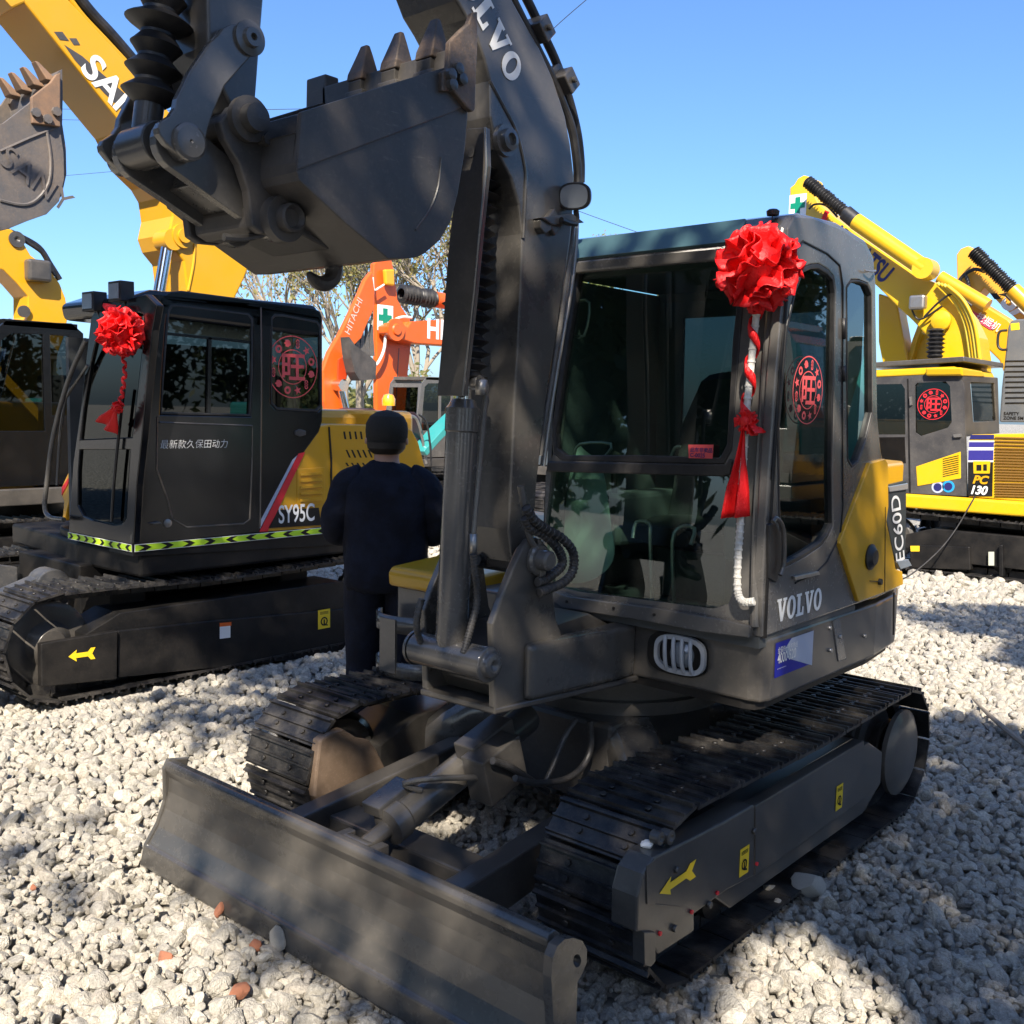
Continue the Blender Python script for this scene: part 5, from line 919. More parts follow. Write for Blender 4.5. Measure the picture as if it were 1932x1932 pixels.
# ================================================================== yellow machine on the right
km = thing("crawler_excavator", "yellow excavator with blue side stripes and 130 on its flank, right of the main cab", "excavator", (-.6, 9.55, 0), R(-90))
YK = 8.30; ky = lambda pts, off=0.: W('D', pts, 1, YK-off); ko = lambda pts, off=0.: W('O', pts, 1, YK-off)
Mk = INV[km.name].inverted() @ Matrix.Scale(1.28, 4)
zk = min(0, W1('D', 700, 1850, 1, YK).z)
for s in (-1, 1): crawler(km, s*.80, .38, -1.05, 1.25, .28, M=Mk, nshoe=36, side=s, detail=False, mf=m_black)
b = MB(Mk); b.box((-.5, -.6, .25), (.5, .6, .55)); b.lathe((0, 0, .5), (0, 0, 1), [(0, 0), (0, .45), (.12, .45), (.12, 0)], 24); b.build("undercarriage", m_black, km)
b = MB(); b.prism(ky([(600, 1462), (1160, 1500), (1500, 1520), (1500, 1590), (1160, 1568), (600, 1525)], .02), (0, 1.2, 0)); kb = b.build("side_beam", m_yel3, km, bevel=.03, seg=3)
b = MB(); b.prism(ky([(560, 1450), (1500, 1500), (1500, 1570), (560, 1520)], -.1), (0, 2.2, 0)); b.build("upper_frame", m_black, km)
w1_ = [(500, 1440), (500, 955), (640, 948), (860, 936), (884, 945), (896, 1010), (906, 1476), (640, 1462)]
wa = [(500, 985), (622, 983), (636, 1005), (638, 1205), (500, 1205)]; wb = [(690, 978), (815, 972), (834, 992), (842, 1150), (825, 1175), (705, 1212), (682, 1196), (680, 990)]
b = MB(); b.prism(ky(w1_), (0, .05, 0), [ky(wa), ky(wb)]); kc = b.build("cab", mat("warm_grey_cab_paint", (.048, .047, .049), .4, dirt=DUST, dirt_amt=.2), km, bevel=.015)
for w in (wa, wb):
    b = MB(); q = ky(w, -.02); b._add(q, [tuple(range(len(q)))]); kw = b.build("side_window", m_gl_black, kc)
ring_sticker("window_sticker", W1('D', 760, 1072, 1, YK-.01), (1, 0, 0), (0, 0, 1), .175, kw, m_redpaint)
b = MB(); b.prism(ky([(500, 1218), (635, 1216), (640, 1330), (500, 1340)], .004), (0, .01, 0)); b.build("lower_door", m_blackcab, kc)
b = MB(); b.prism(ky([(645, 960), (652, 960), (662, 1460), (654, 1460)], .003), (0, .004, 0)); b.build("door_seam", m_black, kc)
b = MB(); b.prism(ky([(655, 1040), (664, 1038), (666, 1075), (657, 1078)], .03), (0, .03, 0)); b.prism(ky([(848, 1205), (880, 1202), (882, 1216), (850, 1218)], .03), (0, .03, 0)); b.build("door_catch", m_steel, kc)
cr0 = W1('D', 890, 980, 1, YK); kx = cr0.x
rf = lambda pts, off=0.: W('D', pts, 0, kx+off)
b = MB(); b.prism(rf([(890, 945), (1045, 955), (1052, 1200), (905, 1215)]), (-.05, 0, 0), [rf([(925, 975), (1030, 980), (1040, 1145), (938, 1150)])]); kr = b.build("cab_rear", MATS["warm_grey_cab_paint"], km, bevel=.01)
b = MB(); b.prism(rf([(887, 910), (978, 926), (992, 952), (888, 947)], .01), (-.4, 0, 0)); b.build("roof", m_yel3, kr, bevel=.02)
b = MB(); b._add(rf([(925, 975), (1030, 980), (1040, 1145), (938, 1150)], -.02), [(0, 1, 2, 3)]); b.build("rear_window", m_gl_dark, kr)
b = MB(); b.prism(ky([(480, 922), (700, 912), (850, 906), (875, 915), (886, 945), (820, 940), (480, 956)]), (0, 1.25, 0)); b.build("roof", m_yel3, kc, bevel=.03, seg=3)
b = MB(); b.prism(ky([(470, 890), (895, 862), (898, 885), (470, 912)], .03), (0, 1.5, 0)); b.build("rain_cover", m_frame, kc, bevel=.01)
b = MB(); b.prism(ky([(684, 1346), (880, 1280), (881, 1398), (690, 1432)], .008), (0, .02, 0)); kp_ = b.build("vent_panel", m_yel3, kc, bevel=.006)
b = MB()
for k in range(9): b.prism(ky([(802, 1312+k*9.5), (872, 1296+k*9.5), (872, 1300+k*9.5), (802, 1316+k*9.5)], .010), (0, .001, 0))
b.build("vent_slots", m_black, kp_)
for (u, v, mt_) in ((780, 1436, m_silver), (827, 1433, mat("sticker_cyan", (.02, .3, .6), .4))):
    b = MB(); c = W1('D', u, v, 1, YK-.003); b.prism([c+Vector((.068*math.cos(R(18*i)), 0, .068*math.sin(R(18*i)))) for i in range(20)], (0, -.001, 0)); s_ = b.build("round_sticker", mt_, kc); b = MB(); b.prism([c+Vector((.045*math.cos(R(18*i)), -.003, .045*math.sin(R(18*i)))) for i in range(20)], (0, -.001, 0)); b.build("sticker_centre", m_navy, s_)
# engine flank
b = MB(); b.prism(ky([(912, 1478), (917, 1230), (925, 1205), (1700, 1190), (1700, 1530), (1160, 1500)]), (0, 2.2, 0)); kf = b.build("engine_side", m_yel3, km, bevel=.02)
for mt_, q_ in ((m_white, [(917, 1232), (1028, 1232), (1024, 1326), (914, 1326)]), (m_navy, [(926, 1206), (1028, 1206), (1027, 1226), (919, 1226)]), (mat("stripe_blue", (.035, .03, .22), .4), [(918, 1238), (1027, 1238), (1026, 1260), (917, 1260)]), (MATS["stripe_blue"], [(916, 1274), (1025, 1274), (1024, 1318), (914, 1318)]), (m_black, [(913, 1326), (1023, 1326), (1020, 1476), (912, 1476)]), (m_yel3, [(936, 1322), (1011, 1322), (1008, 1376), (938, 1376)])):
    b = MB(); b.prism(ky(q_, .003 if mt_ is m_white else .006 if mt_ is not m_yel3 else .009), (0, .002, 0)); o_ = b.build("stripe_decal", mt_, kf)
b = MB(); b.prism(ky([(950, 1338), (972, 1338), (972, 1364), (950, 1364)], .011), (0, .001, 0)); b.prism(ky([(980, 1336), (996, 1336), (996, 1364), (980, 1364)], .011), (0, .001, 0)); b.build("emblem", m_black, o_)
for s_, u, v, u2, mt_, hh in (("PC", 932, 1418, 998, m_yel2, 34), ("130", 918, 1464, 1012, m_white, 36)):
    p0, p1, p2 = W1('D', u, v, 1, YK-.009), W1('D', u2, v, 1, YK-.009), W1('D', u, v-hh, 1, YK-.009); hz = (p2.z-p0.z)*1.42
    tx = text("model_lettering", s_, p0, (1, 0, 0), (0, 0, 1), hz, mt_, kf, bold=.035, shear=.25, sx=(p1.x-p0.x)/(hz*(.62*len(s_))))
b = MB()
for g_, (v0, v1, n_) in enumerate(((1215, 1262, 4), (1275, 1338, 6), (1352, 1400, 5), (1415, 1470, 6))):
    for k in range(n_):
        v = v0+(v1-v0)*k/(n_-1); b.prism(ky([(1034, v), (1158, v+3), (1400, v+8), (1400, v+13), (1158, v+8), (1034, v+5)], .0), (0, -.02, 0))
b.build("louvres", mat("louvre_brown", (.22, .11, .02), .5), kf)  # louvre bars in dark brown on the yellow flank
# lower parts: cylinder, plates
b = MB(); b.prism(ky([(655, 1690), (920, 1700), (925, 1800), (660, 1790)], .02), (0, .1, 0)); b.prism(ky([(1050, 1690), (1065, 1690), (1068, 1830), (1050, 1830)], .03), (0, .1, 0)); b.build("track_guard", m_black, km, bevel=.01)
b = MB(); b.prism(ky([(660, 1694), (700, 1694), (700, 1718), (662, 1718)], .026), (0, .002, 0)); b.build("reflector", m_ylabel, km)
b = MB(); b.prism(ky([(1003, 1720), (1028, 1720), (1028, 1780), (1003, 1780)], .026), (0, .002, 0)); b.build("notice_label", mat("pale_notice", (.5, .52, .42), .5), km)
hose("ground_cable", [W1('D', 945, 1475, 1, YK-.1), W1('D', 860, 1620, 1, YK-.25), W1('D', 780, 1720, 1, YK-.45), W1('D', 670, 1815, 1, YK-.7), W1('D', 600, 1850, 1, YK-.9)], .008, m_rubber, km)
# boom, traced in the vertical plane of the machine
YB = 9.6; kbm = lambda pts, o=0.: W('D', pts, 1, YB-o)
b = MB(); b.prism(kbm([(130, 122), (148, 108), (165, 80), (190, 66), (215, 72), (226, 95), (240, 150), (262, 195), (300, 232), (440, 335), (600, 445), (700, 512), (790, 548), (850, 610), (915, 690), (958, 780), (972, 870), (972, 980), (800, 980), (760, 870), (735, 775), (670, 705), (600, 640), (520, 560), (420, 470), (240, 330), (130, 235)]), (0, .42, 0)); kbo = b.build("boom", m_yel3, km, bevel=.02)
b = MB(); b.prism(kbm([(520, 585), (600, 615), (650, 900), (540, 900), (520, 800)], -.5), (0, .3, 0)); b.prism(kbm([(700, 700), (720, 720), (690, 800), (660, 900), (640, 900), (670, 780)], -.6), (0, .3, 0)); b.prism(kbm([(655, 900), (688, 770), (738, 762), (765, 880)], -.7), (0, .25, 0)); b.build("boom_support", m_yel3, km, bevel=.02)
green_cross('D', 166, 200, .25, 1, YB, kbo, (1, 0, 0))
a0, a1 = W('D', [(330, 318), (560, 510)], 1, YB-.004); dd = (a1-a0).normalized(); text("maker_lettering", "KOMATSU", a0-Vector((0, -1, 0)).cross(dd)*.1, dd, Vector((0, -1, 0)).cross(dd), .32, m_navy, kbo, bold=.03, sx=(a1-a0).length/(.32*4.6))
p_, q_ = W('D', [(205, 92), (400, 252)], 1, YB-.25); cyl_bellows(p_, q_, .085, 20, km); b = MB(); b.cyl(q_-(q_-p_)*.12, q_+(q_-p_)*.12, .10, n=18); q2 = W1('D', 725, 478, 1, YB-.25); b.build("hose_sleeve", m_rubber, kbo)
b = MB(); b.cyl(q_+(q_-p_)*.1, q2, .105, n=20); b.cyl(q2+Vector((0, -.1, 0)), q2+Vector((0, .15, 0)), .13, n=18); b.build("arm_cylinder", m_yel3, kbo)
p_, q_ = W('D', [(775, 740), (768, 870)], 1, YB-.3); cyl_bellows(p_, q_, .11, 7, km)
c = W1('D', 800, 705, 1, YB-.05); b = MB(); b.lathe(c, (0, -1, 0), [(0, .12), (.06, .12), (.08, .07), (.08, 0)], 20); b.build("boom_pin", m_yel3, kbo)
for k in range(4): hose("boom_hose", W('D', [(780+k*14, 540+k*4), (850+k*14, 615), (900+k*14, 720), (925+k*13, 870)], 1, YB-.06-.03*k), .022, m_yel3 if k % 2 else mat("yellow_hose", (.7, .55, .06), .5), kbo)
hose("boom_hose", W('D', [(720, 690), (790, 620), (850, 590), (930, 640)], 1, YB-.1), .014, m_rubber, kbo); hose("boom_hose", W('D', [(660, 640), (700, 700), (800, 640)], 1, YB-.1), .012, m_rubber, kbo)
hose("boom_hose", W('D', [(215, 215), (240, 195), (290, 200), (340, 250)], 1, YB-.1), .014, m_rubber, kbo); b = MB(); b.prism(kbm([(265, 270), (285, 220), (298, 225), (285, 290)], .03), (0, .05, 0)); b.build("red_ribbon", m_red, kbo)
b = MB(); c = W1('D', 692, 625, 1, YB-.15); b.box((c.x-.1, c.y-.05, c.z-.09), (c.x+.1, c.y+.08, c.z+.09)); b.build("work_lamp", m_steel, kbo, bevel=.03)
# ---- far right machines
s5 = thing("crawler_excavator", "orange yellow excavator boom with white lettering at the far right", "excavator", (2.6, 15.0, 0), R(-90))
machine(s5, 1.5, m_yel2, m_cab)
YS = 15.0; kk = lambda pts: W('D', pts, 1, YS)
b = MB(); b.prism(kk([(862, 415), (880, 390), (915, 376), (938, 392), (948, 430), (990, 480), (1160, 640), (1400, 860), (1600, 1100), (1450, 1100), (1300, 960), (1160, 730), (1060, 640), (985, 560), (960, 590), (865, 550)]), (0, .45, 0)); sb5 = b.build("boom", mat("bright_orange_yellow", (.78, .36, .03), .4, dirt=(.5, .33, .1), dirt_amt=.3), s5, bevel=.02)  # boom in a brighter orange yellow than the body
a0, a1 = W('D', [(1050, 630), (1145, 705)], 1, YS-.004); dd = (a1-a0).normalized(); text("maker_lettering", "SANY", a0, dd, Vector((0, -1, 0)).cross(dd), .55, m_white, sb5, bold=.03)
b = MB(); b.prism(W('D', [(1010, 585), (1040, 585), (1060, 610), (1030, 612)], 1, YS-.004), (0, .002, 0)); b.prism(W('D', [(1045, 590), (1075, 598), (1160, 680), (1160, 640), (1090, 580)], 1, YS-.004), (0, .002, 0)); b.build("stripe_decal", m_black, sb5)
p_, q_ = W('D', [(935, 400), (1110, 570)], 1, YS-.3); cyl_bellows(p_, q_, .12, 22, s5); b = MB(); b.cyl(q_, q_+(q_-p_)*1.0, .13, n=16); b.build("arm_cylinder", m_yel2, sb5)
for pp in ([(870, 540), (890, 510), (940, 480), (985, 490)], [(910, 580), (915, 540), (900, 500)]): hose("boom_hose", W('D', pp, 1, YS-.1), .03, m_rubber, sb5)
s6 = thing("crawler_excavator", "yellow excavator boom with a pink banner, between the striped and lettered ones", "excavator", (.9, 12.4, 0), R(-90))
machine(s6, 1.3, m_yel2, m_cab)
b = MB(); b.prism(W('D', [(780, 500), (860, 560), (960, 620), (1090, 700), (1160, 780), (1250, 900), (1350, 1150), (1150, 1150), (1050, 880), (960, 790), (900, 760), (840, 640)], 1, 12.4), (0, .4, 0)); sb6 = b.build("boom", m_yel2, s6, bevel=.02)
b = MB(); b.prism(W('D', [(932, 660), (1035, 720), (1032, 742), (1010, 745), (940, 700)], 1, 12.39), (0, .005, 0)); bn = b.build("banner", mat("pink_banner", (.6, .06, .12), .5), sb6)
a0, a1 = W('D', [(945, 692), (1020, 738)], 1, 12.38); dd = (a1-a0).normalized(); text("lettering", "挖掘机", a0, dd, Vector((0, -1, 0)).cross(dd), .13, m_white, bn)
b = MB(); p_, q_ = W('D', [(790, 515), (1000, 640)], 1, 12.2); b.cyl(p_, q_, .10, n=16); b.build("arm_cylinder", m_yel2, sb6)
s7 = thing("crawler_excavator", "large excavator with a grey louvred hood at the right edge, above the blue striped one", "excavator", (2.2, 11.2, 0), R(-90))
YH = 10.2; hh = lambda pts, o=0.: W('D', pts, 1, YH-o)
Ms = INV[s7.name].inverted() @ Matrix.Scale(1.2, 4)
for s in (-1, 1): crawler(s7, s*.78, .38, -.95, .95, .30, M=Ms, nshoe=30, side=s, detail=False, mf=m_black)
b = MB(Ms); b.box((-.7, -.9, .3), (.7, 1.1, 1.2)); b.build("house", m_yel2, s7, bevel=.03)
b = MB(); b.prism(hh([(1088, 735), (1098, 708), (1130, 698), (1700, 680), (1700, 1150), (1050, 1150), (1060, 1000), (1075, 860)]), (0, 1.6, 0)); h7 = b.build("engine_hood", mat("slate_hood_paint", (.10, .11, .125), .4, dirt=DUST, dirt_amt=.2), s7, bevel=.03, seg=3)
b = MB()
for k in range(9): v = 880+k*23; b.prism(hh([(1078, v), (1700, v-6), (1700, v-2), (1078, v+4)], .0), (0, -.012, 0))
b.build("louvres", m_black, h7)
b = MB(); b.prism(hh([(1100, 718), (1138, 714), (1140, 744), (1102, 748)], .004), (0, .002, 0)); b.build("yellow_label", m_ylabel, h7)
a0 = W1('D', 1068, 1140, 1, YH-.004); text("lettering", "SAFETY\nZONE 5M", a0+Vector((0, 0, .06)), (1, 0, 0), (0, 0, 1), .055, m_black, h7, bold=.02)
hose("grab_rail", W('D', [(1085, 748), (1055, 752), (1045, 775), (1045, 815), (1060, 832), (1085, 832)], 1, YH-.03), .016, m_rubber, h7)
# ---- machines right of the picture, mirrored in the cab's side glass
rt = thing("crawler_excavator", "teal excavator parked beyond the picture's right side, seen mirrored in the cab window", "excavator", (4.9, 7.6, 0), R(-90))
machine(rt, 1.25, m_teal, m_cab, BOOM1, ARM1, BUCK1)
ro = thing("crawler_excavator", "orange excavator beyond the picture's right side, mirrored above the teal one", "excavator", (5.6, 13.0, 0), R(-90))
machine(ro, 1.35, m_orange, m_cab, BOOM1, ARM1, BUCK1)
# ================================================================== red bows tied to the two cabs
def rosette(name, label, c, Rr, spiral, knot, tail, seed, plane_n=Vector((0, -1, 0)), rib=.014, white=False):
    t = thing(name, label, "red bow", c)
    b = MB(); petal_ball(b, c, Rr*1.06, 40, seed, .75); ba = b.build("ribbon_flower", m_red, t); ba.modifiers.new('s', 'SUBSURF').levels = 1; ba.modifiers['s'].render_levels = 1; md = ba.modifiers.new("t", 'SOLIDIFY'); md.thickness = .002
    for p in ba.data.polygons: p.use_smooth = True
    # ribbon wound round the rail
    P_ = [Vector(p) for p in spiral]; n = 90; pts = []; b = MB(); wv = []
    cum = [0]
    for i in range(len(P_)-1): cum.append(cum[-1]+(P_[i+1]-P_[i]).length)
    rn = random.Random(seed)
    def ev(s):
        for i in range(len(P_)-1):
            if s <= cum[i+1]+1e-9: return P_[i].lerp(P_[i+1], (s-cum[i])/max(1e-9, cum[i+1]-cum[i]))
        return P_[-1]
    turns = cum[-1]/(rib*(7.5 if white else 5.2)); vs = []
    for k in range(n*2):
        s = cum[-1]*k/(n*2-1); c0 = ev(s); a = 2*math.pi*turns*k/(n*2-1); rr = rib*(1.15+.1*rn.random())
        off = Vector((math.cos(a), math.sin(a), 0))*rr; w = Vector((0, 0, rib*(1.25 if white else 1.1)))
        vs += [c0+off-w, c0+off*1.12, c0+off+w]
    b._add(vs, [(3*i+j, 3*i+3+j, 3*i+4+j, 3*i+1+j) for i in range(n*2-1) for j in (0, 1)], True); sp_ = b.build("wound_ribbon", m_red, t); sp_.modifiers.new("t", 'SOLIDIFY').thickness = .002
    # knot and hanging tail
    b = MB(); petal_ball(b, knot, Rr*.30, 12, seed+3, .7); kn = b.build("knot", m_red, t); kn.modifiers.new("t", 'SOLIDIFY').thickness = .002
    for p in kn.data.polygons: p.use_smooth = True
    for k, (top, bl_, br_) in enumerate(tail):
        top, bl_, br_ = map(Vector, (top, bl_, br_)); N = 13; Mm = 12; G = []
        for j in range(Mm):
            v = j/(Mm-1)
            for i in range(N):
                u = i/(N-1); e = (bl_.lerp(br_, u)-top); w = .25+.75*v**.7; q = top+((bl_+br_)/2-top)*v+(bl_.lerp(br_, u)-(bl_+br_)/2)*w*min(1, .3+v)
                q += plane_n*(.018*math.sin(u*9+k+v*2)*(.4+v))+Vector((rn.uniform(-1, 1), 0, rn.uniform(-1, 1)))*.0015
                G.append(q)
        b = MB(); b._add(G, [(j*N+i, j*N+i+1, (j+1)*N+i+1, (j+1)*N+i) for j in range(Mm-1) for i in range(N-1)], True)
        tl_ = b.build("ribbon_tail", m_red, t); tl_.modifiers.new("t", 'SOLIDIFY').thickness = .0015
    return t
fq = lambda pts, off: fr('P', pts, off)
c = fq([(1432, 505)], .11)[0]
rosette("ribbon_rosette", "large red satin bow at the roof corner of the dark grey excavator's cab", c, .132, fq([(1428, 575), (1424, 620), (1416, 700), (1409, 770), (1406, 800)], .055), fq([(1408, 795)], .075)[0],
        [(fq([(1404, 800)], .08)[0], fq([(1366, 978)], .07)[0], fq([(1408, 975)], .07)[0]), (fq([(1410, 795)], .085)[0], fq([(1420, 800)], .08)[0]+Vector((0, 0, -.04)), fq([(1441, 815)], .08)[0]), (fq([(1436, 520)], .10)[0], fq([(1415, 590)], .09)[0], fq([(1440, 585)], .09)[0])], 5, rib=.017, white=True)
f2 = lambda pts, off: W('P', pts, 1, Y0-off)
c = f2([(228, 627)], .12)[0]
rosette("ribbon_rosette", "smaller red bow on the black cab front of the chevron-taped excavator", c, .135, f2([(232, 665), (236, 700), (231, 740), (226, 762)], .08), f2([(222, 768)], .09)[0],
        [(f2([(222, 762)], .09)[0], f2([(186, 795)], .08)[0], f2([(214, 820)], .08)[0]), (f2([(205, 590)], .10)[0], f2([(196, 572)], .08)[0], f2([(214, 575)], .08)[0])], 11, rib=.012)
# ================================================================== the man
px_, py_ = -1.305, -.175
man = thing("person", "man in black cap and dark navy clothes with his back turned, standing between the machines", "person", (px_, py_, 0), YAW+.06)
def skin(name, chains, m, parent, sub=2, root=0):
    V, E_, Rr = [], [], []; idx = {}
    def add(p, r):
        k = tuple(round(a, 4) for a in p)
        if k in idx: return idx[k]
        idx[k] = len(V); V.append(p); Rr.append(r); return idx[k]
    for ch in chains:
        prev = None
        for p, r in ch:
            i = add(p, r)
            if prev is not None and prev != i: E_.append((prev, i))
            prev = i
    me = bpy.data.meshes.new(name); me.from_pydata(V, E_, []); bm = bmesh.new(); bm.from_mesh(me); ly = bm.verts.layers.skin.verify()
    bm.verts.ensure_lookup_table()
    for i, v in enumerate(bm.verts): r = Rr[i]; v[ly].radius = (r, r) if not isinstance(r, tuple) else r; v[ly].use_root = (i == root)
    bm.to_mesh(me); bm.free(); o = bpy.data.objects.new(name, me); C.objects.link(o); o.parent = parent; INV[o.name] = INV[parent.name]
    s = o.modifiers.new("s", 'SKIN'); s.use_smooth_shade = True; u = o.modifiers.new("u", 'SUBSURF'); u.levels = sub; u.render_levels = sub
    dg = bpy.context.evaluated_depsgraph_get(); m2 = bpy.data.meshes.new_from_object(o.evaluated_get(dg)); o.modifiers.clear(); o.data = m2; m2.materials.clear(); m2.materials.append(m)
    for p in m2.polygons: p.use_smooth = True
    return o
m_skin = mat("skin", (.42, .24, .17), .5, bump=.1, bscale=200); m_cloth = mat("navy_black_cloth", (.007, .008, .014), .85, dirt=(.018, .022, .038), dirt_amt=.9, scale=9, spec=.2, bump=.6, bscale=30); m_cap = mat("black_cap_cloth", (.018, .017, .014), .9, bump=.4, bscale=120)
m_hair = mat("black_hair", (.012, .010, .009), .6)
ch = [[((0, 0, .98), .12), ((0, 0, 1.12), .115), ((0, 0, 1.28), .13), ((0, -.01, 1.40), .085), ((0, 0, 1.50), .060), ((0, .01, 1.55), .064), ((0, .015, 1.60), .082), ((0, .01, 1.67), .092), ((0, 0, 1.73), .07)]]
for s in (-1, 1):
    ch.append([((0, 0, .98), .12), ((s*.09, 0, .92), .10), ((s*.10, .01, .70), .078), ((s*.11, .01, .50), .058), ((s*.12, -.01, .30), .052), ((s*.12, -.02, .10), .038), ((s*.125, .03, .05), .036), ((s*.13, .13, .035), .028)])
    ch.append([((0, -.01, 1.40), .085), ((s*.12, 0, 1.41), .055), ((s*.17, 0, 1.37), .048), ((s*.215, -.01, 1.26), .042), ((s*.24, .01, 1.17), .040), ((s*.23, .13, 1.12), .034), ((s*.17, .23, 1.14), .026), ((s*.14, .28, 1.15), .028)])
    hx, hy, hz = s*.14, .28, 1.15
    for k, (dx, L2) in enumerate(((-.026, .066), (-.009, .075), (.009, .070), (.026, .056))):
        ch.append([((hx, hy, hz), .028), ((hx+dx, hy+.035, hz-.002), .0095), ((hx+dx*1.1, hy+.035+L2*.5, hz-.008), .0085), ((hx+dx*1.1, hy+.035+L2, hz-.03), .007)])
    ch.append([((hx, hy, hz), .028), ((hx-s*.028, hy+.01, hz+.008), .010), ((hx-s*.042, hy+.035, hz+.004), .009), ((hx-s*.042, hy+.055, hz-.006), .007)])
    ch.append([((0, .01, 1.67), .092), ((s*.085, .0, 1.625), .018), ((s*.098, -.012, 1.63), .012), ((s*.098, -.012, 1.60), .010)])
ch.append([((0, .015, 1.60), .082), ((0, .10, 1.615), .016), ((0, .118, 1.60), .011)])
body = skin("body", ch, m_skin, man)
for s in (-1, 1):
    b = MB(INV[man.name].inverted()); b.lathe((s*.032, .088, 1.645), (0, 1, 0), [(0, .011), (.006, .009), (.009, 0)], 10); b.build("eye", m_white, man)
b = MB(INV[man.name].inverted()); b.tube([(-.022, .098, 1.563), (0, .104, 1.566), (.022, .098, 1.563)], .005, 6, 2); b.build("mouth", mat("lip", (.35, .12, .10), .5), man)
# jacket: torso and sleeves in one cloth mesh
b = MB(INV[man.name].inverted()); L = []
for z, rx, ry, oy in ((.86, .200, .145, 0), (.90, .212, .155, 0), (1.0, .214, .16, 0), (1.10, .212, .155, .0), (1.20, .222, .15, .0), (1.30, .236, .145, -.005), (1.38, .236, .13, -.01), (1.43, .205, .11, -.012), (1.47, .14, .09, -.01), (1.50, .085, .075, -.005), (1.515, .074, .07, 0)):
    L.append([Vector((rx*math.copysign(abs(math.cos(a))**.8, math.cos(a))*(1+.02*math.sin(5*a+z*22)), oy+ry*math.sin(a)*(1+.03*math.sin(7*a+z*31)), z)) for a in [2*math.pi*i/40 for i in range(40)]])
b.loft(L)
for s in (-1, 1):
    b.tube([(s*.11, -.01, 1.43), (s*.185, -.01, 1.395), (s*.225, -.02, 1.30), (s*.25, -.015, 1.22), (s*.252, .01, 1.165), (s*.23, .10, 1.135), (s*.20, .18, 1.14)], .08, 16, 4, rads=[.075, .084, .078, .072, .068, .056, .046])
jk = b.build("jacket", m_cloth, man); tx = bpy.data.textures.new("folds", 'CLOUDS'); tx.noise_scale = .13; dm = jk.modifiers.new("r", 'SUBSURF'); dm.levels = 1; dm.render_levels = 1; dm = jk.modifiers.new("d", 'DISPLACE'); dm.texture = tx; dm.strength = .038; dm.mid_level = .5
b = MB(INV[man.name].inverted())
for s in (-1, 1):
    L = []
    for z, r, x, y in ((.92, .125, .085, 0), (.80, .112, .10, 0), (.62, .095, .108, .005), (.48, .085, .112, .01), (.30, .082, .12, -.005), (.12, .080, .124, -.01), (.07, .078, .126, .0)):
        L.append([Vector((s*x+r*math.cos(a), y+r*1.05*math.sin(a)*(1+.04*math.sin(3*a+z*30)), z)) for a in [2*math.pi*i/24 for i in range(24)]])
    b.loft(L)
b.build("trousers", m_cloth, man)
for s in (-1, 1):
    b = MB(INV[man.name].inverted()); L = []
    for y, rx, rz in ((-.10, .03, .035), (-.08, .045, .05), (0, .048, .055), (.08, .05, .045), (.16, .046, .035), (.20, .025, .02)): L.append([Vector((s*.128+rx*math.cos(a), y, max(.004, .045+rz*math.sin(a)))) for a in [2*math.pi*i/16 for i in range(16)]])
    b.loft(L); b.build("shoe", m_rubber, man)
b = MB(INV[man.name].inverted()); b.lathe((0, .005, 1.585), (0, 0, 1), [(0, .088), (.03, .0995), (.045, .1015), (.05, .1035), (.085, .106), (.12, .103), (.155, .085), (.175, .055), (.185, .02), (.188, 0)], 32)
b.loft([[Vector((.085*math.cos(a), .07+.10*t*math.sin(a)+.02, 1.64-.03*t)) for a in [math.pi*i/12 for i in range(13)]] for t in (.2, 1.0)], closed=False, caps=False); b.build("cap", m_cap, man)
b = MB(INV[man.name].inverted()); b.lathe((0, -.006, 1.553), (0, 0, 1), [(0, .062), (.012, .080), (.03, .094), (.06, .0985)], 28); b.build("hair", m_hair, man)
# ================================================================== trees
m_bark = mat("grey_bark", (.26, .22, .17), .9, dirt=(.3, .26, .2), dirt_amt=.6, scale=6, bump=.6, bscale=20)
def leafmat(name, c1, c2, tr=.35):
    m = bpy.data.materials.new(name); m.use_nodes = True; n = m.node_tree.nodes; l = m.node_tree.links; b = n["Principled BSDF"]; g = n.new("ShaderNodeNewGeometry"); mx = n.new("ShaderNodeMix"); mx.data_type = 'RGBA'
    mx.inputs[6].default_value = (*c1, 1); mx.inputs[7].default_value = (*c2, 1); l.new(g.outputs["Random Per Island"], mx.inputs[0]); l.new(mx.outputs[2], b.inputs["Base Color"]); b.inputs["Roughness"].default_value = .55
    t = n.new("ShaderNodeBsdfTranslucent"); l.new(mx.outputs[2], t.inputs[0]); ms = n.new("ShaderNodeMixShader"); ms.inputs[0].default_value = tr; l.new(b.outputs[0], ms.inputs[1]); l.new(t.outputs[0], ms.inputs[2]); l.new(ms.outputs[0], n["Material Output"].inputs[0]); return m
m_leafd = leafmat("dark_leaves", (.030, .050, .018), (.07, .10, .03)); m_leafy = leafmat("yellowing_leaves", (.30, .24, .07), (.20, .22, .08)); m_leafg = leafmat("green_shrub_leaves", (.10, .13, .04), (.26, .24, .08))
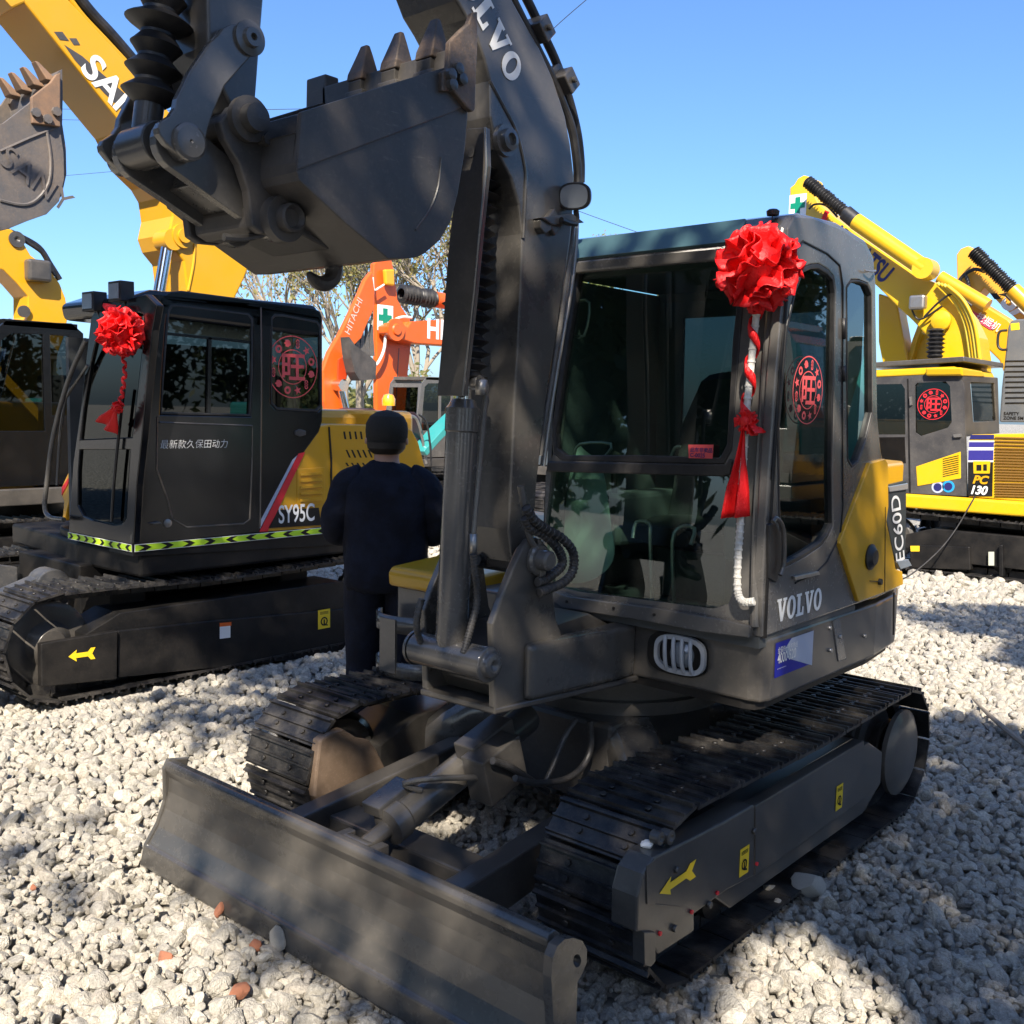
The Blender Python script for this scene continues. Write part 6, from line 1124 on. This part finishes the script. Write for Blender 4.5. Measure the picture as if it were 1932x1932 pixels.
def leaf_quads(pts, size, seed, name, m, parent):
    rs = np.random.RandomState(seed); n = len(pts); P_ = np.array(pts); a = rs.normal(size=(n, 3)); a /= np.linalg.norm(a, axis=1)[:, None]; c = rs.normal(size=(n, 3)); c -= (c*a).sum(1)[:, None]*a; c /= np.linalg.norm(c, axis=1)[:, None]
    s = size*rs.uniform(.6, 1.3, n)[:, None]; V = np.stack([P_-a*s, P_-c*s*.45, P_+a*s, P_+c*s*.45], 1).reshape(-1, 3)
    I = np.array(INV[parent.name]); V = V @ I[:3, :3].T+I[:3, 3]
    me = bpy.data.meshes.new(name); me.vertices.add(len(V)); me.vertices.foreach_set("co", V.ravel()); me.loops.add(len(V)); me.loops.foreach_set("vertex_index", np.arange(len(V))); me.polygons.add(n); me.polygons.foreach_set("loop_start", np.arange(0, len(V), 4)); me.polygons.foreach_set("loop_total", np.full(n, 4)); me.update(); me.validate(); me.materials.append(m)
    o = bpy.data.objects.new(name, me); C.objects.link(o); o.parent = parent; INV[o.name] = INV[parent.name]; return o
def branching(b, p, d, L, r, depth, rn, tips, spread=.55, n=2):
    q = p; pts = [q]; 
    for k in range(3): d = (d+Vector((rn.uniform(-1, 1), rn.uniform(-1, 1), rn.uniform(-.3, .6)))*.16).normalized(); q = q+d*(L/3); pts.append(q)
    b.tube(pts, r, 7 if depth > 3 else 4, 1, rads=[r, r*.9, r*.8, r*.68])
    if depth <= 2: tips += pts[1:]
    if depth == 0: return
    for k in range(n+(rn.random() < .5)):
        ax = Vector((rn.uniform(-1, 1), rn.uniform(-1, 1), rn.uniform(-.2, .5))); nd = (d+ax*spread).normalized(); st = pts[-1] if k else pts[2]
        branching(b, st, nd, L*rn.uniform(.62, .85), r*.62, depth-1, rn, tips, spread, n)
def bare_tree(loc, h, label, seed, leaf=.0, m=m_leafy, group=None, spread=.6, lsize=.07):
    t = thing("bare_tree", label, "tree", loc, 0, group); rn = random.Random(seed); b = MB(); tips = []; loc = Vector(loc)
    b.tube([loc, loc+Vector((.03, .02, h*.16)), loc+Vector((0, .0, h*.3))], h*.02, 9, 2, rads=[h*.02, h*.016, h*.013])
    base = loc+Vector((0, 0, h*.3)); b.build("trunk", m_bark, t); b = MB()
    for k in range(4): branching(b, base-Vector((0, 0, h*.03*k)), Vector((rn.uniform(-.5, .5), rn.uniform(-.5, .5), 1)).normalized(), h*.20, h*.010, 5, rn, tips, spread)
    cr_ = b.build("crown", m_bark, t)
    if leaf:
        P_ = [p+Vector((rn.gauss(0, .12), rn.gauss(0, .12), rn.gauss(0, .12))) for p in tips for _ in range(8) if rn.random() < leaf]
        if P_: leaf_quads([tuple(p) for p in P_], lsize, seed, "leaves", m, cr_)
    return t
for k, (loc, h, lb, sd, lf) in enumerate((((-22.4, 15.0, 0), 8.6, "bare tree with thin grey branches over the black cab's roof", 3, .06), ((-21.9, 16.6, 0), 8.6, "sparse tree with yellowing leaves under the raised bucket's hook", 8, .14),
        ((-20.4, 18.2, 0), 9.0, "bare forked tree between the orange arm and the grey boom", 12, .10), ((-19.3, 18.9, 0), 9.8, "thin tree with hanging yellow leaves right beside the grey boom", 21, .2),
        ((-24.0, 19.0, 0), 9.4, "twiggy tree seen behind the orange boom", 33, .10), ((-15.9, 21.5, 0), 7.0, "treetop of yellow leaves just above the grey cab's roof", 41, .5))):
    bare_tree(loc, h, lb, sd, lf, lsize=.08)
def shrub(loc, rx, rz, n, label, seed, m, group=None, size=.12, name="shrub", zc=None):
    t = thing(name, label, name.replace("_", " "), loc, 0, group); rs = np.random.RandomState(seed); rn = random.Random(seed); b = MB(); loc = Vector(loc)
    for k in range(5): b.tube([loc, loc+Vector((rn.uniform(-.4, .4)*rx, rn.uniform(-.4, .4)*rx, rz*.7)), loc+Vector((rn.uniform(-.7, .7)*rx, rn.uniform(-.7, .7)*rx, rz*1.3))], .05, 6, 2, rads=[.07, .05, .02])
    st_ = b.build("trunk", m_bark, t); pts = []; nb = 26; cs = []
    for k in range(nb):
        d = rs.normal(size=3); d /= np.linalg.norm(d); rr = rs.uniform(.4, .95); cs.append((d*np.array([rx, rx, rz])*rr+np.array([0, 0, rz*1.02 if zc is None else zc]), rs.uniform(.22, .42)))
    for c_, r_b in cs:
        q = rs.normal(size=(n//nb, 3))*np.array([rx, rx, rz])*r_b*.5+c_; q = q[q[:, 2] > .03]; pts.append(q)
    P_ = np.concatenate(pts)+np.array(loc); leaf_quads(P_, size, seed, "crown", m, t); return t
shrub((-18.6, 16.4, 0), 1.9, 1.25, 5000, "yellow-green shrub between the man's cap and the grey boom", 5, m_leafg, size=.09)
shrub((-31, 22, 0), 4.5, 1.6, 5000, "low green thicket far behind the orange excavators", 6, m_leafg, size=.2)
shrub((-27, 29, 0), 4.5, 1.5, 5000, "low green thicket behind the leaning yellow tree", 16, m_leafg, size=.2)
shrub((-38, 14, 0), 4.5, 1.7, 5000, "low green thicket at the far left behind the black excavators", 26, m_leafg, size=.2)
# unseen dark trees round the yard; side rows added for the glass to mirror
for k, (x, y, rx, rz) in enumerate(((-9.5, -11.5, 2.6, 3.2), (-5.2, -13.0, 2.9, 3.6), (-.8, -12.2, 2.6, 3.0), (3.6, -13.4, 3.0, 3.7), (8.2, -12.0, 2.8, 3.3), (12.4, -8.5, 2.6, 3.2), (-13.6, -8.5, 2.6, 3.0), (-17.5, -4.0, 2.8, 3.2), (-20.0, 1.5, 2.8, 3.2), (15.5, -3.0, 2.8, 3.4), (16.5, 3.0, 2.8, 3.0), (17.0, 9.0, 2.8, 3.4), (15.5, 15.0, 2.8, 3.0), (12.5, 20.0, 2.8, 3.4))):
    shrub((x, y, 0), rx, rz, 9000, "dark leafy tree round the yard, outside the picture and mirrored in the cab glass", 60+k, m_leafd, "dark trees round the yard", .20, "leafy_tree", rz+1.0)
# unseen canopy: leaves placed along the sun to shape the dappled shade
WEDGE = [(p.x, p.y) for p in (at(u, v, 2, 0) for u, v in ((1500, 1735), (1650, 1830), (1725, 1932), (1760, 2100), (1290, 2200), (1300, 1945), (1400, 1790)))]  # ground patch kept free of leaves so the sun reaches it
def inwedge(x, y):
    c_ = False; n_ = len(WEDGE)
    for i in range(n_):
        (x1, y1), (x2, y2) = WEDGE[i], WEDGE[i-1]
        if (y1 > y) != (y2 > y) and x < (x2-x1)*(y-y1)/(y2-y1)+x1: c_ = not c_
    return c_
def cover(tx, ty):
    """share of sky-side foliage over the ground point tx, ty (seen along the sun)"""
    n1 = noise.noise(Vector((tx*.9, ty*.9, 3.1))); n2 = noise.noise(Vector((tx*2.4, ty*2.4, 7.7)))
    def ell(x, y, a, c_, soft=.35): q = math.hypot((tx-x)/a, (ty-y)/c_); return max(0, min(1, (1-q)/soft))
    v = 0
    v = max(v, .80*ell(-.55, .6, 1.9, 1.6)); v = max(v, .84*ell(.1, -1.2, 1.35, .75)); v = max(v, .93*ell(3.1, .4, 2.35, 3.1, .15)); v = max(v, .86*ell(.7, -.2, 1.3, 1.5))
    v = max(v, .96*ell(-4.4, 2.0, 1.9, 2.1, .3)); v = max(v, .62*ell(-2.5, -.2, 1.0, .7, .6)); v = max(v, .9*ell(-3.0, 1.2, 1.6, 1.3)); v = max(v, .92*ell(2.6, -2.6, 1.8, 1.2, .2))
    v = max(v, .22*ell(-1.6, -2.0, 1.6, .8, .8)); v = max(v, .9*ell(.6, 6.0, 1.7, 1.1, .3))
    v -= .35*max(0, n1-.02)+.25*max(0, n2-.1)
    if tx > .55 and ty < 2.7-.25*(tx-1): v = max(v, .925)
    if tx > .3 and 4.3 < ty < 6.8: v = max(v, .9)
    if inwedge(tx, ty): v = min(v, .02)
    for hx, hy, hr_ in ((-.75, 1.45, .42), (-4.66, 1.42, .35), (-.15, 2.15, .40), (-1.55, 1.1, .18), (-.3, -1.25, .22), (-.9, -.9, .2)):
        if math.hypot(tx-hx, ty-hy) < hr_: v = min(v, .25)
    return max(0, min(.985, v))
rs = np.random.RandomState(77); can = {}
TRK = [(6.2, -5.0), (-3.6, -9.9), (8.6, -8.0), (7.0, -1.2)]
n_s = 0
for _ in range(170000):
    tx, ty = rs.uniform(-6.5, 5.6), rs.uniform(-4.2, 7.3); c_ = cover(tx, ty)
    if c_ <= .02: continue
    dens = -math.log(1-c_)/.0054; tot = 170000/(12.1*11.5)
    if rs.rand() > dens/tot: continue
    h = rs.uniform(6.2, 8.6); p = Vector((tx, ty, 0))+SUN*(h/SUN.z)
    k = min(range(len(TRK)), key=lambda i: (TRK[i][0]-p.x)**2+(TRK[i][1]-p.y)**2); can.setdefault(k, []).append(tuple(p))
for k, (x, y) in enumerate(TRK):
    t = thing("leafy_tree", "tall unseen leafy tree behind the photographer, its canopy shaped to shade the yard", "leafy tree", (x, y, 0), 0, "shade trees over the yard"); rn = random.Random(90+k); b = MB()
    b.tube([(x, y, 0), (x+.1, y, 2.5), (x, y+.1, 5.0), (x, y, 6.8)], .16, 12, 3, rads=[.2, .16, .12, .07]); b.build("trunk", m_bark, t)
    P_ = can.get(k, []); b = MB()
    for j in range(5):
        if P_: q = Vector(rn.choice(P_)); b.tube([(x, y, rn.uniform(5.4, 6.4)), Vector((x, y, 6.4)).lerp(q, .5)+Vector((0, 0, .3)), q], .03, 6, 3, rads=[.04, .022, .010])
    b.build("limbs", m_bark, t)
    if P_: leaf_quads(P_, .115, 91+k, "crown", m_leafd, t)
# ================================================================== wires, loose bits
m_wire = mat("wire_black", (.03, .03, .035), .6)
for lb, z, pts, yv in (("upper thin overhead wire crossing behind the raised bucket", 'P', [(-900, 190), (-50, 203), (240, 208), (600, 205), (1000, 190)], 20), ("lower thin overhead wire at the left, below the upper one", 'P', [(-900, 205), (-50, 222), (235, 230), (600, 226), (1000, 210)], 21),
        ("faint overhead wire sloping behind the black bucket link", 'P', [(-900, 420), (128, 331), (240, 318), (600, 270), (1000, 210)], 22), ("diagonal overhead wire running up to the right of the grey boom", 'P', [(1500, -330), (1115, -8), (1025, 72), (900, 190)], 20), ("low overhead wire over the front cab's roof", 'P', [(900, 330), (1000, 362), (1110, 405), (1300, 470), (1500, 520)], 24)):
    P_ = W(z, pts, 1, yv); b = MB(); b.tube(P_, .011, 5, 4); o = b.build("overhead_wire", m_wire, None, loc=tuple(P_[2])); tag(o, lb, "wire")
# ================================================================== the gravel yard
def gh(x, y):
    return .022*noise.noise(Vector((x*.55, y*.55, 1)))+.012*noise.noise(Vector((x*1.9, y*1.9, 5)))
def flat(x, y):
    """0 under the crawlers and blade, 1 elsewhere"""
    for cx, y0, y1, hw in ((.775, -1.3, 1.25, .24), (-.775, -1.3, 1.25, .24), (-3.475, -1.35, 2.0, .27), (-5.225, -1.35, 2.0, .27)):
        if abs(x-cx) < hw and y0 < y < y1: return 0
    return 1
def stone_mat():
    m = bpy.data.materials.new("crushed_stone"); m.use_nodes = True; n = m.node_tree.nodes; l = m.node_tree.links; b = n["Principled BSDF"]; b.inputs["Roughness"].default_value = .88; b.inputs["Specular IOR Level"].default_value = .25
    oi = n.new("ShaderNodeObjectInfo"); cr = n.new("ShaderNodeValToRGB"); e = cr.color_ramp.elements; e[0].position = 0; e[0].color = (.46, .445, .41, 1); e[1].position = 1; e[1].color = (.60, .57, .50, 1)
    for p, c in ((.2, (.54, .52, .47)), (.4, (.62, .585, .51)), (.6, (.42, .41, .385)), (.8, (.55, .51, .45)), (.93, (.68, .65, .58))): q = e.new(p); q.color = (*c, 1)
    l.new(oi.outputs["Random"], cr.inputs[0]); tc = n.new("ShaderNodeTexCoord"); nz = n.new("ShaderNodeTexNoise"); nz.inputs["Scale"].default_value = 3.2; nz.inputs["Detail"].default_value = 8; nz.inputs["Roughness"].default_value = .7; l.new(tc.outputs["Object"], nz.inputs["Vector"])
    c2 = n.new("ShaderNodeValToRGB"); c2.color_ramp.elements[0].position = .3; c2.color_ramp.elements[0].color = (.52, .50, .47, 1); c2.color_ramp.elements[1].position = .68; c2.color_ramp.elements[1].color = (1.12, 1.1, 1.06, 1); l.new(nz.outputs[0], c2.inputs[0])
    mx = n.new("ShaderNodeMix"); mx.data_type = 'RGBA'; mx.blend_type = 'MULTIPLY'; mx.inputs[0].default_value = 1; l.new(cr.outputs[0], mx.inputs[6]); l.new(c2.outputs[0], mx.inputs[7]); l.new(mx.outputs[2], b.inputs["Base Color"])
    nb = n.new("ShaderNodeTexNoise"); nb.inputs["Scale"].default_value = 9; nb.inputs["Detail"].default_value = 6; l.new(tc.outputs["Object"], nb.inputs["Vector"]); bp = n.new("ShaderNodeBump"); bp.inputs["Strength"].default_value = .5; bp.inputs["Distance"].default_value = .12; l.new(nb.outputs[0], bp.inputs["Height"]); l.new(bp.outputs[0], b.inputs["Normal"])
    return m
m_stone = stone_mat()
def rock_mesh(name, seed, m, sub=3, amp=.34):
    bm = bmesh.new(); bmesh.ops.create_icosphere(bm, subdivisions=sub, radius=1); rn = random.Random(seed); cuts = [(Vector((rn.uniform(-1, 1), rn.uniform(-1, 1), rn.uniform(-1, 1))).normalized(), rn.uniform(.52, .86)) for _ in range(9)]; o_ = Vector((seed*3.7, seed, 0))
    for v in bm.verts:
        p = v.co.copy(); r = 1+amp*noise.noise(p*1.1+o_)+.16*noise.noise(p*2.7+o_)+.06*noise.noise(p*6+o_); p = p*r
        for nn, d in cuts:
            k = p.dot(nn)
            if k > d: p -= nn*(k-d)*.86
        v.co = p
    sx, sy_, sz = rn.uniform(.85, 1.2), rn.uniform(.75, 1.05), rn.uniform(.6, .85)
    for v in bm.verts: v.co = Vector((v.co.x*sx, v.co.y*sy_, v.co.z*sz))
    me = bpy.data.meshes.new(name); bm.to_mesh(me); bm.free(); me.materials.append(m)
    for p in me.polygons: p.use_smooth = False
    return me
rocks = bpy.data.collections.new("stone_shapes")
for k in range(12):
    o = bpy.data.objects.new("stone_shape", rock_mesh("stone", k+1, m_stone, 3 if k < 12 else 2)); rocks.objects.link(o)
rs = np.random.RandomState(5); P_, S_ = [], []
cx, cy = CAM.x, CAM.y
def scatter(r0, r1, sp, s0, s1, zoff, jit=.55):
    half = R(40)
    xs = np.arange(cx-r1, cx+r1, sp)
    for x in xs:
        y0 = max(cy-1.0, -30); n = int((r1+1)/sp)
        ys = cy-1.0+sp*np.arange(n); jx = rs.uniform(-jit, jit, n)*sp; jy = rs.uniform(-jit, jit, n)*sp; rr = rs.rand(n)
        for i in range(n):
            X, Y = x+jx[i], ys[i]+jy[i]; dx, dy = X-cx, Y-cy; d = math.hypot(dx, dy)
            if not (r0 <= d < r1): continue
            ang = math.atan2(-dx, dy)-YAW
            if abs(ang) > half and d > 1.2: continue
            s = s0+(s1-s0)*rr[i]**1.6; f = flat(X, Y); z = gh(X, Y)+zoff+s*.15
            if f == 0: z = -s*.95
            if abs(X) < 1.04 and -1.70 < Y < -1.56: z = -s*.8
            P_.append((X, Y, z)); S_.append(s)
scatter(.5, 3.3, .041, .019, .033, -.016); scatter(.5, 3.6, .072, .030, .050, -.004, .75)
scatter(.5, 4.2, .050, .008, .019, .012, .9); scatter(3.3, 6.5, .044, .020, .033, -.014); scatter(3.6, 8, .12, .030, .046, -.004, .8)
scatter(6.5, 11, .056, .027, .040, -.012); scatter(11, 18, .11, .045, .07, -.012)
P_ = np.array(P_); S_ = np.array(S_); n = len(P_); print("stones", n)
me = bpy.data.meshes.new("gravel"); me.vertices.add(n); me.vertices.foreach_set("co", P_.ravel())
a = me.attributes.new("rot", 'FLOAT_VECTOR', 'POINT'); a.data.foreach_set("vector", rs.uniform(-3.14, 3.14, (n, 3)).astype(np.float32).ravel()*np.tile(np.array([.35, .35, 1]), n))
sc3 = (S_[:, None]*rs.uniform(.8, 1.2, (n, 3))).astype(np.float32); a = me.attributes.new("scl", 'FLOAT_VECTOR', 'POINT'); a.data.foreach_set("vector", sc3.ravel())
a = me.attributes.new("idx", 'INT', 'POINT'); a.data.foreach_set("value", rs.randint(0, 12, n).astype(np.int32)); me.materials.append(m_stone)
gv = bpy.data.objects.new("gravel", me); C.objects.link(gv); tag(gv, "loose pale crushed stone covering the yard", "gravel", kind="stuff")
ng = bpy.data.node_groups.new("lay_stones", 'GeometryNodeTree'); ng.interface.new_socket("Geometry", in_out='INPUT', socket_type='NodeSocketGeometry'); ng.interface.new_socket("Geometry", in_out='OUTPUT', socket_type='NodeSocketGeometry')
N = ng.nodes; gi = N.new("NodeGroupInput"); go = N.new("NodeGroupOutput"); ip = N.new("GeometryNodeInstanceOnPoints"); ci = N.new("GeometryNodeCollectionInfo"); ci.inputs[0].default_value = rocks; ci.inputs["Separate Children"].default_value = True; ci.inputs["Reset Children"].default_value = True
def na(nm, ty): q = N.new("GeometryNodeInputNamedAttribute"); q.data_type = ty; q.inputs[0].default_value = nm; return q.outputs[0]
er = N.new("FunctionNodeEulerToRotation"); ng.links.new(na("rot", 'FLOAT_VECTOR'), er.inputs[0])
ng.links.new(gi.outputs[0], ip.inputs["Points"]); ng.links.new(ci.outputs[0], ip.inputs["Instance"]); ip.inputs["Pick Instance"].default_value = True
ng.links.new(na("idx", 'INT'), ip.inputs["Instance Index"]); ng.links.new(er.outputs[0], ip.inputs["Rotation"]); ng.links.new(na("scl", 'FLOAT_VECTOR'), ip.inputs["Scale"]); ng.links.new(ip.outputs[0], go.inputs[0])
md = gv.modifiers.new("stones", 'NODES'); md.node_group = ng
# the ground sheet under it
mg = bpy.data.materials.new("gravel_ground"); mg.use_nodes = True; nn = mg.node_tree.nodes; l = mg.node_tree.links; b = nn["Principled BSDF"]; b.inputs["Roughness"].default_value = .95
tc = nn.new("ShaderNodeTexCoord"); vo_ = nn.new("ShaderNodeTexVoronoi"); vo_.inputs["Scale"].default_value = 14; l.new(tc.outputs["Object"], vo_.inputs["Vector"])
cr = nn.new("ShaderNodeValToRGB"); cr.color_ramp.elements[0].color = (.56, .53, .46, 1); cr.color_ramp.elements[1].color = (.2, .19, .165, 1); cr.color_ramp.elements[1].position = .7; l.new(vo_.outputs["Distance"], cr.inputs[0]); l.new(cr.outputs[0], b.inputs["Base Color"])
bp = nn.new("ShaderNodeBump"); bp.inputs["Strength"].default_value = 1; bp.inputs["Distance"].default_value = .04; bp.invert = True; l.new(vo_.outputs["Distance"], bp.inputs["Height"]); l.new(bp.outputs[0], b.inputs["Normal"])
b = MB(); b._add([(-500, -500, -.035), (500, -500, -.035), (500, 500, -.035), (-500, 500, -.035)], [(0, 1, 2, 3)]); g = b.build("ground", mg); tag(g, None, None, kind="structure")
# single stones and brick bits lying on top
m_pale = mat("pale_limestone", (.52, .49, .43), .9, dirt=(.3, .28, .25), dirt_amt=.5, scale=30, bump=.8, bscale=60); m_brick = mat("brick_fragment_clay", (.50, .17, .08), .85, dirt=(.45, .35, .28), dirt_amt=.5, scale=40, bump=.7, bscale=60)
def lone(name, label, cat, loc, r, seed, m, group=None):
    me = rock_mesh(name, seed, m, 3, .12); o = bpy.data.objects.new(name, me); C.objects.link(o); o.location = loc; o.scale = (r, r, r); o.rotation_euler = (.2*seed, .3*seed, seed); tag(o, label, cat, group); return o
def onG(u, v, z=0.): return at(u, v, 2, z)
c = at(1222, 1594, 2, .53); lone("loose_stone", "small white stone resting on the near track's front shoes", "stone", c, .022, 31, m_white)
lone("loose_stone", "large grey stone lying just behind the front track guard", "stone", onG(1526, 1668, .055), .062, 32, m_pale)
lone("loose_stone", "bright pitted stone under the near track's warning label", "stone", onG(1464, 1706, .03), .034, 33, m_pale)
lone("loose_stone", "dark lumpy stone touching the near track, left of the large grey stone", "stone", onG(1448, 1680, .03), .036, 34, m_pale)
lone("loose_stone", "big pale stone leaning on the blade's cutting edge", "stone", onG(522, 1772, .04), .050, 38, m_pale)
for k, (u, v, r, lb) in enumerate(((414, 1716, .026, "orange brick bit touching the blade's lower edge"), (311, 1808, .030, "pinkish brick bit left of the blade's middle"), (451, 1870, .030, "orange brick bit nearest the picture's bottom edge"), (482, 1782, .022, "faint orange brick bit near the big pale stone"), (62, 1674, .014, "tiny orange brick chip at the far left of the gravel"))):
    lone("brick_fragment", lb, "brick fragment", onG(u, v, .025), r, 40+k, m_brick)
st0 = [onG(u, v, .03+.02*(k % 2)) for k, (u, v) in enumerate(((1835, 1318), (1862, 1345), (1900, 1378), (1960, 1425)))]
b = MB(); b.tube(st0, .014, 8, 4, rads=[.006, .012, .016, .018]); o = b.build("fallen_branch", m_bark, None, loc=tuple(st0[1])); tag(o, "thin brown branch lying on the sunlit gravel at right", "branch")
